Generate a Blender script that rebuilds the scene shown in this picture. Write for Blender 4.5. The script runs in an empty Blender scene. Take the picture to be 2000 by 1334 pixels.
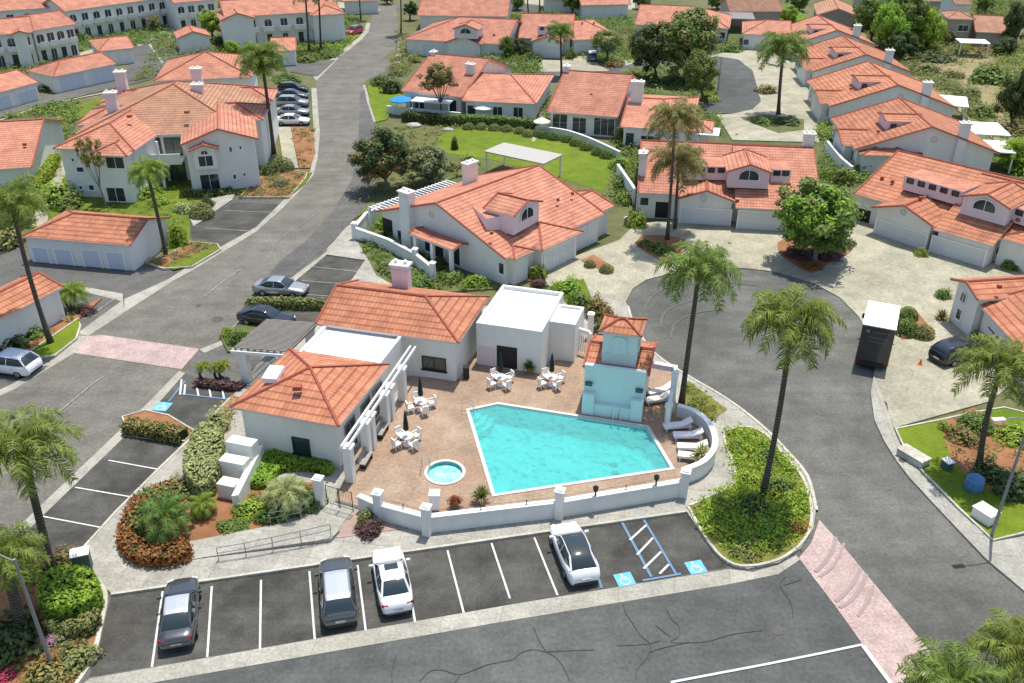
import bpy, bmesh, math, random
from mathutils import Vector, Matrix
R_ = math.radians
SC = bpy.context.scene
COL = SC.collection
# ---------------------------------------------------------------- camera
FPX, TH, CH = 1780.0, R_(29.2), 36.0          # focal length in photo pixels (2000 wide), pitch below horizon, height (m)
cd = bpy.data.cameras.new('camera'); cam = bpy.data.objects.new('camera', cd); COL.objects.link(cam)
cd.sensor_width = 36.0; cd.lens = 36.0*FPX/2000.0; cd.clip_end = 4000; cd.clip_start = .5
cam.location = (0, 0, CH); cam.rotation_euler = (math.pi/2-TH, 0, 0)
SC.camera = cam
# ---------------------------------------------------------------- world and sun
SUN_EL, SUN_AZ = R_(74), R_(26)               # azimuth clockwise from +Y: the sun stands high behind the houses, a little to the right
w = bpy.data.worlds.new('World'); SC.world = w; w.use_nodes = True
nt = w.node_tree; bgn = nt.nodes['Background']
sky = nt.nodes.new('ShaderNodeTexSky'); sky.sky_type = 'NISHITA'; sky.sun_disc = False
sky.sun_elevation = SUN_EL; sky.sun_rotation = SUN_AZ; sky.air_density = 1.0; sky.dust_density = 1.2
nt.links.new(sky.outputs[0], bgn.inputs[0]); bgn.inputs[1].default_value = .15
sd = bpy.data.lights.new('sun', 'SUN'); sd.energy = 3.9; sd.angle = R_(.5); sd.color = (1, .955, .88)
sun = bpy.data.objects.new('sun', sd); COL.objects.link(sun)
sv = Vector((math.sin(SUN_AZ)*math.cos(SUN_EL), math.cos(SUN_AZ)*math.cos(SUN_EL), math.sin(SUN_EL)))
sun.rotation_euler = sv.to_track_quat('Z', 'Y').to_euler(); sun.location = (0, 60, 120)
SC.view_settings.view_transform = 'Standard'; SC.view_settings.look = 'None'
SC.view_settings.exposure = .34; SC.view_settings.gamma = 1
SC.render.engine = 'CYCLES'
SC.render.resolution_x = 1024; SC.render.resolution_y = 683
SC.cycles.max_bounces = 6; SC.cycles.transparent_max_bounces = 8

# ---------------------------------------------------------------- from a photo measurement to a point in the world
cF = Vector((0, math.cos(TH), -math.sin(TH))); cU = Vector((0, math.sin(TH), math.cos(TH))); cR = Vector((1, 0, 0)); cO = Vector((0, 0, CH))
def ray(p): return cF + cR*((p[0]-1000)/FPX) + cU*((667-p[1])/FPX)
def W(p, z=0.0):
    d = ray(p); return cO + d*((z-CH)/d.z)
def onwall(p, a, b):
    """point where the sight line p meets the upright plane through a, b"""
    n = Vector(((b-a).y, -(b-a).x, 0)); d = ray(p)
    return cO + d*((a-cO).dot(n)/d.dot(n))

# ---------------------------------------------------------------- materials
MT = {}
def mat(name, col, rough=.8, metal=0.0, noise=None, bump=0.0, bscale=20, spec=.4, scale=3.0, detail=6, island=0.0, trans=0.0, coat=0.0):
    m = bpy.data.materials.new(name); m.use_nodes = True; t = m.node_tree; n = t.nodes; L = t.links
    b = n['Principled BSDF']; b.inputs['Base Color'].default_value = (*col, 1); b.inputs['Roughness'].default_value = rough
    b.inputs['Metallic'].default_value = metal; b.inputs['Specular IOR Level'].default_value = spec
    b.inputs['Coat Weight'].default_value = coat
    src = None
    if noise:                                     # noise = second colour
        tc = n.new('ShaderNodeTexCoord'); no = n.new('ShaderNodeTexNoise'); no.inputs['Scale'].default_value = scale; no.inputs['Detail'].default_value = detail
        no.inputs['Roughness'].default_value = .65
        mp = n.new('ShaderNodeMapping'); mp.inputs['Scale'].default_value = (1, 1, .22 if name.startswith('stucco') else 1); L.new(tc.outputs['Object'], mp.inputs[0]); L.new(mp.outputs[0], no.inputs['Vector'])
        cr = n.new('ShaderNodeValToRGB'); cr.color_ramp.elements[0].position = .32; cr.color_ramp.elements[1].position = .68
        cr.color_ramp.elements[0].color = (*col, 1); cr.color_ramp.elements[1].color = (*noise, 1)
        L.new(no.outputs[0], cr.inputs[0]); src = cr.outputs[0]
    if island:
        g = n.new('ShaderNodeNewGeometry'); mx = n.new('ShaderNodeHueSaturation'); mr = n.new('ShaderNodeMapRange')
        mr.inputs['To Min'].default_value = 1-island; mr.inputs['To Max'].default_value = 1+island
        L.new(g.outputs['Random Per Island'], mr.inputs[0]); L.new(mr.outputs[0], mx.inputs['Value'])
        oi = n.new('ShaderNodeObjectInfo'); mh = n.new('ShaderNodeMapRange'); mh.inputs['To Min'].default_value = .475; mh.inputs['To Max'].default_value = .515
        L.new(oi.outputs['Random'], mh.inputs[0]); L.new(mh.outputs[0], mx.inputs['Hue'])
        if src: L.new(src, mx.inputs['Color'])
        else: mx.inputs['Color'].default_value = (*col, 1)
        src = mx.outputs[0]
    if src: L.new(src, b.inputs['Base Color'])
    if bump:
        tc = n.new('ShaderNodeTexCoord'); no = n.new('ShaderNodeTexNoise'); no.inputs['Scale'].default_value = bscale; no.inputs['Detail'].default_value = 8
        L.new(tc.outputs['Object'], no.inputs['Vector']); bp = n.new('ShaderNodeBump'); bp.inputs['Strength'].default_value = bump; bp.inputs['Distance'].default_value = .05
        L.new(no.outputs[0], bp.inputs['Height']); L.new(bp.outputs[0], b.inputs['Normal'])
    if trans:
        tr = n.new('ShaderNodeBsdfTranslucent'); mi = n.new('ShaderNodeMixShader'); mi.inputs[0].default_value = trans
        if src: L.new(src, tr.inputs[0])
        else: tr.inputs[0].default_value = (*col, 1)
        L.new(b.outputs[0], mi.inputs[1]); L.new(tr.outputs[0], mi.inputs[2]); L.new(mi.outputs[0], n['Material Output'].inputs[0])
    MT[name] = m; return m

def ground_mat(name, c1, c2, c3, big=.08, fine=1.2, streak=None, bump=.3, rough=.92, crack=0.0, joint=None, jcol=None, stain=0.0):
    """large patches x fine grain, optional directional wear, cracks and joints"""
    m = bpy.data.materials.new(name); m.use_nodes = True; t = m.node_tree; n = t.nodes; L = t.links
    b = n['Principled BSDF']; b.inputs['Roughness'].default_value = rough; b.inputs['Specular IOR Level'].default_value = .25
    tc = n.new('ShaderNodeTexCoord'); V = tc.outputs['Object']
    def noise(sc, vec, det=8, ro=.6):
        o = n.new('ShaderNodeTexNoise'); o.inputs['Scale'].default_value = sc; o.inputs['Detail'].default_value = det; o.inputs['Roughness'].default_value = ro; L.new(vec, o.inputs['Vector']); return o.outputs[0]
    def ramp(v, a, bb, p0=.35, p1=.65):
        r = n.new('ShaderNodeValToRGB'); r.color_ramp.elements[0].position = p0; r.color_ramp.elements[1].position = p1
        r.color_ramp.elements[0].color = (*a, 1); r.color_ramp.elements[1].color = (*bb, 1); L.new(v, r.inputs[0]); return r.outputs[0]
    def mix(kind, f, a, bb):
        x = n.new('ShaderNodeMix'); x.data_type = 'RGBA'; x.blend_type = kind
        if isinstance(f, float): x.inputs[0].default_value = f
        else: L.new(f, x.inputs[0])
        L.new(a, x.inputs[6]); L.new(bb, x.inputs[7]); return x.outputs[2]
    c = ramp(noise(big, V), c1, c2)
    g = ramp(noise(fine*8, V, 10, .75), (.62,)*3, (1.28,)*3, .3, .7)
    c = mix('MULTIPLY', .8, c, g)
    g2 = ramp(noise(fine, V, 6, .6), (.8,)*3, (1.15,)*3, .35, .65)
    c = mix('MULTIPLY', .8, c, g2)
    if streak:
        mp = n.new('ShaderNodeMapping'); mp.inputs['Rotation'].default_value = (0, 0, R_(streak[0])); mp.inputs['Scale'].default_value = (.25, 3.0, 1)
        L.new(V, mp.inputs[0]); s = ramp(noise(streak[1], mp.outputs[0], 5), (.72,)*3, (1.22,)*3, .38, .62); c = mix('MULTIPLY', streak[2], c, s)
    if stain:
        s = ramp(noise(.35, V, 5), (1,)*3, tuple(c3), .52, .78); c = mix('MULTIPLY', stain, c, s)
    if crack:
        vo = n.new('ShaderNodeTexVoronoi'); vo.feature = 'DISTANCE_TO_EDGE'; vo.inputs['Scale'].default_value = crack
        dn = n.new('ShaderNodeTexNoise'); dn.inputs['Scale'].default_value = .6; dn.inputs['Detail'].default_value = 6; L.new(V, dn.inputs['Vector'])
        ad = n.new('ShaderNodeVectorMath'); ad.operation = 'SCALE'; ad.inputs['Scale'].default_value = 5; L.new(dn.outputs['Color'], ad.inputs[0])
        a2 = n.new('ShaderNodeVectorMath'); L.new(ad.outputs[0], a2.inputs[0]); L.new(V, a2.inputs[1]); L.new(a2.outputs[0], vo.inputs['Vector'])
        k = ramp(vo.outputs['Distance'], (.55,)*3, (1,)*3, .004, .012)
        ms = ramp(noise(.12, V, 3), (0,)*3, (1,)*3, .5, .56); rgb = n.new('ShaderNodeRGBToBW'); L.new(ms, rgb.inputs[0])
        c = mix('MULTIPLY', rgb.outputs[0], c, k)
    if joint:
        br = n.new('ShaderNodeTexBrick'); br.offset = joint[3] if len(joint) > 3 else 0; br.inputs['Scale'].default_value = 1; br.inputs['Mortar Size'].default_value = joint[1]
        br.inputs['Brick Width'].default_value = joint[0]; br.inputs['Row Height'].default_value = joint[4] if len(joint) > 4 else joint[0]
        br.inputs['Color1'].default_value = (1, 1, 1, 1); br.inputs['Color2'].default_value = (.9, .9, .9, 1); br.inputs['Mortar'].default_value = (*(jcol or (.6, .6, .6)), 1)
        mp = n.new('ShaderNodeMapping'); mp.inputs['Rotation'].default_value = (0, 0, R_(joint[2])); L.new(V, mp.inputs[0]); L.new(mp.outputs[0], br.inputs[0])
        c = mix('MULTIPLY', 1.0, c, br.outputs[0])
    L.new(c, b.inputs['Base Color'])
    bp = n.new('ShaderNodeBump'); bp.inputs['Strength'].default_value = bump; bp.inputs['Distance'].default_value = .03; L.new(noise(fine*14, V, 8, .7), bp.inputs['Height']); L.new(bp.outputs[0], b.inputs['Normal'])
    MT[name] = m; return m

def tile_mat(name, c1, c2, cm, rw=.3, rh=.46):
    m = bpy.data.materials.new(name); m.use_nodes = True; t = m.node_tree; n = t.nodes; L = t.links
    b = n['Principled BSDF']; b.inputs['Roughness'].default_value = .75; b.inputs['Specular IOR Level'].default_value = .3
    uv = n.new('ShaderNodeUVMap'); uv.uv_map = 'UV'
    br = n.new('ShaderNodeTexBrick'); br.offset = 0; br.inputs['Scale'].default_value = 1; br.inputs['Brick Width'].default_value = rw; br.inputs['Row Height'].default_value = rh
    br.inputs['Mortar Size'].default_value = .016; br.inputs['Mortar Smooth'].default_value = .6; br.inputs['Bias'].default_value = -.1
    br.inputs['Color1'].default_value = (*c1, 1); br.inputs['Color2'].default_value = (*c2, 1); br.inputs['Mortar'].default_value = (*cm, 1)
    L.new(uv.outputs[0], br.inputs[0])
    tc = n.new('ShaderNodeTexCoord'); no = n.new('ShaderNodeTexNoise'); no.inputs['Scale'].default_value = .7; no.inputs['Detail'].default_value = 7; L.new(tc.outputs['Object'], no.inputs['Vector'])
    r = n.new('ShaderNodeValToRGB'); r.color_ramp.elements[0].position = .3; r.color_ramp.elements[1].position = .7
    r.color_ramp.elements[0].color = (.70, .66, .66, 1); r.color_ramp.elements[1].color = (1.16, 1.14, 1.12, 1); L.new(no.outputs[0], r.inputs[0])
    oi = n.new('ShaderNodeObjectInfo'); hs = n.new('ShaderNodeHueSaturation'); mr = n.new('ShaderNodeMapRange'); mr.inputs['To Min'].default_value = .9; mr.inputs['To Max'].default_value = 1.08
    L.new(oi.outputs['Random'], mr.inputs[0]); L.new(mr.outputs[0], hs.inputs['Value'])
    x = n.new('ShaderNodeMix'); x.data_type = 'RGBA'; x.blend_type = 'MULTIPLY'; x.inputs[0].default_value = .85
    L.new(br.outputs[0], x.inputs[6]); L.new(r.outputs[0], x.inputs[7]); L.new(x.outputs[2], hs.inputs['Color']); L.new(hs.outputs[0], b.inputs['Base Color'])
    # barrel shape of the tiles and the step of each course
    sx = n.new('ShaderNodeSeparateXYZ'); L.new(uv.outputs[0], sx.inputs[0])
    def mth(op, a, bb=None):
        q = n.new('ShaderNodeMath'); q.operation = op
        (L.new(a, q.inputs[0]) if not isinstance(a, float) else setattr(q.inputs[0], 'default_value', a))
        if bb is not None: (L.new(bb, q.inputs[1]) if not isinstance(bb, float) else setattr(q.inputs[1], 'default_value', bb))
        return q.outputs[0]
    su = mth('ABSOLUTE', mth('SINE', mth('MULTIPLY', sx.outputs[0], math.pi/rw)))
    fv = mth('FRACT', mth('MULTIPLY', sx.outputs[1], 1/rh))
    cr = n.new('ShaderNodeValToRGB'); cr.color_ramp.elements[0].position = .10; cr.color_ramp.elements[1].position = .30; cr.color_ramp.elements[0].color = (.58, .52, .50, 1); cr.color_ramp.elements[1].color = (1, 1, 1, 1); L.new(fv, cr.inputs[0])  # shade under each tile overlap, painted into the colour as a dark course band
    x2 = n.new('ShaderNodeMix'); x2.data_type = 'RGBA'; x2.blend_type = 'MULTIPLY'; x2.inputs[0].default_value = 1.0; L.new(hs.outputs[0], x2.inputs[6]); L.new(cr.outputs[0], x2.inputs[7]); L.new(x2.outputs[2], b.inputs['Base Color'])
    h = mth('ADD', mth('MULTIPLY', su, .6), mth('MULTIPLY', mth('SUBTRACT', 1.0, fv), .9))
    bp = n.new('ShaderNodeBump'); bp.inputs['Strength'].default_value = .75; bp.inputs['Distance'].default_value = .06
    L.new(h, bp.inputs['Height']); L.new(bp.outputs[0], b.inputs['Normal'])
    MT[name] = m; return m

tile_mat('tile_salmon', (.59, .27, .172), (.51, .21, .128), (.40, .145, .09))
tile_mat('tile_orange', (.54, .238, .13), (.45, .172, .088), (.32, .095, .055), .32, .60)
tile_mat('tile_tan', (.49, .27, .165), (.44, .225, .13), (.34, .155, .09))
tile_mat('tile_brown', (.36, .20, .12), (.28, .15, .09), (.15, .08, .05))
mat('ridge', (.30, .075, .045), .8, noise=(.40, .12, .07), scale=4)
mat('stucco', (.80, .79, .73), .9, noise=(.71, .70, .645), scale=.9, bump=.25, bscale=30)
mat('stucco_pink', (.76, .66, .67), .9, noise=(.70, .61, .62), scale=1.5, bump=.25)
mat('stucco_aqua', (.66, .80, .76), .9, noise=(.60, .74, .71), scale=1.2, bump=.2)
mat('stucco_beige', (.50, .44, .36), .9, noise=(.42, .36, .29), scale=1.5)
mat('white', (.82, .82, .80), .6)
mat('roof_white', (.86, .86, .85), .7, noise=(.80, .80, .79), scale=.8)
mat('coping', (.62, .60, .55), .8, noise=(.52, .50, .46), scale=2)
mat('trim', (.62, .58, .54), .8)
mat('glass', (.03, .045, .05), .08, spec=.7)
mat('glass_green', (.045, .075, .07), .1, spec=.7)
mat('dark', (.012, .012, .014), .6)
mat('garage', (.66, .67, .66), .6)
mat('garage_blue', (.58, .62, .68), .6)
mat('wood_grey', (.36, .325, .28), .9, noise=(.27, .245, .21), scale=3)
mat('metal_dark', (.05, .05, .05), .5, metal=.6)
mat('metal_grey', (.35, .35, .34), .45, metal=.7)
mat('metal_light', (.45, .43, .38), .8, noise=(.38, .36, .32))
mat('metal_green', (.06, .12, .10), .5)
mat('pole', (.28, .28, .27), .7, noise=(.22, .22, .21))
mat('chrome', (.6, .6, .6), .2, metal=1)
mat('tyre', (.015, .015, .015), .9)
mat('rim', (.35, .35, .36), .35, metal=.8)
mat('lamp_red', (.35, .01, .01), .2); mat('lamp_clear', (.75, .75, .75), .15)
mat('plastic_black', (.02, .02, .022), .5)
mat('cushion', (.83, .80, .76), .9); mat('blue', (.05, .22, .50), .6); mat('blue_tarp', (.10, .24, .42), .8, noise=(.06, .17, .33), scale=4)
mat('brilliant_blue', (.02, .25, .75), .8)
mat('umbrella_green', (.012, .03, .022), .9)
mat('terracotta', (.34, .13, .07), .8)
mat('bark', (.16, .125, .095), .95, noise=(.09, .07, .055), scale=6, bump=.6, bscale=14)
mat('bark_grey', (.24, .215, .185), .95, noise=(.15, .13, .11), scale=5, bump=.6, bscale=14)
m_pb = mat('palm_bark', (.19, .155, .12), .95, noise=(.115, .092, .07), scale=5)
_t = m_pb.node_tree; _w = _t.nodes.new('ShaderNodeTexWave'); _w.bands_direction = 'Z'; _w.inputs['Scale'].default_value = 1.6; _w.inputs['Distortion'].default_value = 2.5
_c = _t.nodes.new('ShaderNodeTexCoord'); _t.links.new(_c.outputs['Object'], _w.inputs[0]); _b = _t.nodes.new('ShaderNodeBump'); _b.inputs['Strength'].default_value = .9; _b.inputs['Distance'].default_value = .08
_t.links.new(_w.outputs[1], _b.inputs['Height']); _t.links.new(_b.outputs[0], _t.nodes['Principled BSDF'].inputs['Normal'])
_x = _t.nodes.new('ShaderNodeMix'); _x.data_type = 'RGBA'; _x.blend_type = 'MULTIPLY'; _x.inputs[0].default_value = .55
_l = _t.nodes['Principled BSDF'].inputs['Base Color'].links[0].from_socket; _t.links.new(_l, _x.inputs[6]); _t.links.new(_w.outputs[0], _x.inputs[7]); _t.links.new(_x.outputs[2], _t.nodes['Principled BSDF'].inputs['Base Color'])
mat('palm_boot', (.22, .13, .06), .95, noise=(.12, .14, .05), scale=8, bump=.6)
mat('paint_white', (.72, .72, .70), .8, noise=(.50, .50, .48), scale=2.5, detail=9)
mat('paint_faded', (.36, .36, .33), .9, noise=(.15, .15, .14), scale=2.2, detail=9)
mat('paint_blue', (.10, .26, .44), .8, noise=(.16, .20, .25), scale=2.0, detail=9)
mat('paint_lightblue', (.08, .42, .66), .8, noise=(.20, .45, .58), scale=2.5, detail=9)
mat('seal', (.05, .05, .05), .8); mat('iron', (.07, .065, .06), .7, metal=.3, noise=(.12, .11, .10))
mat('dirt_line', (.10, .08, .06), .95)
for nm, c, is_, tr in (('leaf_dark', (0.079, 0.122, 0.034), .5, .3), ('leaf_mid', (0.159, 0.244, 0.049), .45, .35), ('leaf_bright', (0.293, 0.439, 0.049), .4, .4),
                    ('leaf_olive', (0.232, 0.250, 0.079), .45, .35), ('leaf_brown', (0.281, 0.226, 0.073), .45, .35), ('leaf_red', (0.329, 0.122, 0.043), .45, .3), ('leaf_pale', (0.403, 0.464, 0.195), .4, .35),
                    ('leaf_orange', (0.439, 0.207, 0.049), .45, .3), ('frond', (0.207, 0.287, 0.055), .45, .4), ('frond_olive', (0.268, 0.268, 0.085), .45, .4), ('leaf_grey', (0.244, 0.268, 0.134), .45, .3),
                    ('frond_dry', (0.268, 0.183, 0.085), .4, .3), ('leaf_purple', (0.122, 0.055, 0.061), .4, .2), ('leaf_lime', (.28, .37, .055), .35, .4), ('flower_pink', (0.549, 0.268, 0.366), .4, .3), ('flower_red', (0.549, 0.061, 0.061), .4, .3)):
    mat(nm, c, .6, island=is_, trans=tr, spec=.3)
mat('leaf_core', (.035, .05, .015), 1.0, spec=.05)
for nm, c, me in (('car_white', (.80, .80, .80), .0), ('car_silver', (.42, .43, .42), .6), ('car_grey', (.10, .105, .115), .6), ('car_wagon', (.12, .13, .125), .6), ('car_black', (.012, .013, .02), .1), ('car_red', (.40, .02, .03), .1)):
    mat(nm, c, .3, metal=me, coat=.8, spec=.5)
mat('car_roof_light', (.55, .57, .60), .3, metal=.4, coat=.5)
ground_mat('ground', (.085, .115, .03), (.17, .155, .075), (1, 1, 1), .05, .6)
ground_mat('asphalt', (.105, .103, .096), (.145, .14, .125), (.7, .7, .68), .06, .5, streak=(64, .3, .2), stain=.5)
ground_mat('asphalt_road', (.15, .142, .117), (.19, .18, .148), (.7, .69, .66), .08, .5, streak=(62, .25, .3), stain=.6)
ground_mat('asphalt_court', (.095, .095, .083), (.17, .168, .146), (.72, .72, .72), .11, .6, streak=(-50, .35, .18), stain=.5)
ground_mat('asphalt_lot', (.052, .05, .043), (.115, .112, .096), (.6, .6, .6), .25, .9, streak=(80, .6, .3), stain=.7)
ground_mat('asphalt_grey', (.082, .085, .079), (.132, .134, .124), (.7, .7, .7), .05, .5, streak=(10, .25, .2), stain=.5)
ground_mat('concrete', (.36, .345, .29), (.425, .405, .345), (.8, .78, .72), .2, .7, joint=(1.6, .025, 9), jcol=(.72, .72, .70), bump=.15, stain=.35)
ground_mat('concrete_strip', (.355, .34, .278), (.42, .40, .333), (.8, .78, .72), .2, .7, joint=(3.0, .02, 9), jcol=(.7, .7, .68), bump=.15, stain=.35)
ground_mat('driveway', (.355, .33, .24), (.43, .405, .295), (.75, .72, .66), .15, .5, joint=(3.2, .012, 30), jcol=(.75, .74, .72), bump=.12, stain=.4)
ground_mat('kerb', (.46, .43, .35), (.54, .51, .42), (.8, .8, .78), .3, .8, bump=.1)
ground_mat('pavers', (.47, .355, .325), (.55, .42, .38), (.75, .7, .7), .25, .8, joint=(.42, .05, 35, .5, .2), jcol=(.86, .84, .82), bump=.3, stain=.3)
ground_mat('deck', (.36, .24, .163), (.40, .30, .21), (.75, .70, .66), .18, .6, joint=(3.0, .012, 20), jcol=(.75, .72, .7), bump=.12, stain=.5)
ground_mat('deck_pebble', (.36, .26, .215), (.44, .33, .28), (.75, .70, .66), .3, 1.4, bump=.5)
ground_mat('lawn', (.10, .15, .012), (.155, .19, .02), (.8, .85, .6), .18, 1.0, bump=1.0, stain=.4)
ground_mat('bank', (.13, .17, .02), (.24, .20, .06), (.8, .7, .5), .5, 1.2, bump=1.0, stain=.5)
ground_mat('lawn_bright', (.11, .175, .010), (.165, .215, .014), (.8, .85, .6), .12, .7, bump=1.0, stain=.4)
ground_mat('mulch', (.36, .17, .08), (.27, .125, .06), (.6, .55, .5), .5, 2.0, bump=1.0, stain=.6)
ground_mat('bed_green', (.10, .14, .035), (.17, .15, .06), (.7, .7, .6), .5, 1.6, bump=1.0, stain=.6)
ground_mat('dry_hill', (.34, .26, .15), (.24, .22, .09), (.7, .7, .5), .12, .7, bump=1.0, stain=.7)
ground_mat('pool_wall_tile', (.02, .40, .47), (.03, .46, .52), (.9, .9, .9), .3, .8, bump=.1)
ground_mat('pool_plaster', (.09, .48, .48), (.12, .54, .53), (.9, .9, .9), .3, .8, bump=.1)

# pool water: clear, slightly tinted, rippled
m = bpy.data.materials.new('water'); m.use_nodes = True; t = m.node_tree; n = t.nodes; L = t.links
b = n['Principled BSDF']; n.remove(b)
tr = n.new('ShaderNodeBsdfTransparent'); tr.inputs[0].default_value = (.50, .95, .96, 1)
gl = n.new('ShaderNodeBsdfGlossy'); gl.inputs['Roughness'].default_value = .12
di = n.new('ShaderNodeBsdfDiffuse'); di.inputs[0].default_value = (.18, .72, .66, 1)
tc = n.new('ShaderNodeTexCoord')
vo = n.new('ShaderNodeTexVoronoi'); vo.feature = 'SMOOTH_F1'; vo.inputs['Scale'].default_value = 3.0
dn = n.new('ShaderNodeTexNoise'); dn.inputs['Scale'].default_value = 1.8; dn.inputs['Detail'].default_value = 6; L.new(tc.outputs['Object'], dn.inputs['Vector'])
mx = n.new('ShaderNodeMix'); mx.data_type = 'RGBA'; mx.inputs[0].default_value = .45; L.new(tc.outputs['Object'], mx.inputs[6]); L.new(dn.outputs['Color'], mx.inputs[7]); L.new(mx.outputs[2], vo.inputs['Vector'])
bp = n.new('ShaderNodeBump'); bp.inputs['Strength'].default_value = 1.0; bp.inputs['Distance'].default_value = .32; L.new(vo.outputs['Distance'], bp.inputs['Height']); L.new(bp.outputs[0], di.inputs['Normal'])
bp = n.new('ShaderNodeBump'); bp.inputs['Strength'].default_value = .6; bp.inputs['Distance'].default_value = .04; L.new(vo.outputs['Distance'], bp.inputs['Height']); L.new(bp.outputs[0], gl.inputs['Normal'])
fr = n.new('ShaderNodeFresnel'); fr.inputs[0].default_value = 1.33; L.new(bp.outputs[0], fr.inputs['Normal'])
m1 = n.new('ShaderNodeMixShader'); m1.inputs[0].default_value = .45; L.new(tr.outputs[0], m1.inputs[1]); L.new(di.outputs[0], m1.inputs[2])
m2 = n.new('ShaderNodeMixShader'); L.new(fr.outputs[0], m2.inputs[0]); L.new(m1.outputs[0], m2.inputs[1]); L.new(gl.outputs[0], m2.inputs[2])
L.new(m2.outputs[0], n['Material Output'].inputs[0]); MT['water'] = m

# ---------------------------------------------------------------- objects
def empty(name, label=None, cat=None, loc=(0, 0, 0), rz=0, group=None):
    o = bpy.data.objects.new(name, None); o.empty_display_size = .3; COL.objects.link(o); o.location = loc; o.rotation_euler = (0, 0, rz)
    tag(o, label, cat, group); return o
def tag(o, label=None, cat=None, group=None, kind=None):
    if label: o['label'] = label
    if cat: o['category'] = cat
    if group: o['group'] = group
    if kind: o['kind'] = kind
    return o
class MB:
    def __init__(s): s.v = []; s.f = []; s.u = []; s.m = []; s.mi = 0; s.sm = []; s.smooth = False
    def face(s, pts, uv=None):
        i = len(s.v); s.v += [tuple(p) for p in pts]; s.f.append(tuple(range(i, i+len(pts)))); s.u.append(uv); s.m.append(s.mi); s.sm.append(s.smooth)
    def idx(s, pts): i = len(s.v); s.v += [tuple(p) for p in pts]; return i
    def add(s, f, uv=None): s.f.append(tuple(f)); s.u.append(uv); s.m.append(s.mi); s.sm.append(s.smooth)
    def prism(s, poly, z0, z1, top=True, bottom=False):
        k = len(poly); i = s.idx([(p[0], p[1], z0) for p in poly]+[(p[0], p[1], z1) for p in poly])
        for a in range(k): b = (a+1) % k; s.add((i+a, i+b, i+k+b, i+k+a))
        if top: s.add(tuple(i+k+a for a in range(k)))
        if bottom: s.add(tuple(i+a for a in reversed(range(k))))
    def box(s, c, h, u=(1, 0, 0), v=None, w_=(0, 0, 1)):
        c = Vector(c); u = Vector(u).normalized(); w_ = Vector(w_).normalized(); v = Vector(v).normalized() if v else w_.cross(u).normalized()
        P = [c+u*(h[0]*a)+v*(h[1]*b_)+w_*(h[2]*d) for d in (-1, 1) for b_ in (-1, 1) for a in (-1, 1)]
        i = s.idx(P)
        for f in ((0, 2, 3, 1), (4, 5, 7, 6), (0, 1, 5, 4), (2, 6, 7, 3), (0, 4, 6, 2), (1, 3, 7, 5)): s.add(tuple(i+q for q in f))
    def tube(s, pts, r, n=6, cap=True):
        pts = [Vector(p) for p in pts]; rr = r if isinstance(r, (list, tuple)) else [r]*len(pts); rings = []
        for k, p in enumerate(pts):
            d = (pts[min(k+1, len(pts)-1)]-pts[max(k-1, 0)]).normalized()
            a = d.cross(Vector((0, 0, 1))) if abs(d.z) < .95 else d.cross(Vector((1, 0, 0))); a.normalize(); b_ = d.cross(a)
            rings.append(s.idx([p+a*math.cos(2*math.pi*q/n)*rr[k]+b_*math.sin(2*math.pi*q/n)*rr[k] for q in range(n)]))
        for k in range(len(rings)-1):
            for q in range(n): q2 = (q+1) % n; s.add((rings[k]+q, rings[k]+q2, rings[k+1]+q2, rings[k+1]+q))
        if cap: s.add(tuple(rings[0]+q for q in range(n))); s.add(tuple(rings[-1]+q for q in reversed(range(n))))
    def lathe(s, c, prof, n=16):
        rings = [s.idx([(c[0]+r*math.cos(2*math.pi*q/n), c[1]+r*math.sin(2*math.pi*q/n), c[2]+z) for q in range(n)]) for r, z in prof]
        for k in range(len(rings)-1):
            for q in range(n): q2 = (q+1) % n; s.add((rings[k]+q, rings[k]+q2, rings[k+1]+q2, rings[k+1]+q))
        s.add(tuple(rings[-1]+q for q in range(n))); s.add(tuple(rings[0]+q for q in reversed(range(n))))
    def build(s, name, mats, parent=None, bevel=0, fix=True, loc=None):
        if not s.f: return None
        me = bpy.data.meshes.new(name)
        root = parent
        off = Vector((0, 0, 0))
        while root is not None: off += Vector(root.location); root = root.parent
        base = Vector(loc) if loc is not None else Vector((0, 0, 0))
        me.from_pydata([(x-off.x-base.x, y-off.y-base.y, z-off.z-base.z) for x, y, z in s.v], [], s.f)
        mats = mats if isinstance(mats, (list, tuple)) else [mats]
        for q in mats: me.materials.append(MT[q])
        uvl = me.uv_layers.new(name='UV') if any(s.u) else None
        if uvl:
            for k, p in enumerate(me.polygons):
                if s.u[k]:
                    for li, c in zip(p.loop_indices, s.u[k]): uvl.data[li].uv = c
        me.polygons.foreach_set('material_index', s.m); me.polygons.foreach_set('use_smooth', s.sm)
        if fix:
            bm = bmesh.new(); bm.from_mesh(me); bmesh.ops.recalc_face_normals(bm, faces=bm.faces); bm.to_mesh(me); bm.free()
        me.update()
        o = bpy.data.objects.new(name, me); COL.objects.link(o)
        if parent is not None: o.parent = parent
        if loc is not None: o.location = base
        if bevel:
            bv = o.modifiers.new('bevel', 'BEVEL'); bv.width = bevel; bv.segments = 2; bv.limit_method = 'ANGLE'
        return o
def copy_tree(o, parent=None):
    c = o.copy(); COL.objects.link(c); c.parent = parent
    for ch in list(o.children): copy_tree(ch, c)
    return c
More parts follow.
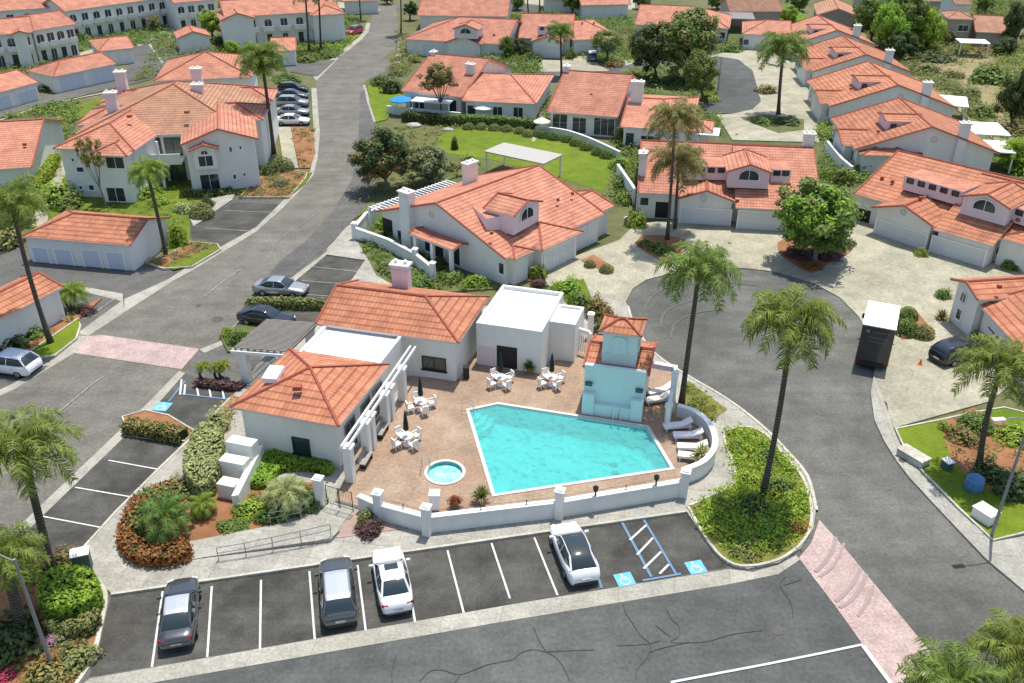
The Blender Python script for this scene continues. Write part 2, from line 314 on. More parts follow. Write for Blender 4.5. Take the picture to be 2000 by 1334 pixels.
def smooth(pts, k=5, closed=True):
    """rounded outline through the given points"""
    P = [Vector((p[0], p[1])) for p in pts]; N = len(P); out = []
    for i in range(N if closed else N-1):
        g = (lambda j: P[j % N]) if closed else (lambda j: P[max(0, min(N-1, j))])
        a, b_, c, d = g(i-1), g(i), g(i+1), g(i+2)
        for q in range(k):
            t_ = q/k; out.append(.5*((2*b_)+(c-a)*t_+(2*a-5*b_+4*c-d)*t_*t_+(3*b_-a-3*c+d)*t_**3))
    if not closed: out.append(P[-1])
    return out
ZC = [0]
def px2(pts, z=0): return [tuple(W(p, z)[:2]) for p in pts]
def slab(name, pts, z1, m, z0=None, sm=0, world=False, kind='structure', label=None, cat=None, group=None, kerb=0, holes=None):
    """ground piece: outline measured on the photograph, laid on the ground"""
    P = pts if world else px2(pts)
    if sm: P = [tuple(q) for q in smooth(P, sm)]
    ZC[0] += 1; z1 = z1+ZC[0]*.0003
    b_ = MB()
    if holes:
        bm = bmesh.new(); es = []
        for lp in [P]+holes:
            vs = [bm.verts.new((p[0], p[1], z1)) for p in lp]; es += [bm.edges.new((vs[i], vs[(i+1) % len(vs)])) for i in range(len(vs))]
        bmesh.ops.triangle_fill(bm, use_beauty=True, use_dissolve=False, edges=es)
        for f in bm.faces: b_.face([v.co.copy() for v in f.verts] if f.normal.z > 0 else [v.co.copy() for v in reversed(f.verts)])
        bm.free()
        if z0 is not None:
            for i in range(len(P)): a, c = P[i], P[(i+1) % len(P)]; b_.face([(*a, z0), (*c, z0), (*c, z1), (*a, z1)])
        o = b_.build(name, m, fix=False); tag(o, label, cat, group, kind); return o
    if z0 is None: b_.face([(x, y, z1) for x, y in P])
    else: b_.prism(P, z0, z1)
    o = b_.build(name, m); me = o.data
    # upward normals
    for p in me.polygons:
        if len(p.vertices) == len(P) and p.normal.z < 0: p.flip()
    tag(o, label, cat, group, kind)
    if kerb: band('kerb', P+[P[0]], kerb, .0, z1+.03, 'kerb', world=True)
    return o
def band(name, pts, wd, z0, z1, m, world=False, sm=0, kind='structure', flat=False):
    P = [Vector(p[:2]) for p in (pts if world else px2(pts))]
    if sm: P = smooth(P, sm, closed=False)
    ZC[0] += 1; z1 = z1+ZC[0]*.0003; closed = (P[0]-P[-1]).length < 1e-4
    if closed: P = P[:-1]
    N = len(P); Lf, Rt = [], []
    for i, p in enumerate(P):
        a = P[(i-1) % N] if (closed or i > 0) else p; c = P[(i+1) % N] if (closed or i < N-1) else p
        d = (c-a).normalized(); nn = Vector((-d.y, d.x)); Lf.append(p+nn*wd/2); Rt.append(p-nn*wd/2)
    b_ = MB()
    for i in range(N if closed else N-1):
        j = (i+1) % N
        q = [Lf[i], Rt[i], Rt[j], Lf[j]]
        if flat: b_.face([(x.x, x.y, z1) for x in q])
        else:
            b_.face([(x.x, x.y, z1) for x in q])
            b_.face([(Lf[i].x, Lf[i].y, z0), (Lf[j].x, Lf[j].y, z0), (Lf[j].x, Lf[j].y, z1), (Lf[i].x, Lf[i].y, z1)])
            b_.face([(Rt[i].x, Rt[i].y, z0), (Rt[j].x, Rt[j].y, z0), (Rt[j].x, Rt[j].y, z1), (Rt[i].x, Rt[i].y, z1)])
    o = b_.build(name, m, fix=False)
    for p in o.data.polygons:
        if p.normal.z < -.5: p.flip()
    tag(o, kind=kind); return o
def inside(p, poly):
    c = False; j = len(poly)-1
    for i in range(len(poly)):
        if (poly[i][1] > p[1]) != (poly[j][1] > p[1]) and p[0] < (poly[j][0]-poly[i][0])*(p[1]-poly[i][1])/(poly[j][1]-poly[i][1])+poly[i][0]: c = not c
        j = i
    return c

# ================================================================ the ground
DZ = .4
POOL = [(917, 802), (972, 790), (1262, 835), (1309, 914), (967, 965)]
PW = px2(POOL, DZ)
tubc = W((869, 923), DZ).xy; tubr = 1.12
PIT = [PW, [(tubc.x+tubr*math.cos(a*math.pi/7), tubc.y+tubr*math.sin(a*math.pi/7)) for a in range(14)]]   # the pool and the spa go down through every sheet
slab('ground', [(-1500, -600), (1500, -600), (1500, 3000), (-1500, 3000)], 0, 'ground', world=True, holes=PIT)
road_px = [(735, 8), (723, 45), (720, 62), (707, 77), (660, 115), (618, 158), (617, 175), (622, 225), (625, 262), (620, 312), (612, 342), (597, 361), (580, 380), (540, 393), (450, 385), (372, 440), (372, 470), (300, 505), (240, 520), (0, 470), (-500, 450), (-700, 1700), (900, 2600), (2600, 2600), (2600, 1500), (2300, 1180),
  (2000, 1158), (1925, 1095), (1835, 1000), (1775, 935), (1750, 902), (1725, 862), (1707, 822), (1700, 770), (1706, 735), (1712, 700), (1700, 660), (1675, 618), (1640, 583), (1590, 555), (1520, 533), (1450, 525), (1380, 527), (1300, 538), (1262, 548), (1235, 566), (1222, 592), (1226, 625), (1200, 700), (900, 640), (740, 470), (690, 430), (715, 400), (735, 380), (742, 300), (730, 238), (717, 200), (708, 166), (713, 158), (790, 150), (790, 132), (773, 130), (747, 113), (765, 102), (775, 95), (778, 57), (775, 22), (790, 8)]
slab('road', road_px, .01, 'asphalt', holes=PIT)
slab('road', [(735, 8), (723, 45), (720, 62), (707, 77), (660, 115), (618, 158), (617, 175), (622, 225), (625, 262), (620, 312), (612, 342), (597, 361), (550, 409), (500, 453), (425, 499), (375, 529), (338, 549), (250, 606), (172, 657), (388, 683), (430, 667), (560, 552), (640, 484), (690, 430), (715, 400), (735, 380), (742, 300), (730, 238), (717, 200), (708, 166), (713, 158), (773, 130), (747, 113), (775, 95), (778, 57), (775, 22), (772, 8)], .014, 'asphalt_road')
slab('road', [(143, 690), (355, 722), (300, 775), (235, 840), (72, 995), (-200, 1250), (-500, 1250), (-300, 850), (0, 765)], .014, 'asphalt_road')
slab('road', [(1600, 1020), (1597, 990), (1580, 930), (1540, 880), (1500, 840), (1450, 800), (1400, 765), (1345, 735), (1280, 690), (1226, 625), (1222, 592), (1235, 566), (1262, 548), (1300, 538), (1380, 527), (1450, 525), (1520, 533), (1590, 555), (1640, 583), (1675, 618), (1700, 660), (1712, 700), (1706, 735), (1700, 770), (1707, 822), (1725, 862), (1750, 902), (1775, 935), (1835, 1000), (1925, 1095), (2000, 1158), (2300, 1400), (2200, 1900), (1818, 1275)], .014, 'asphalt_court', sm=3)
slab('road', [(173, 1340), (1000, 1207), (1423, 1128), (1520, 1110), (1560, 1092), (1740, 1330), (1900, 1600), (1500, 2400), (0, 2400), (-100, 1500)], .013, 'asphalt_grey')
# parking bays
slab('parking_lot', [(218, 1164), (1340, 1001), (1385, 1070), (1420, 1108), (1000, 1180), (175, 1322)], .02, 'asphalt_lot')
slab('parking_lot', [(362, 729), (390, 742), (476, 748), (470, 765), (390, 842), (362, 870), (310, 920), (155, 1083), (60, 1110), (0, 1090), (92, 1000), (245, 852), (295, 804)], .02, 'asphalt_lot')
slab('parking_lot', [(637, 499), (720, 508), (690, 540), (600, 660), (480, 660), (470, 625), (582, 545)], .02, 'asphalt_lot')
slab('parking_lot', [(456, 395), (548, 400), (500, 447), (425, 480), (375, 475), (372, 440)], .02, 'asphalt_lot')
slab('parking_lot', [(545, 165), (603, 170), (606, 250), (540, 250)], .02, 'asphalt_lot')
# concrete gutter strips beside the roads
slab('gutter_strip', [(175, 1326), (1000, 1181), (1423, 1112), (1470, 1118), (1520, 1104), (1555, 1085), (1562, 1094), (1520, 1122), (1423, 1142), (1000, 1212), (173, 1356), (120, 1370)], .026, 'concrete_strip')
slab('gutter_strip', [(72, 995), (235, 840), (272, 804), (300, 776), (350, 725), (362, 729), (295, 804), (245, 852), (92, 1000), (0, 1090), (-60, 1150), (-90, 1150)], .026, 'concrete_strip')
slab('gutter_strip', [(390, 683), (430, 667), (470, 622), (572, 541), (635, 494), (675, 444), (690, 436), (682, 452), (637, 499), (582, 545), (480, 634), (440, 672), (400, 690)], .026, 'concrete_strip')
slab('gutter_strip', [(597, 361), (550, 409), (500, 453), (425, 499), (375, 529), (338, 549), (250, 606), (172, 657), (150, 652), (242, 585), (330, 545), (372, 518), (425, 486), (500, 444), (545, 400), (585, 360)], .026, 'concrete_strip')
slab('gutter_strip', [(160, 560), (240, 574), (242, 606), (228, 618), (243, 590), (158, 569)], .028, 'concrete_strip')
slab('gutter_strip', [(142, 692), (172, 657), (150, 655), (112, 697), (25, 750), (-60, 790), (-60, 800), (27, 762)], .027, 'concrete_strip')
slab('gutter_strip', [(622, 225), (625, 262), (620, 312), (612, 342), (597, 361), (588, 358), (606, 335), (612, 300), (613, 262), (608, 172), (618, 172)], .027, 'concrete_strip')
slab('gutter_strip', [(618, 158), (660, 115), (707, 77), (720, 62), (723, 45), (716, 45), (712, 60), (700, 74), (652, 110), (612, 150)], .027, 'concrete_strip')
slab('gutter_strip', [(708, 166), (717, 200), (730, 238), (737, 238), (723, 200), (714, 166)], .027, 'concrete_strip')
# paver crossings
slab('paver_crossing', [(172, 657), (200, 655), (390, 682), (355, 722), (143, 690)], .034, 'pavers')
slab('paver_crossing', [(1600, 1016), (1650, 1072), (1730, 1168), (1818, 1276), (1900, 1380), (1770, 1380), (1740, 1332), (1685, 1260), (1630, 1183), (1560, 1091), (1585, 1060)], .034, 'pavers')

# painted markings
def line(a, b_, wd, m, z=.045, name='road_marking'): return band(name, [a, b_], wd, 0, z, m, flat=True)
for a, b_ in (((318, 1156), (297, 1304)), ((414, 1146), (405, 1285)), ((510, 1134), (508, 1270)), ((604.5, 1117), (615, 1250)), ((698.5, 1105), (714.5, 1233)), ((789, 1091), (811, 1217)), ((874, 1076), (906, 1199)), ((960, 1062), (996, 1170)), ((1043.5, 1051), (1089, 1164))):
    line(a, b_, .11, 'paint_white')
for a, b_ in (((212, 900), (310, 918)), ((147, 953), (258, 972)), ((75, 1008), (195, 1031)), ((245, 852), (362, 868))): line(a, b_, .10, 'paint_white')
for a, b_ in (((612, 522), (704, 532)), ((590, 549), (680, 556)), ((560, 574), (640, 579)), ((165, 625), (228, 582)), ((440, 412), (540, 416)), ((400, 446), (490, 452))): line(a, b_, .12, 'paint_faded')
# accessible bays by the pool wall
line((1213, 1018), (1272, 1128), .16, 'paint_blue'); line((1256, 1014), (1320, 1122), .14, 'paint_blue'); line((1160, 1098), (1175, 1150), .12, 'paint_blue'); line((1255, 1135), (1330, 1122), .14, 'paint_blue')
for a, b_ in (((1230, 1056), (1262, 1027)), ((1244, 1085), (1275, 1052)), ((1257, 1112), (1291, 1079)), ((1288, 1122), (1306, 1104))): line(a, b_, .13, 'paint_white', .05)
def access_mark(c, hd, s):
    """wheelchair emblem: blue square, white figure"""
    cx, cy = W(c)[:2]; d = Vector(hd).normalized(); e = Vector((d.y, -d.x))
    P = lambda x, y, z: (cx+e.x*x*s+d.x*y*s, cy+e.y*x*s+d.y*y*s, z)
    b_ = MB(); b_.face([P(-.5, -.5, .052), P(.5, -.5, .052), P(.5, .5, .052), P(-.5, .5, .052)]); tag(b_.build('road_marking', 'paint_lightblue'), kind='structure')
    b_ = MB()
    for k in range(16):
        if k in (2, 3): continue
        a0, a1 = 2*math.pi*k/16, 2*math.pi*(k+1)/16
        b_.face([P(-.03+r*math.cos(a), -.12+r*math.sin(a), .057) for r, a in ((.24, a0), (.30, a0), (.30, a1), (.24, a1))])
    def st(x0, y0, x1, y1, w_=.035):
        q = Vector((x1-x0, y1-y0)).normalized()*w_; nx, ny = -q.y, q.x
        b_.face([P(x0+nx, y0+ny, .059), P(x1+nx, y1+ny, .059), P(x1-nx, y1-ny, .059), P(x0-nx, y0-ny, .059)])
    st(-.04, .30, -.02, -.02); st(-.02, -.02, .2, -.03); st(.2, -.0, .3, -.3); st(-.04, .16, .16, .14)
    b_.face([P(-.05+.07*math.cos(a*.785), .38+.07*math.sin(a*.785), .06) for a in range(8)])
    tag(b_.build('road_marking', 'paint_white'), kind='structure')
hd_ = (W((960, 1062))-W((996, 1170))).xy
access_mark((1220, 1133), hd_, 1.0); access_mark((1359, 1109), hd_, 1.0)
for a, b_ in (((355, 742), (352, 772)), ((362, 752), (360, 772)), ((383, 750), (388, 774)), ((408, 755), (412, 776)), ((434, 760), (438, 780))): line(a, b_, .13, 'paint_white', .05)
line((350, 770), (455, 782), .13, 'paint_blue'); line((362, 745), (330, 785), .13, 'paint_blue')
access_mark((317, 795), (W((362, 729))-W((295, 804))).xy, 1.1)
# lane lines and stop bar
band('road_marking', [(1310, 1334), (1400, 1317), (1500, 1298), (1600, 1278), (1685, 1260)], .13, 0, .045, 'paint_white', flat=True)
band('road_marking', [(1685, 1262), (1708, 1294), (1735, 1330), (1760, 1365)], .22, 0, .046, 'paint_white', flat=True)
band('road_marking', [(65, 848), (180, 752), (205, 735)], .12, 0, .045, 'paint_faded', flat=True)
band('road_marking', [(540, 475), (565, 455), (600, 432), (625, 412)], .08, 0, .045, 'paint_faded', flat=True)
band('road_marking', [(400, 580), (440, 548), (470, 528)], .12, 0, .045, 'paint_faded', flat=True)
# sealed cracks
for pts in ([(1042, 1225), (1052, 1250), (1066, 1272), (1085, 1285), (1100, 1303), (1113, 1330)], [(1000, 1290), (1020, 1275), (1040, 1270), (1066, 1274)], [(1066, 1274), (1110, 1272), (1160, 1270)], [(1217, 1180), (1222, 1198), (1240, 1225), (1252, 1243), (1270, 1260), (1264, 1285), (1247, 1305), (1240, 1330)],
            [(1302, 1192), (1312, 1210), (1326, 1225), (1326, 1243), (1310, 1255), (1345, 1256), (1385, 1253), (1430, 1240), (1490, 1232)], [(1280, 1222), (1300, 1238), (1310, 1245)], [(1205, 1262), (1235, 1261), (1268, 1258), (1290, 1252)], [(1268, 1275), (1300, 1265), (1345, 1256)],
            [(820, 1332), (840, 1312), (865, 1310), (900, 1318), (950, 1300), (1000, 1290)], [(766, 1334), (766, 1310), (775, 1280)], [(1549, 1208), (1545, 1180), (1527, 1152), (1523, 1140), (1535, 1127)], [(1530, 1144), (1550, 1138), (1565, 1133)], [(880, 1345), (900, 1318)]):
    band('crack', smooth(px2(pts), 4, closed=False), .036, 0, .03, 'seal', world=True, flat=True)
for c, r in (((1518, 1231), .36), ((1304, 577), .33), ((425, 624), .5), ((388, 597), .3), ((1332, 594), .3), ((1450, 1105), .2)):
    x, y = W(c)[:2]; b_ = MB(); b_.prism([(x+r*math.cos(a*math.pi/12), y+r*math.sin(a*math.pi/12)) for a in range(24)], 0, .032)
    tag(b_.build('manhole_cover', 'iron'), 'round iron manhole cover set in the '+{1518: 'bottom road near the paver crossing', 1304: 'turning circle, pale and far left', 425: 'left road beside the parked cars', 388: 'left road nearest the paver crossing', 1332: 'turning circle beside the palm trunk', 1450: 'gutter under the green bank'}[c[0]], 'manhole cover')

# pavements, driveways and planted islands
club = [(218, 1163), (1340, 1001), (1385, 1068), (1420, 1104), (1460, 1114), (1520, 1102), (1563, 1074), (1588, 1035), (1594, 990), (1576, 933), (1536, 884), (1500, 846), (1450, 804), (1400, 770), (1345, 738), (1280, 694), (1240, 640), (1226, 600), (1130, 560), (1070, 600), (900, 600), (740, 520), (715, 508), (690, 545), (605, 650), (520, 690), (476, 752), (450, 780), (390, 842), (362, 870), (310, 920), (230, 1000), (155, 1083), (165, 1110), (200, 1140)]
slab('pavement', club, .12, 'concrete', z0=0, holes=PIT)
band('kerb', [(218, 1164), (700, 1094), (1340, 1002)], .16, 0, .155, 'kerb'); band('kerb', [(155, 1083), (230, 1000), (310, 920), (362, 870), (390, 842), (450, 780)], .16, 0, .155, 'kerb')
slab('planting_bed', [(1346, 998), (1386, 1066), (1421, 1101), (1460, 1110), (1518, 1098), (1560, 1070), (1581, 1035), (1583, 990), (1567, 938), (1530, 893), (1497, 855), (1462, 838), (1420, 845), (1414, 862), (1428, 900), (1435, 930), (1425, 955), (1350, 990)], .15, 'bank', z0=0, sm=3, kerb=.16)
slab('planting_bed', [(1338, 750), (1332, 800), (1380, 832), (1420, 803), (1385, 778), (1345, 748)], .15, 'bank', z0=0)
band('kerb', [(1594, 1000), (1576, 933), (1536, 884), (1500, 846), (1450, 804), (1400, 770), (1345, 738), (1280, 694), (1240, 640), (1226, 600)], .2, 0, .16, 'kerb', sm=4)
slab('planting_bed', [(235, 1030), (270, 980), (340, 950), (400, 900), (440, 850), (470, 780), (452, 775), (395, 845), (370, 930), (385, 945), (425, 960), (620, 945), (640, 990), (530, 1030), (372, 1062), (372, 1095), (300, 1108), (240, 1085)], .15, 'mulch', z0=0)
slab('planting_bed', [(430, 660), (460, 640), (500, 625), (520, 650), (470, 690), (445, 690)], .15, 'bed_green', z0=0)
slab('planting_bed', [(240, 818), (285, 805), (330, 815), (380, 845), (362, 866), (250, 848)], .14, 'mulch', z0=0, kerb=.12)
slab('planting_bed', [(478, 590), (640, 590), (640, 608), (485, 606)], .14, 'bed_green', z0=0)
slab('planting_bed', [(690, 1005), (720, 985), (835, 1030), (660, 1055), (650, 1050)], .15, 'deck_pebble', z0=0)
slab('path', [(640, 975), (700, 990), (650, 1052), (372, 1098), (372, 1062), (600, 1022)], .17, 'concrete', z0=0)
# bottom left corner bed
slab('planting_bed', [(-100, 1060), (60, 1085), (140, 1085), (160, 1120), (205, 1160), (195, 1230), (178, 1290), (150, 1334), (100, 1420), (-200, 1420), (-300, 1150)], .14, 'mulch', z0=0)
band('kerb', [(155, 1083), (165, 1115), (207, 1158), (196, 1235), (180, 1292), (150, 1340), (110, 1400)], .22, 0, .17, 'kerb', sm=3)
# north of the clubhouse: driveways of the court
slab('driveway', [(1226, 600), (1130, 562), (1060, 560), (1075, 520), (1210, 470), (1240, 440), (1320, 430), (1700, 430), (1960, 500), (2300, 560), (2300, 700), (1990, 740), (1935, 785), (1745, 838), (1735, 810), (1732, 790), (1716, 775), (1708, 760), (1706, 735), (1712, 700), (1700, 660), (1675, 618), (1640, 583), (1590, 555), (1520, 533), (1450, 525), (1380, 527), (1300, 538), (1262, 548), (1235, 566), (1222, 592)], .08, 'driveway', z0=0)
slab('driveway', [(1700, 770), (1706, 735), (1716, 760), (1735, 810), (1745, 842), (1765, 887), (1800, 930), (1870, 1000), (1937, 1062), (2000, 1050), (2200, 1100), (2200, 1350), (2000, 1158), (1925, 1095), (1835, 1000), (1775, 935), (1750, 902), (1725, 862), (1707, 822)], .11, 'concrete', z0=0)
slab('lawn', [(1748, 842), (1838, 824), (1900, 810), (1960, 800), (2200, 860), (2200, 1060), (2000, 1045), (1938, 1060), (1872, 998), (1803, 928), (1768, 885)], .16, 'lawn_bright', z0=0, kerb=.14)
slab('planting_bed', [(1838, 826), (1900, 800), (1960, 830), (2100, 900), (2100, 1010), (2000, 990), (1900, 950), (1860, 905), (1845, 870)], .175, 'mulch', z0=0)
slab('planting_bed', [(1252, 462), (1300, 462), (1340, 470), (1330, 500), (1300, 515), (1262, 495), (1240, 478)], .14, 'mulch', z0=0)
slab('planting_bed', [(1530, 470), (1640, 470), (1665, 490), (1620, 515), (1585, 535), (1545, 515), (1522, 495)], .14, 'mulch', z0=0, sm=3)
slab('planting_bed', [(1756, 608), (1785, 605), (1822, 650), (1812, 662), (1760, 665)], .14, 'mulch', z0=0)
slab('planting_bed', [(1080, 556), (1140, 548), (1158, 590), (1120, 605), (1085, 580)], .14, 'lawn', z0=0)
slab('planting_bed', [(690, 460), (735, 450), (800, 480), (900, 540), (985, 565), (850, 575), (770, 560), (735, 540), (720, 510)], .14, 'bed_green', z0=0)
slab('pavement', [(640, 486), (690, 436), (700, 430), (692, 470), (760, 500), (730, 512), (700, 508), (637, 499)], .09, 'concrete', z0=0)
slab('planting_bed', [(1135, 510), (1160, 500), (1200, 525), (1195, 534), (1150, 522)], .13, 'mulch', z0=0)
# lawn in the middle
slab('lawn', [(735, 290), (760, 250), (820, 235), (960, 232), (1050, 240), (1060, 262), (1150, 275), (1235, 310), (1245, 350), (1210, 385), (1120, 380), (900, 345), (760, 390), (690, 430), (735, 380), (742, 300)], .10, 'bed_green', z0=0)
slab('lawn', [(855, 275), (880, 256), (935, 250), (1000, 258), (1060, 275), (1120, 285), (1180, 305), (1192, 330), (1180, 372), (1150, 368), (1060, 340), (940, 310), (870, 300)], .125, 'lawn_bright', z0=0, sm=4)
slab('lawn', [(718, 170), (760, 150), (785, 190), (755, 235), (735, 240), (722, 200)], .11, 'lawn_bright', z0=0)
# left side: garage court surroundings
slab('planting_bed', [(285, 515), (330, 500), (372, 475), (425, 480), (432, 490), (375, 524), (320, 528)], .14, 'mulch', z0=0, kerb=.14)
slab('lawn', [(322, 522), (428, 480), (430, 488), (375, 522), (340, 530)], .17, 'lawn', z0=.1)
slab('lawn', [(60, 690), (155, 625), (158, 640), (150, 665), (108, 698), (60, 705)], .14, 'lawn_bright', z0=0, kerb=.14)
slab('planting_bed', [(-50, 640), (100, 640), (160, 600), (200, 585), (155, 625), (60, 690), (30, 680), (-100, 700)], .13, 'mulch', z0=0)
slab('lawn', [(20, 380), (110, 300), (330, 300), (530, 360), (610, 338), (597, 360), (560, 390), (480, 372), (452, 385), (372, 430), (372, 475), (330, 498), (290, 480), (20, 440), (-100, 460), (-100, 400)], .10, 'lawn', z0=0)
slab('planting_bed', [(468, 388), (500, 355), (540, 330), (600, 340), (597, 350), (565, 388)], .13, 'mulch', z0=0, kerb=.12)
slab('path', [(370, 425), (410, 390), (460, 378), (454, 392), (378, 445)], .13, 'concrete', z0=0)
slab('path', [(543, 250), (568, 250), (583, 330), (555, 330)], .12, 'driveway', z0=0)
slab('planting_bed', [(568, 250), (612, 250), (616, 300), (605, 330), (585, 330)], .13, 'mulch', z0=0)
slab('path', [(60, 440), (85, 380), (130, 300), (150, 300), (100, 400), (90, 450)], .12, 'driveway', z0=0)
# far left: alley and garage courts
slab('road', [(-100, 260), (0, 232), (60, 212), (160, 188), (290, 158), (335, 132), (350, 102), (322, 84), (262, 90), (258, 120), (240, 150), (100, 185), (0, 215), (-100, 240)], .05, 'asphalt')
band('gutter_strip', [(0, 236), (60, 215), (160, 191), (230, 178)], .5, 0, .075, 'concrete_strip', flat=True); band('gutter_strip', [(292, 87), (322, 130)], .45, 0, .075, 'concrete_strip', flat=True)
slab('driveway', [(268, 83), (330, 76), (380, 60), (330, 50), (290, 68)], .09, 'driveway', z0=0)
slab('lawn', [(612, 112), (655, 105), (700, 72), (700, 40), (640, 40), (600, 90)], .10, 'lawn_bright', z0=0)
slab('driveway', [(655, 22), (745, 22), (730, 10), (660, 5)], .09, 'driveway', z0=0)
slab('road', [(555, 122), (655, 118), (620, 150), (560, 140)], .05, 'asphalt')
# far middle: streets and turning circle
slab('road', [(1000, 8), (1060, 5), (1125, 22), (1110, 28), (1000, 22)], .05, 'asphalt_grey')
slab('driveway', [(1025, 8), (1130, 20), (1240, 20), (1240, -15), (1025, -15)], .09, 'driveway', z0=0)
slab('driveway', [(1050, 118), (1120, 120), (1122, 100), (1150, 100), (1170, 128), (1190, 140), (1050, 142)], .10, 'driveway', z0=0)
slab('road', [(1050, 142), (1190, 138), (1200, 120), (1290, 108), (1400, 108), (1440, 118), (1470, 140), (1486, 200), (1470, 215), (1430, 223), (1370, 222), (1300, 200), (1210, 165), (1050, 160)], .05, 'asphalt_grey')
slab('planting_bed', [(1212, 138), (1290, 128), (1380, 125), (1400, 150), (1400, 195), (1350, 195), (1300, 185), (1212, 165)], .12, 'bed_green', z0=0)
slab('driveway', [(1390, 110), (1440, 96), (1480, 100), (1500, 130), (1590, 140), (1600, 280), (1430, 275), (1400, 226), (1430, 224), (1470, 215), (1486, 200), (1470, 140), (1440, 117)], .10, 'driveway', z0=0)
slab('planting_bed', [(1450, 235), (1490, 225), (1570, 235), (1570, 255), (1520, 262)], .13, 'bed_green', z0=0)
slab('path', [(1025, 180), (1055, 180), (1065, 260), (1040, 280)], .12, 'driveway', z0=0)
# right: the dry slope
slab('hillside', [(1600, 50), (1800, 90), (1900, 100), (2400, 110), (2600, 420), (2050, 350), (1960, 290), (1850, 200), (1700, 110)], .09, 'dry_hill', z0=0)

# darker relaid lane, tyre scuffs
slab('road', [(703, 185), (712, 175), (720, 215), (733, 250), (742, 300), (735, 380), (690, 430), (640, 482), (570, 540), (520, 545), (548, 510), (600, 470), (650, 415), (688, 350), (700, 280)], .02, 'asphalt')
mat('scuff', (.098, .098, .086), .9, noise=(.135, .133, .117), scale=1.2)
mat('scuff_pale', (.155, .155, .137), .9, noise=(.125, .124, .112), scale=1.2)
mat('scuff_paver', (.30, .225, .205), .9, noise=(.34, .26, .235), scale=3)
for pts, m, w_ in (([(1648, 1062), (1640, 1085), (1622, 1112), (1600, 1128)], 'scuff_paver', .16), ([(1632, 1050), (1626, 1075), (1610, 1100), (1592, 1118)], 'scuff_paver', .22), ([(1692, 1122), (1680, 1150), (1660, 1175), (1640, 1188)], 'scuff_paver', .2), ([(1680, 1112), (1668, 1138), (1650, 1160), (1632, 1176)], 'scuff_paver', .2), ([(1706, 1145), (1694, 1175), (1675, 1205)], 'scuff_paver', .16),
    ([(1290, 640), (1300, 610), (1345, 590), (1400, 585)], 'scuff_pale', .12), ([(1310, 660), (1320, 632), (1360, 612), (1410, 606)], 'scuff_pale', .10), ([(1255, 610), (1275, 580), (1310, 562), (1390, 553), (1480, 558)], 'scuff_pale', .10)):
    band('tyre_mark', smooth(px2(pts), 5, closed=False), w_, 0, .036 if m == 'scuff_paver' else .022, m, world=True, flat=True)

slab('driveway', [(120, 70), (262, 58), (330, 48), (330, 58), (262, 88), (180, 110), (150, 120), (70, 140), (60, 130), (125, 110)], .06, 'bed_green', z0=0)
slab('lawn', [(62, 145), (100, 135), (180, 118), (188, 125), (100, 148)], .09, 'lawn', z0=0)
slab('path', [(130, 112), (180, 98), (186, 106), (140, 122)], .10, 'driveway', z0=0)
slab('path', [(262, 86), (300, 66), (345, 52), (352, 58), (300, 78), (272, 92)], .11, 'driveway', z0=0)
slab('lawn', [(128, 225), (150, 205), (225, 190), (200, 215), (135, 240)], .09, 'lawn', z0=0)
slab('path', [(1215, 88), (1225, 88), (1240, 125), (1222, 130)], .11, 'driveway', z0=0)
slab('pavement', [(1212, 112), (1290, 104), (1390, 104), (1440, 114), (1440, 118), (1400, 110), (1290, 111), (1212, 121)], .10, 'concrete', z0=0)
slab('pavement', [(1430, 96), (1500, 98), (1530, 118), (1600, 130), (1600, 150), (1480, 120)], .105, 'driveway', z0=0)
slab('path', [(1590, 150), (1606, 150), (1660, 300), (1640, 330), (1612, 300)], .12, 'concrete', z0=0)
slab('pavement', [(778, 60), (790, 62), (790, 100), (782, 128), (768, 128), (776, 100)], .09, 'concrete', z0=0)
slab('pavement', [(960, 118), (985, 112), (1010, 112), (1000, 150), (985, 160)], .09, 'driveway', z0=0)
slab('lawn', [(1800, 20), (1870, 15), (1860, 28), (1810, 30)], .10, 'lawn_bright', z0=0)

# ================================================================ building kit
class Rect:
    """eave outline from two front corners (photo, left to right) at height z, and a depth or a third corner"""
    def __init__(s, A, B, z, C, flip=False):
        a, b_ = W(A, z), W(B, z); s.z = z; s.u = (b_-a).xy.normalized(); s.L = (b_-a).xy.length
        s.v = Vector((-s.u.y, s.u.x)); s.O = a.xy.copy()
        s.D = C if isinstance(C, (int, float)) else abs((W(C, z)-b_).xy.dot(s.v))
        if not isinstance(C, (int, float)) and (W(C, z)-b_).xy.dot(s.v) < 0: s.O = s.O-s.v*s.D
    def P(s, x, y, z): q = s.O+s.u*x+s.v*y; return Vector((q.x, q.y, z))
    def sub(s, x0, x1, y0, y1, z):
        r = Rect.__new__(Rect); r.u, r.v, r.z = s.u.copy(), s.v.copy(), z; r.O = s.O+s.u*x0+s.v*y0; r.L = x1-x0; r.D = y1-y0; return r
    def wall(s, side, oh=0.0):
        """wall line (left end to right end seen from outside)"""
        if side == 'f': return s.P(oh, oh, 0), s.P(s.L-oh, oh, 0)
        if side == 'r': return s.P(s.L-oh, oh, 0), s.P(s.L-oh, s.D-oh, 0)
        if side == 'l': return s.P(oh, s.D-oh, 0), s.P(oh, oh, 0)
        return s.P(s.L-oh, s.D-oh, 0), s.P(oh, s.D-oh, 0)

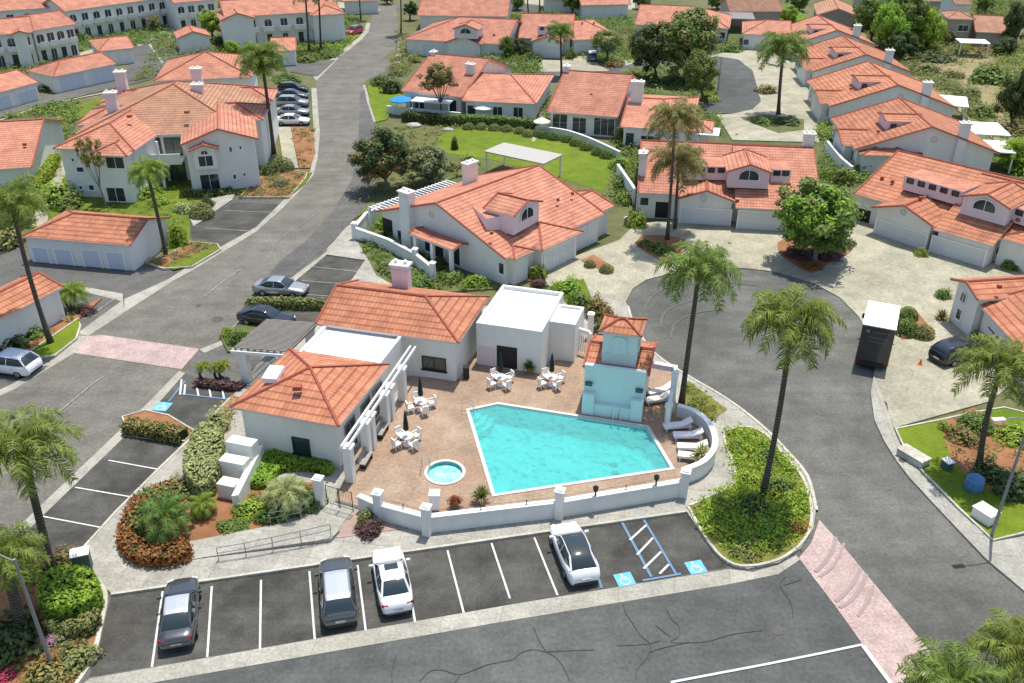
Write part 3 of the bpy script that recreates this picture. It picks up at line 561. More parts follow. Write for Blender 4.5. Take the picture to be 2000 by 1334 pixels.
def roof_uv(pts):
    pts = [Vector(p) for p in pts]; n_ = Vector((0, 0, 0))
    for i in range(len(pts)): a, b_ = pts[i], pts[(i+1) % len(pts)]; n_ += a.cross(b_)
    n_.normalize(); n_ = n_ if n_.z > 0 else -n_
    h = Vector((n_.y, -n_.x, 0)); h = h.normalized() if h.length > 1e-4 else Vector((1, 0, 0)); s = n_.cross(h)
    return [(p.dot(h), p.dot(s)) for p in pts]
def roofbox(par, R, ends='gg', axis='u', pitch=.35, oh=.45, tile='tile_salmon', z0=0, wall='stucco', walls=True, wallpart='wall', roofpart='roof', caps=True, thick=.16, rake=True):
    """one tiled roof with its walls; ends: h(ip) or g(able) at the low / high end of the ridge"""
    L, D = (R.L, R.D) if axis == 'u' else (R.D, R.L)
    def P(a, b_, z): return R.P(a, b_, z) if axis == 'u' else R.P(R.L-b_, a, z)
    z = R.z; hi = z+pitch*D/2; e0 = min(D/2, L/2) if ends[0] == 'h' else 0; e1 = min(D/2, L/2) if ends[1] == 'h' else 0
    if e0+e1 > L: e0 = e1 = L/2; hi = z+pitch*L/2
    if e0 and e0 == L/2 or e1 and e1 == L/2: hi = z+pitch*L/2
    r0, r1 = P(e0, D/2, hi), P(L-e1, D/2, hi); c = [P(0, 0, z), P(L, 0, z), P(L, D, z), P(0, D, z)]
    def deck_faces(dz):
        d = Vector((0, 0, dz)); out = []
        F = [[c[0], c[1], r1, r0], [c[2], c[3], r0, r1]]
        if ends[0] == 'h': F.append([c[3], c[0], r0])
        if ends[1] == 'h': F.append([c[1], c[2], r1])
        return [[p+d for p in f] for f in F]
    m_ = MB()
    for f in deck_faces(0):
        if (f[-1]-f[-2]).length < 1e-3: f = f[:-1]
        m_.face(f, roof_uv(f))
    m_.mi = 1
    for f in deck_faces(-thick):
        if (f[-1]-f[-2]).length < 1e-3: f = f[:-1]
        m_.face(list(reversed(f)))
    d = Vector((0, 0, -thick)); ring = [c[0], c[1]]+([r1] if ends[1] == 'g' else [])+[c[2], c[3]]+([r0] if ends[0] == 'g' else [])
    for i in range(len(ring)): a, b_ = ring[i], ring[(i+1) % len(ring)]; m_.face([a, b_, b_+d, a+d])
    m_.build(roofpart, [tile, 'trim'], par, fix=False)
    if caps:
        k = MB(); up = Vector((0, 0, .03))
        if (r1-r0).length > .05: k.tube([r0+up, r1+up], .11, 5)
        if ends[0] == 'h': k.tube([c[0]+up, r0+up], .10, 5); k.tube([c[3]+up, r0+up], .10, 5)
        elif rake: k.tube([c[0]+up, r0+up], .10, 5); k.tube([c[3]+up, r0+up], .10, 5)
        if ends[1] == 'h': k.tube([c[1]+up, r1+up], .10, 5); k.tube([c[2]+up, r1+up], .10, 5)
        elif rake: k.tube([c[1]+up, r1+up], .10, 5); k.tube([c[2]+up, r1+up], .10, 5)
        k.build('ridge_tiles', 'ridge', par)
    if walls:
        b_ = MB(); zt = z+pitch*oh-thick-.02
        b_.prism([tuple(P(x, y, 0)[:2]) for x, y in ((oh, oh), (L-oh, oh), (L-oh, D-oh), (oh, D-oh))], z0, zt)
        for e, x0, x1 in (('0', oh, oh+.3), ('1', L-oh-.3, L-oh)):
            if ends[int(e)] == 'g':
                q = [(x, y, zz) for x in (x0, x1) for y, zz in ((oh, zt), (D-oh, zt), (D/2, hi-thick-.05))]; q = [P(x+(.001 if x in (x0,) else -.001), y, zz) for x, y, zz in q]
                i = b_.idx(q); [b_.add(f_) for f_ in ((i, i+1, i+2), (i+3, i+5, i+4), (i, i+3, i+4, i+1), (i+1, i+4, i+5, i+2), (i+2, i+5, i+3, i))]
        b_.build(wallpart, wall, par)
    return hi
def flatroof(par, R, z0, parapet=.3, wall='stucco', top='roof_white', name='flat_roof', wallpart='wall'):
    b_ = MB(); b_.prism([tuple(R.P(x, y, 0)[:2]) for x, y in ((0, 0), (R.L, 0), (R.L, R.D), (0, R.D))], z0, R.z); b_.build(wallpart, wall, par)
    t_ = MB(); q_ = [R.P(x, y, R.z+.01) for x, y in ((0, 0), (R.L, 0), (R.L, R.D), (0, R.D))]; t_.face(q_, roof_uv(q_) if 'tile' in top else None); t_.build(name, top, par)
    if parapet:
        p_ = MB(); w_ = .22; h = parapet/2
        for (x0, y0, x1, y1) in ((0, 0, R.L, w_), (0, R.D-w_, R.L, R.D), (0, w_, w_, R.D-w_), (R.L-w_, w_, R.L, R.D-w_)):
            p_.prism([tuple(R.P(x, y, 0)[:2]) for x, y in ((x0, y0), (x1, y0), (x1, y1), (x0, y1))], R.z+.012, R.z+parapet)
        p_.build('parapet', wall, par)
WN = [0]
def opening(par, a, b_, s0, s1, z0, z1, kind='win', frame='white', glass='glass', pr=.05):
    """window, door or garage door on the wall line a-b (outside is to the right of a->b seen from above)"""
    a = Vector((a.x, a.y, 0)); d = Vector((b_.x-a.x, b_.y-a.y, 0)).normalized(); o = Vector((d.y, -d.x, 0))
    def Q(s, z, p): return a+d*s+o*p+Vector((0, 0, z))
    if s1 < s0: s0, s1 = s1, s0
    if z1 < z0: z0, z1 = z1, z0
    w_, h = s1-s0, z1-z0; cx, cz = (s0+s1)/2, (z0+z1)/2
    if kind in ('garage', 'garage_blue'):
        f = MB()
        for c_, hh in (((s0-.07, cz), (.07, h/2+.14)), ((s1+.07, cz), (.07, h/2+.14)), ((cx, z1+.07), (w_/2, .07))): f.box(Q(c_[0], c_[1], .04), (hh[0], .06, hh[1]), d, o)
        fr_ = f.build('garage_door_frame', 'white', par)
        m_ = MB(); nr = max(3, int(h/.55)); nc = max(4, int(w_/.9)); ph, pw = h/nr, w_/nc
        m_.box(Q(cx, cz, .005), (w_/2, .02, h/2), d, o)
        for i in range(nr):
            for j in range(nc): m_.box(Q(s0+pw*(j+.5), z0+ph*(i+.5), .03), (pw/2-.03, .014, ph/2-.025), d, o)
        m_.build('garage_door', kind, par); return
    if kind == 'vent':
        m_ = MB(); n_ = 16; r = min(w_, h)/2
        for k in range(n_):
            a0, a1 = 2*math.pi*k/n_, 2*math.pi*(k+1)/n_
            for p0, p1 in ((.06, .06),):
                m_.face([Q(cx+rr*math.cos(q), cz+rr*math.sin(q), .07) for rr, q in ((r*.62, a0), (r, a0), (r, a1), (r*.62, a1))])
                m_.face([Q(cx+r*math.cos(a0), cz+r*math.sin(a0), 0), Q(cx+r*math.cos(a1), cz+r*math.sin(a1), 0), Q(cx+r*math.cos(a1), cz+r*math.sin(a1), .07), Q(cx+r*math.cos(a0), cz+r*math.sin(a0), .07)])
        m_.build('gable_vent', 'trim', par); return
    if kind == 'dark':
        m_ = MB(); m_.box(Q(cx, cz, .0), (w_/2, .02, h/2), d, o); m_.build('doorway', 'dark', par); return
    fw = .07; f = MB()
    if kind == 'arch':
        n_ = 10; r = w_/2; zc = z1-r*.7 if h > r else z0
        hh = z1-zc
        arc = [(cx+r*math.cos(math.pi*k/n_), zc+hh*math.sin(math.pi*k/n_)) for k in range(n_+1)]
        pts = [(s1, z0)]+arc+[(s0, z0)] if zc > z0+.02 else arc
        g_ = MB(); g_.face([Q(x, z, .03) for x, z in pts])
        for i in range(len(pts)):
            p, q = pts[i], pts[(i+1) % len(pts)]; f.tube([Q(p[0], p[1], .04), Q(q[0], q[1], .04)], .06, 4)
        f.box(Q(cx, (z0+z1)/2, .05), (.025, .02, h/2), d, o)
        fr_ = f.build('window', frame, par); g_.build('pane', glass, fr_, fix=False); return
    for c_, hh in (((s0+fw/2, cz), (fw/2, h/2)), ((s1-fw/2, cz), (fw/2, h/2)), ((cx, z1-fw/2), (w_/2-fw, fw/2)), ((cx, z0+fw/2), (w_/2-fw, fw/2))): f.box(Q(c_[0], c_[1], .035), (hh[0], .05, hh[1]), d, o)
    nm = max(1, round(w_/.9)) if kind in ('win', 'slider') else 1
    for j in range(1, nm): f.box(Q(s0+w_*j/nm, cz, .045), (.025, .03, h/2-fw), d, o)
    if kind == 'win': f.box(Q(cx, z0-.04, .07), (w_/2+.08, .09, .035), d, o)
    fr_ = f.build('door' if kind in ('door', 'slider') else 'window', frame, par)
    g_ = MB(); g_.box(Q(cx, cz, .01), (w_/2-fw, .015, h/2-fw), d, o); g_.build('pane', glass, fr_)
def opx(par, R, side, p0, p1, kind='win', oh=.45, frame='white', glass='glass', snap=None):
    """opening measured on the photograph: top left and bottom right corner on a wall of R"""
    a, b_ = R.wall(side, oh); q0, q1 = onwall(p0, a, b_), onwall(p1, a, b_); d = (b_-a).xy.normalized()
    s0, s1 = (q0-a).xy.dot(d), (q1-a).xy.dot(d); z0, z1 = q1.z, q0.z
    if snap is not None: z1 = snap+abs(z1-z0); z0 = snap
    opening(par, a, b_, s0, s1, z0, z1, kind, frame, glass)
def vents(par, pts, z, r=.16, h=.35):
    b_ = MB()
    for p in pts:
        q = W(p, z); b_.box((q.x, q.y, q.z+.02), (r*1.2, r*1.0, .14)); b_.build('roof_vent', 'ridge', par); b_ = MB()
def chimney(par, p, z0, z1, w_=1.3, d_=.9, u=None, m='stucco', pots=True):
    q = W(p, z0); u = u or Vector((1, 0)); ux = (u.x, u.y, 0)
    b_ = MB(); b_.box((q.x, q.y, (z0-2.2+z1)/2), (w_/2, d_/2, (z1-z0+2.2)/2), ux)
    b_.box((q.x, q.y, z1-.35), (w_/2+.07, d_/2+.07, .06), ux)
    c = b_.build('chimney', m, par)
    k = MB(); k.box((q.x, q.y, z1+.09), (w_/2+.13, d_/2+.13, .09), ux)
    if pots:
        for s in (-.3, .3): k.lathe((q.x+ux[0]*s*w_, q.y+ux[1]*s*w_, z1+.18), ((.16, 0), (.13, .2), (.18, .24), (.08, .32)), 8)
    k.build('chimney_cap', 'stucco', c)
def dormer(par, A, B, z, depth, h, arch=True, wall='stucco_pink', tile='tile_salmon', sidew=0, pitch=.35, wins=0, ends='gg'):
    """gabled dormer: A,B = foot of its front wall at roof height z"""
    R = Rect(A, B, z+h, depth); R2 = R.sub(-.25, R.L+.25, -.3, R.D, z+h)
    roofbox(par, R2, ends, 'v', pitch=pitch, oh=.25, tile=tile, z0=z-.6, wall=wall, wallpart='dormer_wall', roofpart='dormer_roof', thick=.1)
    a, b_ = R2.wall('f', .25); a = a-R.v.to_3d()*.05; b_ = b_-R.v.to_3d()*.05
    if arch: L = (b_-a).length; opening(par, a, b_, L*.25, L*.75, z+h*.22, z+h*.22+min(L*.28, h*1.0), 'arch', 'white', 'glass')
    return R2
def clerestory(par, A, B, z, depth, h, n=3, wall='stucco_pink'):
    R = Rect(A, B, z+h, depth)
    flatroof(par, R, z-.6, .0, wall, 'tile_salmon', name='dormer_roof', wallpart='dormer_wall')
    a, b_ = R.wall('f'); L = R.L
    for k in range(n):
        c = L*(k+.6)/(n+.2); opening(par, a, b_, c-.36, c+.36, z+h*.25, z+h*.88, 'pane1', 'metal_dark')
    return R
def bld(name, label, cat, R=None, group=None):
    loc = R.P(R.L/2, R.D/2, 0) if R else Vector((0, 0, 0)); loc.z = 0
    return empty(name, label, cat, loc, 0, group)

# ================================================================ clubhouse and pool terrace
DZ = .4
R = Rect((448, 795), (662, 833), 3.8, (762, 712)); RP = R
club_ = bld('clubhouse', 'pool clubhouse with red tiled hip roofs and white flat roofs beside the swimming pool', 'clubhouse', R)
roofbox(club_, R, 'hh', 'u', tile='tile_orange', z0=.1, oh=.5)
opx(club_, R, 'f', (570, 852), (608, 890), 'win', .5, frame='metal_dark', glass='glass')
sk = MB(); a, b_, c, d = [W(p, z) for p, z in (((511, 740), 4.75), ((540, 742), 4.75), ((556, 716), 5.0), ((527, 714), 5.0))]
for q in (a, b_, c, d): q.z += .06
sk.face([a, b_, c, d]); [sk.face([x, y, y-Vector((0, 0, .35)), x-Vector((0, 0, .35))]) for x, y in ((a, b_), (b_, c), (c, d), (d, a))]
sk.build('skylight', 'roof_white', club_)
vents(club_, [(581, 757)], 4.9, .22)
R = Rect((617, 632), (896, 670), 4.0, (955, 579)); RM = R
roofbox(club_, R, 'gh', 'u', tile='tile_orange', z0=.1, oh=.5)
opx(club_, R, 'f', (824, 694), (872, 726), 'win', .5, frame='metal_dark', glass='glass_green')
chimney(club_, (785, 556), 4.6, 6.3, 1.35, .8, R.u, 'stucco_pink')
# flat white roof between the two tiled ones
a = W((612, 690), 3.6); R2 = RM.sub(.6, RM.L-4.4, -4.6, .55, 3.62); flatroof(club_, R2, .1, .28)
RF = R2
# flat block by the pool, with its shaded doorway
R = Rect((930, 637), (1058, 655), 3.7, (1098, 577)); RW = R; flatroof(club_, R, .1, .3)
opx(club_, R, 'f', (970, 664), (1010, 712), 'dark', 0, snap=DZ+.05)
opx(club_, R, 'f', (935, 668), (966, 708), 'door', 0, frame='stucco_pink', glass='stucco_pink', snap=DZ+.05)
R3 = RW.sub(RW.L-.01, RW.L+2.0, 2.4, RW.D-1.4, 3.45); flatroof(club_, R3, .1, .2, 'stucco')
# glazed doors behind the arcade, along the pavilion's pool side
a, b_ = RP.wall('r', .5)
for s in (1.0, 3.4, 5.4): opening(club_, a, b_, s, s+1.5, DZ+.05, DZ+2.3, 'slider', 'metal_grey', 'glass_green')
# heavy white wall blocks stepping down from the pavilion
for (x, y, z, hx, hy) in ((472, 860, 2.3, .92, .42), (457, 896, 1.75, .88, .42), (446, 940, 1.25, .62, .42)):
    q = W((x, y), z); m_ = MB(); m_.box((q.x, q.y, z/2), (hx, hy, z/2), RP.u.to_3d()); m_.build('buttress', 'stucco', club_, bevel=.04)
q0, q1 = W((500, 862), 1.6), W((452, 970), 1.2); m_ = MB(); d_ = (q1-q0).xy
m_.prism([(q0.x, q0.y), (q0.x+.4, q0.y+.1), (q1.x+.4, q1.y+.1), (q1.x, q1.y)], 0, 1.25); m_.build('garden_wall', 'stucco', club_)
# dark wall lamps beside the doors
for p, R_q in (((845, 718), RM),):
    pass
# arcade pergola: two long white beams over square columns
pg = empty('pergola', 'long white beam pergola on square columns over the clubhouse doors', 'pergola', RP.P(RP.L+1, 4, 0))
ax0, ax1 = W((670, 868), 3.25), W((800, 680), 3.25); dr = (ax1-ax0).normalized(); ox = Vector((dr.y, -dr.x, 0)); Lp = (ax1-ax0).length
for k, o_ in enumerate((0, .38)):
    m_ = MB(); m_.box((ax0+ax1)/2+ox*o_-Vector((0, 0, 0)), (Lp/2+.3, .06, .10), dr); m_.build('beam', 'white', pg)
for k, s in enumerate((.15, Lp*.24, Lp*.31, Lp*.52, Lp*.6, Lp*.8)):
    c = ax0+dr*s+ox*.2; m_ = MB(); m_.box((c.x, c.y, (3.13+DZ)/2), (.27, .27, (3.13-DZ)/2), dr); m_.box((c.x, c.y, 3.0), (.36, .36, .1), dr); m_.build('column', 'stucco', pg, bevel=.02)
# grey lattice pergola at the street side
pg = empty('pergola', 'weathered grey lattice pergola at the street side of the clubhouse', 'pergola', W((530, 670), 0))
A, B, C_, D_ = [W(p, 2.9) for p in ((458, 682), (560, 690), (622, 640), (520, 628))]
e1 = (B-A); e2 = (D_-A)
n_ = 26
for k in range(n_+1):
    p = A+e1*0+e2*(k/n_); m_ = MB(); m_.box(p+e1*.5+Vector((0, 0, .16)), (e1.length*.5, .035, .05), e1); m_.build('lath', 'wood_grey', pg)
for k in range(9):
    p = A+e1*(k/8); m_ = MB(); m_.box(p+e2*.5, (e2.length*.5, .05, .09), e2); m_.build('rafter', 'wood_grey', pg)
for p in (A+e1*.12+e2*.04, A+e1*.9+e2*.04, A+e1*.1+e2*.93, A+e1*.9+e2*.93):
    m_ = MB(); m_.box((p.x, p.y, 1.4), (.3, .3, 1.4), e1); m_.box((p.x, p.y, 2.72), (.38, .38, .07), e1); m_.build('column', 'stucco', pg)
for s in (.0, .06):
    m_ = MB(); m_.box(A+e1*.5+e2*(s-.03)+Vector((0, 0, -.15)), (e1.length*.56, .06, .1), e1); m_.build('beam', 'white', pg)

# terrace
deck_px = [(655, 975), (672, 935), (700, 880), (770, 790), (800, 735), (905, 740), (925, 700), (1065, 725), (1100, 690), (1118, 640), (1175, 650), (1270, 700), (1318, 735), (1322, 800)]
DP = [tuple(W(p, DZ)[:2]) for p in deck_px]
arc = [W(p, DZ) for p in ((1322, 800), (1362, 826), (1388, 862), (1388, 900), (1337, 938))]
wall_line = [tuple(W(p, DZ)[:2]) for p in ((1322, 812), (1352, 822), (1378, 842), (1392, 868), (1392, 896), (1372, 922), (1336, 938))]
outer = smooth(wall_line, 4, closed=False)+[W(p, DZ).xy for p in ((1092, 972), (834, 1008), (690, 985))]
DPF = DP[:-1]+[tuple(q) for q in outer]+[]
def offset(P, d):
    """grow an outline (counter clockwise or clockwise alike)"""
    A2 = sum(P[i][0]*P[(i+1) % len(P)][1]-P[(i+1) % len(P)][0]*P[i][1] for i in range(len(P))); sg = 1 if A2 > 0 else -1; out = []
    for i in range(len(P)):
        a, b_, c = Vector(P[i-1]), Vector(P[i]), Vector(P[(i+1) % len(P)]); e, f = (b_-a).normalized(), (c-b_).normalized()
        n1 = Vector((e.y, -e.x))*sg; n2 = Vector((f.y, -f.x))*sg; k = (n1+n2); k = k/(k.length_squared/2) if k.length > .3 else n1; out.append(tuple(b_+k*d))
    return out
# the deck is cut round the pool and the spa
ring_tub = [(tubc.x+(tubr+.2)*math.cos(a*math.pi/14), tubc.y+(tubr+.2)*math.sin(a*math.pi/14)) for a in range(28)]
PC = offset(PW, .24)
def deck_with_holes(outer_, holes, z, m):
    bm = bmesh.new(); es = []
    for lp in [outer_]+holes:
        vs = [bm.verts.new((p[0], p[1], z)) for p in lp]
        es += [bm.edges.new((vs[i], vs[(i+1) % len(vs)])) for i in range(len(vs))]
    bmesh.ops.triangle_fill(bm, use_beauty=True, use_dissolve=False, edges=es)
    for f in bm.faces:
        if f.normal.z < 0: f.normal_flip()
    bmesh.ops.recalc_face_normals(bm, faces=bm.faces)
    for f in bm.faces:
        if f.normal.z < 0: f.normal_flip()
    me = bpy.data.meshes.new('terrace'); bm.to_mesh(me); bm.free(); me.materials.append(MT[m]); o = bpy.data.objects.new('terrace', me); COL.objects.link(o); tag(o, kind='structure'); return o
deck_with_holes(DPF, [PC, ring_tub], DZ, 'deck')
m_ = MB(); k_ = len(DPF); i0 = m_.idx([(x, y, 0) for x, y in DPF]+[(x, y, DZ-.003) for x, y in DPF]); [m_.add((i0+a, i0+(a+1) % k_, i0+k_+(a+1) % k_, i0+k_+a)) for a in range(k_)]
tag(m_.build('terrace', 'stucco'), kind='structure')
# pool: the basin goes down through the pavement slab, which is hidden under the terrace
pool = empty('swimming_pool', 'large bright turquoise swimming pool with a slanted five sided outline', 'swimming pool', (PW[0][0]+4, PW[0][1]-3, 0))
def basin(par, poly, ztop, zb, wallm, floorm):
    m_ = MB(); k = len(poly); i = m_.idx([(x, y, ztop) for x, y in poly]+[(x, y, zb) for x, y in poly])
    for a in range(k): m_.add((i+a, i+(a+1) % k, i+k+(a+1) % k, i+k+a))
    m_.mi = 1; m_.add(tuple(i+k+a for a in range(k))); return m_.build('basin', [wallm, floorm], par)
basin(pool, PW, DZ+.0, DZ-1.45, 'pool_wall_tile', 'pool_plaster')
def ringcap(par, inn, out_, z0, z1, m, name='coping'):
    m_ = MB(); k = len(inn)
    for a in range(k):
        b2 = (a+1) % k; I0, I1, O0, O1 = inn[a], inn[b2], out_[a], out_[b2]
        m_.face([(*I0, z1), (*I1, z1), (*O1, z1), (*O0, z1)]); m_.face([(*O0, z0), (*O1, z0), (*O1, z1), (*O0, z1)]); m_.face([(*I0, z0), (*I1, z0), (*I1, z1), (*I0, z1)])
    return m_.build(name, m, par)
ringcap(pool, PW, PC, DZ-.12, DZ+.05, 'coping')
m_ = MB(); m_.face([(x, y, DZ-.13) for x, y in PW]); o_ = m_.build('water', 'water', pool, fix=False); [p.flip() for p in o_.data.polygons if p.normal.z < 0]
# waterline tiles, entry steps, drains
m_ = MB(); PI_ = offset(PW, -.01)
for a in range(5): b2 = (a+1) % 5; m_.face([(*PI_[a], DZ-.02), (*PI_[b2], DZ-.02), (*PI_[b2], DZ-.24), (*PI_[a], DZ-.24)])
m_.build('waterline_tiles', 'stucco_aqua', pool)
mat('pool_blue', (.03, .42, .50), .5)
c0, c1, c2 = [Vector(p) for p in (PW[0], PW[1], PW[4])]
for k in range(3):
    r = 1.9-.5*k; m_ = MB(); d1, d2 = (c1-c0).normalized(), (c2-c0).normalized(); m_.prism([tuple(c0+d1*.03+d2*.03), tuple(c0+d1*r), tuple(c0+d1*r*.7+d2*r*.7), tuple(c0+d2*r)], DZ-1.44, DZ-.3-.28*(2-k)); m_.build('step', 'pool_plaster', pool)
for p in ((1200, 882), (1203, 898)):
    q = W(p, DZ-.35); m_ = MB(); m_.lathe((q.x, q.y, DZ-1.44), ((.30, 0), (.26, .04), (.2, .07)), 12); m_.build('drain', 'iron', pool)
# spa
spa = empty('hot_tub', 'round sunken hot tub with white rim and foaming green water', 'hot tub', (tubc.x, tubc.y, DZ))
tw = [(tubc.x+tubr*math.cos(a*math.pi/14), tubc.y+tubr*math.sin(a*math.pi/14)) for a in range(28)]
basin(spa, tw, DZ, DZ-1.0, 'pool_plaster', 'pool_plaster'); ringcap(spa, tw, ring_tub, DZ-.05, DZ+.07, 'coping')
mat('spa_water', (.10, .52, .42), .12, noise=(.55, .85, .75), scale=2.2, spec=.6)
tin = [(tubc.x+(tubr-.42)*math.cos(a*math.pi/14), tubc.y+(tubr-.42)*math.sin(a*math.pi/14)) for a in range(28)]
ringcap(spa, tin, tw, DZ-.7, DZ-.45, 'stucco_aqua', 'bench')
m_ = MB(); m_.face([(x, y, DZ-.22) for x, y in tw]); o_ = m_.build('water', 'spa_water', spa, fix=False); [p.flip() for p in o_.data.polygons if p.normal.z < 0]
# rails
def rail(name, label, pts, h=1.0, r=.025, m='metal_grey', posts=True, mid=1, group=None, cat='railing'):
    P_ = [Vector(p) for p in pts]; e = empty(name, label, cat, P_[0], 0, group)
    for k in range(mid+1):
        m_ = MB(); m_.tube([p+Vector((0, 0, h*(1-k*.42))) for p in P_], r, 5); m_.build('rail', m, e)
    if posts:
        for p in P_: m_ = MB(); m_.tube([p, p+Vector((0, 0, h))], r*1.2, 5); m_.build('post', m, e)
    return e
for (cx, cy, dx, dy, lab) in ((832, 918, 0, 1, 'curved steel grab rail at the left rim of the hot tub'), (1202, 824, 0, 1, 'pair of steel ladder rails at the far edge of the pool under the blue wall'), (912, 803, 1, 0, 'steel grab rail at the left corner of the pool steps')):
    q = W((cx, cy), DZ); e = empty('grab_rail', lab, 'grab rail', q)
    for s in (-.25, .25):
        o_ = Vector((s, 0, 0)) if dy else Vector((0, s, 0)); t2 = Vector((0, -1, 0)) if dy else Vector((1, 0, 0))
        m_ = MB(); m_.tube([q+o_-t2*.35, q+o_-t2*.3+Vector((0, 0, .75)), q+o_+Vector((0, 0, .9)), q+o_+t2*.45+Vector((0, 0, .6)), q+o_+t2*.5+Vector((0, 0, -.3))], .025, 6); m_.build('tube', 'chrome', e)

# boundary wall of the terrace with its pillars
bw = empty('pool_wall', 'low white stucco wall with pillars and wire rail round the pool terrace', 'wall', (outer[-2].x, outer[-2].y, 0))
o_pts = [Vector(q) for q in outer]
def wallrun(par, P_, w_, z0, z1, m='stucco', cap=None, name='wall_panel'):
    m_ = MB(); N = len(P_); Lf, Rt = [], []
    for i, p in enumerate(P_):
        a = P_[max(0, i-1)]; c = P_[min(N-1, i+1)]; d = (c-a).normalized(); nn = Vector((-d.y, d.x)); Lf.append(p+nn*w_/2); Rt.append(p-nn*w_/2)
    m_.prism([tuple(q) for q in Lf]+[tuple(q) for q in reversed(Rt)], z0, z1); o = m_.build(name, m, par)
    if cap:
        m_ = MB(); Lf2 = [a+(a-b_).normalized()*.05 for a, b_ in zip(Lf, Rt)]; Rt2 = [b_+(b_-a).normalized()*.05 for a, b_ in zip(Lf, Rt)]
        m_.prism([tuple(q) for q in Lf2]+[tuple(q) for q in reversed(Rt2)], z1+.002, z1+.08); m_.build('wall_cap', cap, par)
    return o
def pillar(par, p, w_, z1, z0=0):
    m_ = MB(); m_.box((p.x, p.y, (z0+z1)/2), (w_/2, w_/2, (z1-z0)/2), RP.u.to_3d()); o = m_.build('pillar', 'stucco', par)
    m_ = MB(); m_.box((p.x, p.y, z1+.06), (w_/2+.06, w_/2+.06, .06), RP.u.to_3d()); m_.box((p.x, p.y, z1+.16), (w_/2-.05, w_/2-.05, .05), RP.u.to_3d()); m_.build('pillar_cap', 'white', o)
def gpx(p): return W(p, 0).xy
wall_pts = [gpx((1336, 975)), gpx((1092, 1012)), gpx((836, 1045)), gpx((740, 1010)), gpx((700, 992))]
N1 = len(outer)-3
wallrun(bw, [Vector(q) for q in outer[:N1]], .28, 0, 1.25, cap='white')
wallrun(bw, [gpx((1336, 970)), gpx((1092, 1012)), gpx((836, 1042))], .28, 0, 1.25, cap='white')
wallrun(bw, [gpx((836, 1042)), gpx((738, 1016)), gpx((704, 1000))], .28, 0, 1.25, cap='white')
for p, h in (((1334, 972), 1.95), ((1092, 1015), 2.15), ((835, 1047), 2.1), ((742, 1018), 2.1), ((628, 992), 2.2)): pillar(bw, gpx(p), .48, h)
for pts in ([(1336, 970), (1278, 978), (1220, 990), (1161, 1000), (1092, 1012)], [(1092, 1012), (1028, 1020), (940, 1030), (836, 1042)], [(836, 1042), (790, 1028), (742, 1016)]):
    for k in range(2): m_ = MB(); m_.tube([Vector((*gpx(p), 1.36+.3*k)) for p in pts], .012, 4); m_.build('wire_rail', 'metal_dark', bw)
    for p in pts[1:-1]: m_ = MB(); q = gpx(p); m_.tube([(q.x, q.y, 1.3), (q.x, q.y, 1.72)], .03, 5); m_.build('rail_post', 'metal_dark', bw)
for p, lab in (((1161, 1003), 'black lantern on the pool wall post nearest the middle pillar'), ((1278, 981), 'black lantern on the pool wall post towards the right pillar')):
    q = gpx(p); e = MB(); e.lathe((q.x, q.y, 1.33), ((.05, 0), (.05, .35), (.14, .42), (.17, .62), (.19, .66), (.05, .8)), 8); tag(e.build('wall_lantern', 'plastic_black', loc=(q.x, q.y, 0)), lab, 'lantern')
# gate between pillars and path rails
gt = empty('pool_gate', 'thin dark metal gate at the top of the ramp into the terrace', 'gate', W((665, 985), .3))
P0, P1 = W((640, 985), DZ), W((690, 1000), DZ)
for s in (0, .45, .5, 1): q = P0.lerp(P1, s); m_ = MB(); m_.tube([q, q+Vector((0, 0, 1.5))], .03, 5); m_.build('gate_post', 'metal_dark', gt)
for h in (.15, 1.45): m_ = MB(); m_.tube([P0+Vector((0, 0, h)), P1+Vector((0, 0, h))], .02, 4); m_.build('gate_rail', 'metal_dark', gt)
m_ = MB()
for k in range(1, 16): q = P0.lerp(P1, k/16); m_.tube([q+Vector((0, 0, .15)), q+Vector((0, 0, 1.45))], .008, 4)
m_.build('gate_bars', 'metal_dark', gt)
rail('handrail', 'steel handrail along the lower edge of the ramp beside the parking pavement', [Vector((*gpx(p), z)) for p, z in (((428, 1098), .1), ((482, 1090), .15), ((535, 1080), .2), ((590, 1070), .28), ((648, 1058), .35))], .95)
rail('handrail', 'steel handrail on the garden side of the ramp in front of the ferns', [Vector((*gpx(p), z)) for p, z in (((530, 1032), .2), ((590, 1022), .28), ((618, 995), .35))], .95)
rp_ = MB(); P_ = [gpx(p) for p in ((372, 1097), (648, 1062), (664, 1045), (650, 1040), (600, 1022), (372, 1062))]; i = rp_.idx([(P_[0].x, P_[0].y, .18), (P_[1].x, P_[1].y, .40), (P_[2].x, P_[2].y, .40), (P_[3].x, P_[3].y, .40), (P_[4].x, P_[4].y, .38), (P_[5].x, P_[5].y, .18)]+[(q.x, q.y, 0) for q in P_])
rp_.add((i, i+1, i+2, i+3, i+4, i+5)); [rp_.add((i+a, i+(a+1) % 6, i+6+(a+1) % 6, i+6+a)) for a in range(6)]
tag(rp_.build('ramp', 'concrete'), kind='structure')

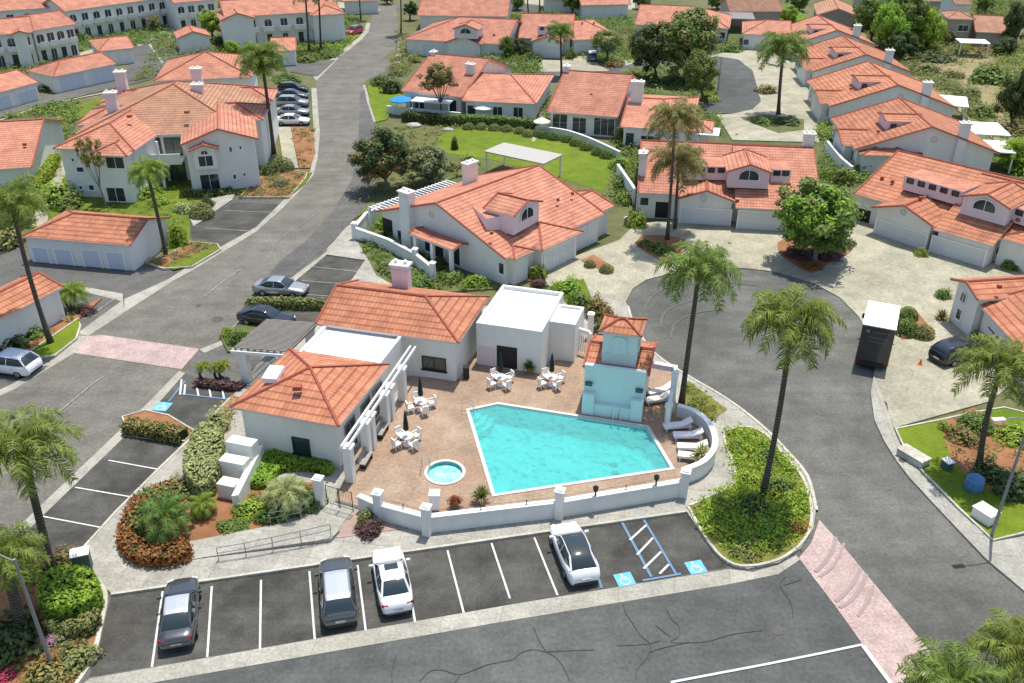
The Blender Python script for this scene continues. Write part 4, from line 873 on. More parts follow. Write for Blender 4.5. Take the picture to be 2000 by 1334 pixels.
# pavilion with the blue fountain wall
R = Rect((1143, 716), (1262, 732), 3.9, (1277, 667)); R.D = max(R.D, 2.8); RT = R
pv = bld('fountain_pavilion', 'tall blue fountain wall with a small tiled tower standing at the head of the pool', 'pavilion', R)
RR = R.sub(-.15, R.L+.15, .15, R.D+.2, 3.75)
roofbox(pv, RR, 'gg', 'u', tile='tile_orange', z0=DZ, oh=.3, pitch=.30, wall='stucco')
m_ = MB(); m_.box(R.P(R.L/2, .0, (4.15+DZ)/2), (R.L/2, .16, (4.15-DZ)/2), R.u.to_3d()); m_.build('fountain_wall', 'stucco_aqua', pv)
for x in (.42, R.L-.42): m_ = MB(); m_.box(R.P(x, -.35, (DZ+2.1)/2), (.42, .3, (2.1-DZ)/2), R.u.to_3d()); m_.build('side_pier', 'stucco_aqua', pv, bevel=.03)
for x in (.35, R.L-.35): m_ = MB(); m_.box(R.P(x, -.28, 2.75), (.24, .14, .12), R.u.to_3d()); m_.build('bracket', 'metal_green', pv)
m_ = MB(); m_.box(R.P(R.L/2, -.35, DZ+.45), (R.L/2-.85, .22, .45), R.u.to_3d()); m_.build('fountain_ledge', 'stucco_aqua', pv)
T = R.sub(1.0, 3.35, .75, 2.75, 6.45)
m_ = MB(); m_.prism([tuple(T.P(x, y, 0)[:2]) for x, y in ((0, 0), (T.L, 0), (T.L, T.D), (0, T.D))], 3.4, 6.5); m_.build('tower', 'stucco_aqua', pv)
m_ = MB(); m_.box(T.P(T.L/2, T.D/2, 4.75), (T.L/2+.05, T.D/2+.05, .05), R.u.to_3d()); m_.build('tower_band', 'stucco_aqua', pv)
opening(pv, *T.wall('f'), .68, T.L-.68, 4.8, 6.15, 'arch', 'stucco_aqua', 'stucco_aqua')
opening(pv, *T.wall('r'), .6, T.D-.6, 4.8, 6.15, 'arch', 'stucco_aqua', 'glass')
roofbox(pv, T.sub(-.3, T.L+.3, -.3, T.D+.3, 6.5), 'hh', 'u', tile='tile_orange', walls=False, pitch=.42)
# white posts and gateway north and east of the pavilion
for p, h, lab in (((1152, 668), 2.5, 'tall white post beside the gateway left of the tiled tower'), ((1310, 812), 3.4, 'white square gate pillar right of the fountain wall'), ((1302, 838), 1.9, 'short white pillar where the curved pool wall begins')):
    e = empty('gate_pillar', lab, 'pillar', (*gpx(p), 0)); pillar(e, gpx(p), .4, h)
gw = empty('gateway', 'white beam gateway into the terrace between the flat roofed block and the tower', 'gateway', (*W((1130, 690), 0)[:2], 0))
A, B = W((1120, 640), 2.4), W((1152, 650), 2.4)
m_ = MB(); m_.box((A+B)/2, ((B-A).length/2, .12, .14), B-A); m_.build('beam', 'white', gw)
for q in (A, B): m_ = MB(); m_.box((q.x, q.y, 1.3), (.14, .14, 1.1), B-A); m_.build('post', 'white', gw)
m_ = MB()
for k in range(1, 8): q = A.lerp(B, k/8); m_.tube([(q.x, q.y, DZ+.1), (q.x, q.y, 1.9)], .02, 4)
m_.build('gate_bars', 'metal_dark', gw)
gw = empty('gateway', 'low white beam linking the fountain pavilion to the road side pillar', 'gateway', (*W((1300, 760), 0)[:2], 0))
A, B = W((1275, 712), 2.6), W((1318, 720), 2.6)
m_ = MB(); m_.box((A+B)/2, ((B-A).length/2, .2, .2), B-A); m_.build('beam', 'stucco_pink', gw)
A, B = W((1320, 720), 2.6), W((1306, 800), 2.0); m_ = MB(); m_.box((A+B)/2+Vector((0, 0, -.6)), ((B-A).length/2, .12, .9), (B-A)); m_.build('side_wall', 'stucco', gw)

# ================================================================ the houses of the estate
def RectR(A, B, z, rp, pitch=.35):
    """front eave A-B, depth found from a point rp seen on the ridge"""
    R = Rect(A, B, z, 6.0); lo, hi = .5, 25.0
    for _ in range(40):
        t_ = (lo+hi)/2; a = R.P(0, t_, 0); b_ = R.P(R.L, t_, 0); zz = onwall(rp, a, b_).z
        if zz > z+pitch*t_: lo = t_
        else: hi = t_
    R.D = 2*lo; return R
def onroof(R, p, axis='u', pitch=.35):
    lo, hi = R.z, R.z+12
    for _ in range(30):
        z = (lo+hi)/2; q = W(p, z).xy-R.O; x, y = q.dot(R.u), q.dot(R.v)
        zr = R.z+pitch*(min(y, R.D-y) if axis == 'u' else min(x, R.L-x))
        if z < zr: lo = z
        else: hi = z
    return z
def chim(par, P_, z1, w_=1.2, d_=.8, u=None, m='stucco', zlo=0):
    ux = u.to_3d() if u else Vector((1, 0, 0)); b_ = MB(); b_.box((P_.x, P_.y, (zlo+z1)/2), (w_/2, d_/2, (z1-zlo)/2), ux); b_.box((P_.x, P_.y, z1-.4), (w_/2+.06, d_/2+.06, .06), ux)
    c = b_.build('chimney', m, par); k = MB(); k.box((P_.x, P_.y, z1+.08), (w_/2+.12, d_/2+.12, .08), ux)
    for s in (-.28, .28): q = Vector((P_.x, P_.y, 0))+ux*s*w_; k.lathe((q.x, q.y, z1+.16), ((.14, 0), (.11, .16), (.16, .2), (.07, .28)), 8)
    k.build('chimney_cap', 'stucco', c)
def eaves_windows(par, R, side, n, z0=1.0, z1=2.1, w_=1.2, oh=.45, kind='win', skip=()):
    a, b_ = R.wall(side, oh); L = (b_-a).length
    for k in range(n):
        if k in skip: continue
        c = L*(k+.5)/n; opening(par, a, b_, c-w_/2, c+w_/2, z0, z1, kind)

# --- the house between the road and the court
R = Rect((735, 413), (987, 506), 2.9, (1200, 423)); H3 = R
h = bld('house', 'white house with a big pink gable roof between main road and clubhouse', 'house', R, 'white houses with clay tiled roofs')
roofbox(h, R, 'gg', 'v', tile='tile_salmon')
def loc2(R, p, z): q = W(p, z).xy-R.O; return q.dot(R.u), q.dot(R.v)
g0, g1 = loc2(R, (1057, 489), 2.7), loc2(R, (1138, 452), 2.7)
RG = R.sub(R.L-6.5, max(g0[0], g1[0])+.1, g0[1], g1[1], 2.7); roofbox(h, RG, 'gh', 'u', tile='tile_salmon')
roofbox(h, R.sub(R.L-3.2, R.L+.55, .6, 3.4, 2.8), 'gh', 'u', tile='tile_salmon', rake=False)
Rw = R.sub(R.L-6.5, R.L-.6, R.D-1.5, R.D+2.4, 2.95); roofbox(h, Rw, 'gg', 'v', tile='tile_salmon', pitch=.3)
opening(h, *RG.wall('r', .45), .45, RG.D-1.35, .1, 2.15, 'garage')
opening(h, *R.wall('r', .45), RG.sub(0, 1, 0, 1, 0).D*0+g1[1]-.2, min(R.D-2.6, g1[1]+4.2), .1, 2.2, 'garage')
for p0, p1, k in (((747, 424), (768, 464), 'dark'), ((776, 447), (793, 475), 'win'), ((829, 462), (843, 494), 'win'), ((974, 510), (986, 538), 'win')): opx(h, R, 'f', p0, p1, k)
opx(h, R, 'f', (834, 410), (852, 428), 'vent')
opx(h, Rw, 'r', (1218, 425), (1224, 440), 'win')
roofbox(h, R.sub(6.4, 12.4, -1.5, .5, 2.75), 'gg', 'u', tile='tile_salmon', walls=False, roofpart='porch_roof', pitch=.3, oh=.1)
for x in (7.0, 9.3, 11.8): m_ = MB(); m_.box(R.P(x, -1.2, 1.3), (.16, .16, 1.3), R.u.to_3d()); m_.build('porch_post', 'white', h)
for s in (7.4, 9.6): opening(h, *R.wall('f', .45), s, s+1.3, .15, 2.3, 'door', 'white', 'glass')
chim(h, R.P(4.6, .1, 0), 6.0, 1.3, .9, R.u); chim(h, R.P(3.4, 10, 0), 6.2, 1.5, .8, R.v)
z = onroof(R, (1000, 418), 'v')
dormer(h, (1002, 420), (1052, 394), z, 3.2, 1.35)
z = onroof(R, (935, 415), 'v'); clerestory(h, (905, 388), (950, 427), onroof(R, (950, 427), 'v'), 2.4, .7, 0)
vents(h, [(960, 455), (1090, 390), (1118, 378), (1100, 356)], 4.6, .12)
# patio wall on its road side
pw = empty('garden_wall', 'low white garden wall stepping down beside the pink roofed house and the road', 'wall', W((760, 480)))
wallrun(pw, [gpx(p) for p in ((694, 468), (760, 492), (812, 520), (846, 548))], .25, 0, 1.3, cap='white')
for p in ((694, 468), (812, 520), (846, 548)): pillar(pw, gpx(p), .45, 1.7)
wallrun(pw, [gpx(p) for p in ((694, 468), (716, 440), (745, 425))], .25, 0, 1.3, cap='white')
pc = empty('patio_cover', 'white slatted patio cover behind the house beside the road, under the dark tree', 'patio cover', W((800, 420)))
q = R.sub(-2.4, .3, 1, 12, 2.4)
for k in range(22): m_ = MB(); m_.box(q.P(q.L/2, q.D*k/21, 2.5), (q.L/2, .06, .05), q.u.to_3d()); m_.build('slat', 'white', pc)
for y in (0, q.D/2, q.D): m_ = MB(); m_.box(q.P(.1, y, 1.2), (.12, .12, 1.2), q.u.to_3d()); m_.build('post', 'white', pc)
m_ = MB(); m_.box(q.P(.1, q.D/2, 2.38), (.08, q.D/2, .08), q.u.to_3d()); m_.build('beam', 'white', pc)

# --- house at the head of the court
R = RectR((1246, 376), (1603, 393), 2.95, (1420, 281)); H4 = R
h = bld('house', 'wide white double garage house behind the two slim twin palms', 'house', R, 'white houses with clay tiled roofs')
roofbox(h, R, 'gg', 'u')
Rb = RectR((1437, 405), (1606, 413), 2.6, (1520, 286), .36); roofbox(h, Rb, 'gg', 'u', pitch=.358, wallpart='garage_wall', rake=False)
Rg = Rect((1320, 389), (1439, 396), 2.85, 8.5); roofbox(h, Rg, 'gg', 'v')
opx(h, Rg, 'f', (1331, 405), (1424, 441), 'garage', snap=.1); opx(h, Rg, 'f', (1366, 380), (1382, 395), 'vent'); opx(h, Rb, 'f', (1444, 413), (1526, 452), 'garage', snap=.1)
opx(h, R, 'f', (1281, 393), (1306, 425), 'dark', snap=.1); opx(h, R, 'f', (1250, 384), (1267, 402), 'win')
chim(h, R.P(.3, 3.2, 0), 6.2, 1.2, .8, R.v); chim(h, R.P(R.L-.6, R.D/2, 0), 7.4, 1.1, .8, R.u)
dormer(h, (1424, 334), (1504, 337), onroof(R, (1464, 336)), 5, 1.15)
for a, b_, n_ in (((1340, 325), (1421, 326), 4), ((1508, 331), (1546, 332), 2)): clerestory(h, a, b_, onroof(R, a), 3.2, .85, n_)
vents(h, [(1430, 345), (1578, 348), (1541, 360), (1440, 392)], 4.2, .13)
# --- right hand house of the court
R = RectR((1668, 378), (2075, 492), 2.95, (1850, 317)); H5 = R
h = bld('house', 'white double garage house with a long ridge, right of the round tree in the driveway', 'house', R, 'white houses with clay tiled roofs')
roofbox(h, R, 'gg', 'u', tile='tile_orange')
Rg = Rect((1702, 405), (1823, 443), 2.85, 8.0); roofbox(h, Rg, 'gg', 'v', tile='tile_orange')
Rb = RectR((1822, 447), (1940, 480), 2.6, (1900, 335), .36); roofbox(h, Rb, 'gg', 'u', tile='tile_orange', pitch=.358, wallpart='garage_wall', rake=False)
opx(h, Rg, 'f', (1716, 422), (1806, 482), 'garage', snap=.1); opx(h, Rg, 'f', (1756, 406), (1774, 424), 'vent'); opx(h, Rb, 'f', (1826, 452), (1920, 512), 'garage', snap=.1)
opx(h, R, 'f', (1680, 400), (1698, 430), 'dark', snap=.1); opx(h, R, 'f', (1948, 480), (1984, 508), 'win')
roofbox(h, Rect((1944, 462), (2060, 495), 2.9, 7), 'hg', 'v', tile='tile_orange', pitch=.3, rake=False)
dormer(h, (1883, 383), (1972, 407), onroof(R, (1925, 394)), 5, 1.15, tile='tile_orange')
for a, b_, n_ in (((1767, 343), (1882, 375), 5), ((1980, 404), (2030, 420), 2)): clerestory(h, a, b_, onroof(R, a), 3.2, .85, n_)
vents(h, [(1743, 355), (1723, 348), (1798, 387), (1988, 430)], 4.2, .13)
# --- house at the right edge
R = Rect((1857, 545), (1910, 586), 3.7, (2030, 540)); h = bld('house', 'white house at the right edge with a narrow end wall and two small windows', 'house', R, 'white houses with clay tiled roofs')
roofbox(h, R, 'gg', 'v', tile='tile_orange'); LW = R.L-.9; opening(h, *R.wall('f', .45), LW*.25, LW*.5, 2.3, 3.2, 'arch'); opening(h, *R.wall('f', .45), LW*.25, LW*.5, .7, 1.7, 'win')
R2 = RectR((1910, 592), (2030, 722), 3.0, (2080, 560)); roofbox(h, R2, 'gg', 'u', tile='tile_orange'); opx(h, R2, 'f', (1930, 640), (1958, 668), 'dark')
vents(h, [(1952, 560)], 4.6, .13)

# --- row of four at the upper right, gables towards the court
ROW = [((1670, 292), (1952, 299), 13.5, 'gabled house nearest to the court in the upper right row of four', 'tile_orange'),
       ((1622, 208), (1872, 212), 15, 'second gabled house in the upper right row, behind the nearest one', 'tile_orange'),
       ((1588, 140), (1785, 143), 15.5, 'third gabled house in the upper right row, level with the sparse slope bushes', 'tile_orange'),
       ((1548, 88), (1715, 90), 15, 'farthest gabled house of the upper right row, in front of the brown gable', 'tile_salmon')]
for k, (A, B, D, lab, tl) in enumerate(ROW):
    R = Rect(A, B, 2.9, D)
    h = bld('house', 'white '+lab, 'house', R, 'white houses with clay tiled roofs')
    roofbox(h, R, 'gg', 'v', tile=tl)
    roofbox(h, R.sub(-1.0, 7.5, 2.0, 8.5, 2.75), 'gg', 'u', tile=tl, pitch=.33, rake=(k == 0))
    if k == 0: roofbox(h, R.sub(.5, 7.0, -1.2, 4, 2.6), 'hg', 'v', tile=tl, pitch=.3, rake=False)
    zt = 2.9+.35*R.L/2
    roofbox(h, R.sub(R.L*.24, R.L*.52, 3.4, 7.2, zt-.35), 'gg', 'u', tile=tl, z0=4, wall='stucco_pink', pitch=.2, wallpart='dormer_wall', roofpart='dormer_roof', oh=.2, thick=.1)
    roofbox(h, R.sub(R.L*.30, R.L*.52, 7.2, 10.4, zt-.75), 'gg', 'u', tile=tl, z0=4, wall='stucco_pink', pitch=.1, wallpart='dormer_wall', roofpart='dormer_roof', oh=.15, thick=.1, caps=False)
    a, b_ = R.sub(R.L*.24, R.L*.5, 3.4, 7.2, zt).wall('f', .2); a -= R.v.to_3d()*.03; b_ -= R.v.to_3d()*.03
    opening(h, a, b_, .5, 1.2, zt-1.4, zt-.7, 'pane1', 'metal_dark')
    chim(h, R.P(R.L*.73, .4, 0), 6.2, 1.1, .8, R.u)
    L = R.L-.9; opening(h, *R.wall('f', .45), L*.52, L*.52+.8, zt-2.0, zt-1.2, 'vent')
    if k == 0:
        for s in (.08, .2): opening(h, *R.wall('f', .45), L*s, L*s+1.2, .8, 2.3, 'win')
        roofbox(h, R.sub(R.L*.31, R.L*.46, -1.3, .6, 2.5), 'gg', 'u', tile=tl, walls=True, pitch=.25, roofpart='porch_roof', oh=.3)
    eaves_windows(h, R, 'l', 4, .8, 2.2, 1.1)
    vents(h, [(A[0]+45-5*k, A[1]-35), (A[0]+72-6*k, A[1]-52), (A[0]+95-8*k, A[1]-30)], 4.3, .13)
def cover(label, A, B, z, d, m='roof_white'):
    R = Rect(A, B, z, d); e = bld('patio_cover', label, 'patio cover', R)
    m_ = MB(); m_.box(R.P(R.L/2, R.D/2, z), (R.L/2, R.D/2, .07), R.u.to_3d()); m_.build('panel', m, e)
    for x in (.2, R.L-.2):
        for y in (.2, R.D-.2): m_ = MB(); m_.box(R.P(x, y, z/2-.05), (.08, .08, z/2-.05), R.u.to_3d()); m_.build('post', 'white', e)
cover('white patio cover right of the nearest gabled row house, lower of two', (1935, 297), (1985, 300), 2.5, 5); cover('white patio cover right of the nearest gabled row house, upper of two', (1890, 262), (1975, 266), 2.5, 6); cover('white patio cover right of the second gabled row house by the dry slope', (1835, 205), (1892, 210), 2.5, 6)
cover('small white flat patio cover above the court house with the twin palms', (1361, 263), (1404, 266), 2.4, 3.5)
cover('grey flat shelter roof on the bright green lawn', (945, 296), (1062, 321), 2.7, 4.2, 'metal_light')
cover('pale sunshade roof before the beige house beyond the slope', (1876, 84), (1935, 86), 2.6, 4, 'cushion')

# --- houses north of the lawn
def simple(label, A, B, z, rp, ends='gg', tile='tile_salmon', wins=(), wall='stucco', axis='u', D=None, pitch=.35, name='house', cat='house', group='white houses with clay tiled roofs', z0=0, oh=.45):
    R = RectR(A, B, z, rp, pitch) if rp else Rect(A, B, z, D)
    h = bld(name, label, cat, R, group); roofbox(h, R, ends, axis, tile=tile, wall=wall, pitch=pitch, z0=z0, oh=oh)
    for w_ in wins: opx(h, R, 'f', w_[0], w_[1], w_[2] if len(w_) > 2 else 'win', oh, snap=w_[3] if len(w_) > 3 else None)
    return h, R
h, R = simple('white terrace house with tall rear windows above the curved blue grey garden wall', (1068, 218), (1207, 229), 2.95, (1160, 141), wins=(((1079, 224), (1108, 262), 'slider', .2), ((1118, 228), (1145, 262), 'slider', .2), ((1160, 230), (1200, 268), 'slider', .2)))
chim(h, R.P(.3, R.D/2, 0), 6.9, 1, .8, R.v); vents(h, [(1155, 185)], 4.5, .14)
h, R = simple('white terrace house with one hipped end, behind the twin palm crowns', (1211, 247), (1352, 256), 2.95, (1270, 172), 'gh', wins=(((1222, 254), (1238, 284), 'slider', .2), ((1252, 254), (1290, 282), 'slider', .2)))
chim(h, R.P(1.2, R.D/2-1, 0), 6.9, 1.6, .9, R.u)
roofbox(h, R.sub(R.L-5, R.L+2.6, 1, 6, 2.7), 'gh', 'u', rake=False)
h, R = simple('white terrace house with a blue parasol on its patio, left of the lawn', (783, 177), (903, 190), 2.95, (862, 106), wins=(((800, 188), (830, 216), 'slider', .2), ((876, 193), (893, 224), 'slider', .2)))
chim(h, R.P(.5, R.D/2, 0), 6.6, 1, .8, R.v); chim(h, R.P(R.L-1.4, R.D*.3, 0), 6.2, 1.2, .8, R.u)
h, R = simple('white terrace house with a pale parasol, directly above the lawn hedge', (902, 196), (1047, 203), 2.95, (960, 127), 'gh', wins=(((912, 201), (930, 230), 'slider', .2), ((962, 203), (982, 232), 'slider', .2), ((1002, 204), (1022, 234), 'slider', .2)))
h, R = simple('large pink roofed house with two white garage doors and an arched dormer, top centre', (788, 76), (988, 87), 2.95, (880, 32), wins=(((826, 87), (873, 112), 'garage', .1), ((887, 90), (932, 114), 'garage', .1)), ends='hg')
roofbox(h, R.sub(R.L*.42, R.L*.78, -1.0, 6, 2.9), 'gg', 'v', walls=True); dormer(h, (887, 56), (932, 58), onroof(R, (910, 57)), 4, 1.0); vents(h, [(845, 57), (868, 60), (935, 72), (965, 68)], 4, .15)
h, R = simple('pink roofed house cut by the top edge, behind the arched dormer house', (815, 30), (992, 32), 2.95, (900, -16))
h, R = simple('pink roofed house with a white garage behind the single palm, top middle', (1012, 74), (1118, 76), 2.95, (1065, 27), wins=()); Rg = Rect((1035, 82), (1100, 84), 2.85, 7); roofbox(h, Rg, 'gg', 'v'); opx(h, Rg, 'f', (1050, 92), (1096, 117), 'garage', snap=.1)
clerestory(h, (1050, 51), (1082, 52), onroof(R, (1060, 51)), 3, .9, 2)
h, R = simple('pink roofed house with a grey garage behind the round clipped tree', (1118, 78), (1214, 74), 2.95, (1150, 21), 'gh', wins=(((1126, 84), (1160, 102), 'garage', .1),)); vents(h, [(1137, 45), (1160, 45), (1185, 40)], 4.5, .16)
h, R = simple('white walled house half hidden behind the big dark trees, top right of centre', (1240, 48), (1425, 56), 2.95, (1340, 12), 'gh', wins=(((1390, 62), (1402, 76)), ((1406, 62), (1416, 76))))
h, R = simple('small white house wing left of the tall leaning palm at the upper right', (1449, 66), (1545, 70), 2.95, (1500, 32), 'hg', wins=(((1452, 76), (1462, 88)), ((1478, 82), (1500, 96), 'garage', .1)))
h, R = simple('brown gabled house at the top edge behind the row of four', (1596, 30), (1676, 33), 4.6, None, 'gg', 'tile_tan', (((1604, 36), (1612, 46)),), 'wood_grey', 'v', 14, group='tan roofed houses beyond the slope', cat='house')
h, R = simple('small beige two storey house with a window, beyond the dry slope', (1850, 36), (1905, 38), 5.0, None, 'hh', 'tile_tan', (((1872, 48), (1890, 62)),), 'stucco_beige', 'u', 8, group='tan roofed houses beyond the slope')
h, R = simple('low tan roofed house right of the small beige one, beyond the slope', (1905, 62), (1990, 66), 3.0, None, 'gg', 'tile_tan', (), 'stucco_beige', 'u', 12, group='tan roofed houses beyond the slope')
h, R = simple('brown roofed house cut by the top edge, left of the brown gable', (1425, 22), (1530, 22), 3.0, None, 'gg', 'tile_brown', (), 'stucco_beige', 'u', 12, group='tan roofed houses beyond the slope')
h, R = simple('white house cut by the top edge above the bright tree at the right', (1865, 8), (1900, 8), 5.0, None, 'gg', 'tile_brown', (), 'stucco', 'u', 8, group='tan roofed houses beyond the slope')
h, R = simple('brown roofed house cut by the top edge near the right corner', (1780, 2), (1850, 2), 3.0, None, 'gg', 'tile_brown', (), 'stucco_beige', 'u', 8, group='tan roofed houses beyond the slope')
h, R = simple('dark red roofed bungalow at the top edge, middle', (1060, -2), (1150, -2), 3.0, None, 'gg', 'tile_brown', (), 'stucco', 'u', 9, group='tan roofed houses beyond the slope')
cover('pale grey carport roof with dark openings behind the big trees', (1402, 36), (1475, 38), 2.8, 8, 'car_silver')

# --- big apartment block on the left
AZ = 5.8
R = Rect((140, 268), (482, 258), AZ, 21); h = bld('apartment_building', 'large two storey white apartment block with a wide tan front roof slope and paired chimneys', 'apartment building', R); HA = R
roofbox(h, R, 'hh', 'v', tile='tile_tan')
Rl = Rect((103, 290), (262, 294), AZ, 12); roofbox(h, Rl, 'hg', 'v', wallpart='wing_wall', roofpart='wing_roof')
Rr = Rect((352, 284), (505, 272), AZ, 12); roofbox(h, Rr, 'gg', 'v', wallpart='wing_wall', roofpart='wing_roof')
roofbox(h, Rl.sub(Rl.L*.5, Rl.L*.98, -1.4, 6, AZ-.2), 'hg', 'v', wallpart='bay_wall', roofpart='bay_roof')
roofbox(h, Rr.sub(.8, Rr.L*.48, -.9, 5, AZ-.5), 'gg', 'v', wallpart='bay_wall', roofpart='bay_roof', z0=3.0)
roofbox(h, R.sub(R.L-9, R.L+1.2, 5, 12, AZ), 'gh', 'u', wallpart='wing_wall', roofpart='wing_roof'); roofbox(h, R.sub(-1.2, 9, 5, 12, AZ), 'hg', 'u', wallpart='wing_wall', roofpart='wing_roof')
roofbox(h, R.sub(R.L-9, R.L+1.2, 14, 20, AZ), 'gh', 'u', wallpart='wing_wall', roofpart='wing_roof'); roofbox(h, R.sub(-1.2, 9, 14, 20, AZ), 'hg', 'u', wallpart='wing_wall', roofpart='wing_roof')
Rbay = Rr.sub(.8, Rr.L*.48, -.9, 5, AZ-.5); L = Rbay.L-.9
opening(h, *Rbay.wall('f', .45), L*.15, L*.85, 3.3, 4.6, 'win'); opening(h, *Rbay.wall('f', .45), L*.32, L*.66, 4.65, 5.2, 'arch')
opx(h, Rr, 'f', (388, 338), (432, 368), 'slider', snap=.15)
for p0, p1 in (((446, 286), (455, 297)), ((466, 284), (473, 292)), ((454, 340), (463, 350)), ((474, 337), (481, 344))): opx(h, Rr, 'f', p0, p1)
for p0, p1 in (((138, 308), (147, 316)), ((156, 306), (165, 316)), ((148, 325), (166, 337)), ((153, 362), (163, 370)), ((172, 360), (186, 372))): opx(h, Rl, 'f', p0, p1)
Rb2 = Rl.sub(Rl.L*.5, Rl.L*.98, -1.4, 6, AZ-.2); opx(h, Rb2, 'f', (203, 300), (246, 330), 'slider'); opx(h, Rb2, 'f', (203, 352), (246, 382), 'slider', snap=.2)
# recessed balconies between the wings
for z0, z1 in ((.2, 2.5), (3.2, 5.3)):
    a, b_ = R.wall('f', .45); a = a-R.v.to_3d()*.06; b_ = b_-R.v.to_3d()*.06; d_ = (b_-a).normalized(); L = (b_-a).length
    for s0, s1 in ((.39, .49), (.51, .61)): opening(h, a, b_, L*s0, L*s1, z0, z1, 'slider', 'metal_dark', 'glass_green')
for z in (3.0,):
    m_ = MB(); m_.box(R.P(R.L*.5, -.9, z), (R.L*.12, 1.2, .12), R.u.to_3d()); m_.build('balcony', 'stucco', h)
    m_ = MB(); m_.box(R.P(R.L*.5, -2.05, z+.62), (R.L*.12, .06, .5), R.u.to_3d()); m_.build('balcony_wall', 'stucco', h)
    m_ = MB(); m_.box(R.P(R.L*.5, -2.0, z/2), (.15, .15, z/2), R.u.to_3d()); m_.box(R.P(R.L*.5, -2.0, 4.5), (.12, .12, 1.1), R.u.to_3d()); m_.build('balcony_post', 'white', h)
for p, z in (((222, 215), 7.0), ((390, 198), 7.0), ((240, 172), 7.0), ((387, 165), 7.0)):
    q = W(p, z); chim(h, q, 9.0, 1.25, .9, R.u, 'stucco_pink', 4)
vents(h, [(307, 190), (253, 227), (365, 219)], 7.8, .22)
m_ = None
h, R = simple('two storey pink roofed block directly behind the large apartment block, left of the palm', (300, 158), (492, 150), AZ, (410, 100), 'hh', group='two storey blocks', cat='apartment building', name='apartment_building')
h, R = simple('low pink roofed house at the left edge beside the apartment block', (62, 326), (127, 236), 2.9, None, 'gh', 'tile_salmon', (), 'stucco', 'v', 16); vents(h, [(48, 282), (76, 248)], 4.4, .16)
# garages on the left
def garage(label, A, B, rp, ends='gg', doors=(), z=2.7, tile='tile_salmon', axis='u', D=None, kind='garage_blue'):
    h, R = simple(label, A, B, z, rp, ends, tile, axis=axis, D=D, name='garage_building', cat='garage', group='white garage blocks', oh=.3)
    for a, b_ in doors: opx(h, R, 'f', a, b_, kind, .3, snap=.08)
    return h, R
h, R = garage('long white garage block with an orange roof beside the main road, nearest on the left', (40, 462), (254, 480), (291, 428), 'hg', (((60, 470), (96, 500)), ((104, 474), (142, 505)), ((158, 478), (198, 512)), ((206, 484), (244, 518))), tile='tile_orange')
h, R = garage('white garage with an orange roof at the left edge, above the white car', (-110, 680), (124, 560), (60, 541), tile='tile_orange', z=3.0)
h, R = garage('white garage block with pale blue doors at the left edge of the alley', (-90, 204), (76, 160), (20, 139), doors=(((-20, 190), (22, 205)), ((30, 175), (72, 188))))
h, R = garage('white garage block with two dark blue doors along the alley', (104, 150), (229, 124), (207, 100), 'hg', (((112, 153), (168, 172)), ((174, 138), (224, 155))))
h, R = garage('small white garage with a peaked roof at the bend of the alley', (192, 100), (263, 93), (215, 62), 'hg')
h, R = garage('small detached white garage with an orange gable beyond the alley end', (346, 76), (412, 71), None, 'gg', axis='v', D=7)
h, R = garage('small white garage at the corner of the side street near the two tall palms', (529, 100), (579, 98), (555, 73))
# two storey blocks far left
def block(label, A, B, D, ends='gg', axis='u', n=4):
    h, R = simple(label, A, B, AZ, None, ends, 'tile_salmon', axis=axis, D=D, name='apartment_building', cat='apartment building', group='two storey blocks')
    a, b_ = R.wall('f', .45); L = (b_-a).length
    for k in range(n):
        c = L*(k+.5)/n
        opening(h, a, b_, c-.7, c+.7, 3.4, 5.0, 'arch' if k % 2 == 0 else 'win'); opening(h, a, b_, c-.55, c+.55, .3, 2.3, 'arch' if k % 2 else 'slider', 'white', 'glass')
        m_ = MB(); m_.box(a.lerp(b_, (k+.5)/n)-R.v.to_3d()*.5+Vector((0, 0, 2.9)), (L/n*.36, .5, .1), R.u.to_3d()); m_.box(a.lerp(b_, (k+.5)/n)-R.v.to_3d()*.95+Vector((0, 0, 3.35)), (L/n*.36, .05, .4), R.u.to_3d()); m_.build('balcony', 'stucco', h)
    return h, R
h, R = block('two storey white block with arched window at the far left edge', (-60, 72), (66, 62), 10, n=4); roofbox(h, R.sub(R.L*.62, R.L*.92, -1.5, 5, AZ), 'gg', 'v', roofpart='bay_roof', wallpart='bay_wall')
block('two storey white block with a pink roof left of the peaked garage', (62, 60), (150, 46), 10, n=4)
block('long two storey white block along the top left edge', (125, 22), (330, -6), 10, n=9)
block('two storey white block at the top left corner', (-40, 24), (105, 14), 9, n=4)
h, R = block('two storey white block with a pink roof behind the two tallest palms', (438, 34), (664, 20), 12, n=7); roofbox(h, R.sub(-1, 5.5, -2.2, 6, AZ-.2), 'gg', 'v', roofpart='bay_roof', wallpart='bay_wall'); roofbox(h, R.sub(R.L-6, R.L+.8, -2, 6, AZ-.3), 'hg', 'v', roofpart='bay_roof', wallpart='bay_wall')
block('white two storey block at the top edge right of the long one', (338, 6), (425, -2), 10, n=4)
h, R = simple('white walled house with a pink roof cut by the top edge, right of centre', (1135, 10), (1232, 8), 2.95, None, 'gg', D=10)
h, R = simple('white garage front at the top edge beside the upper end of the road', (668, 2), (742, 0), 2.95, None, 'gg', D=9)
h, R = simple('tan roofed house at the top edge above the bright wood', (1690, -4), (1770, -4), 3.0, None, 'gg', 'tile_tan', (), 'stucco_beige', 'u', 9, group='tan roofed houses beyond the slope')
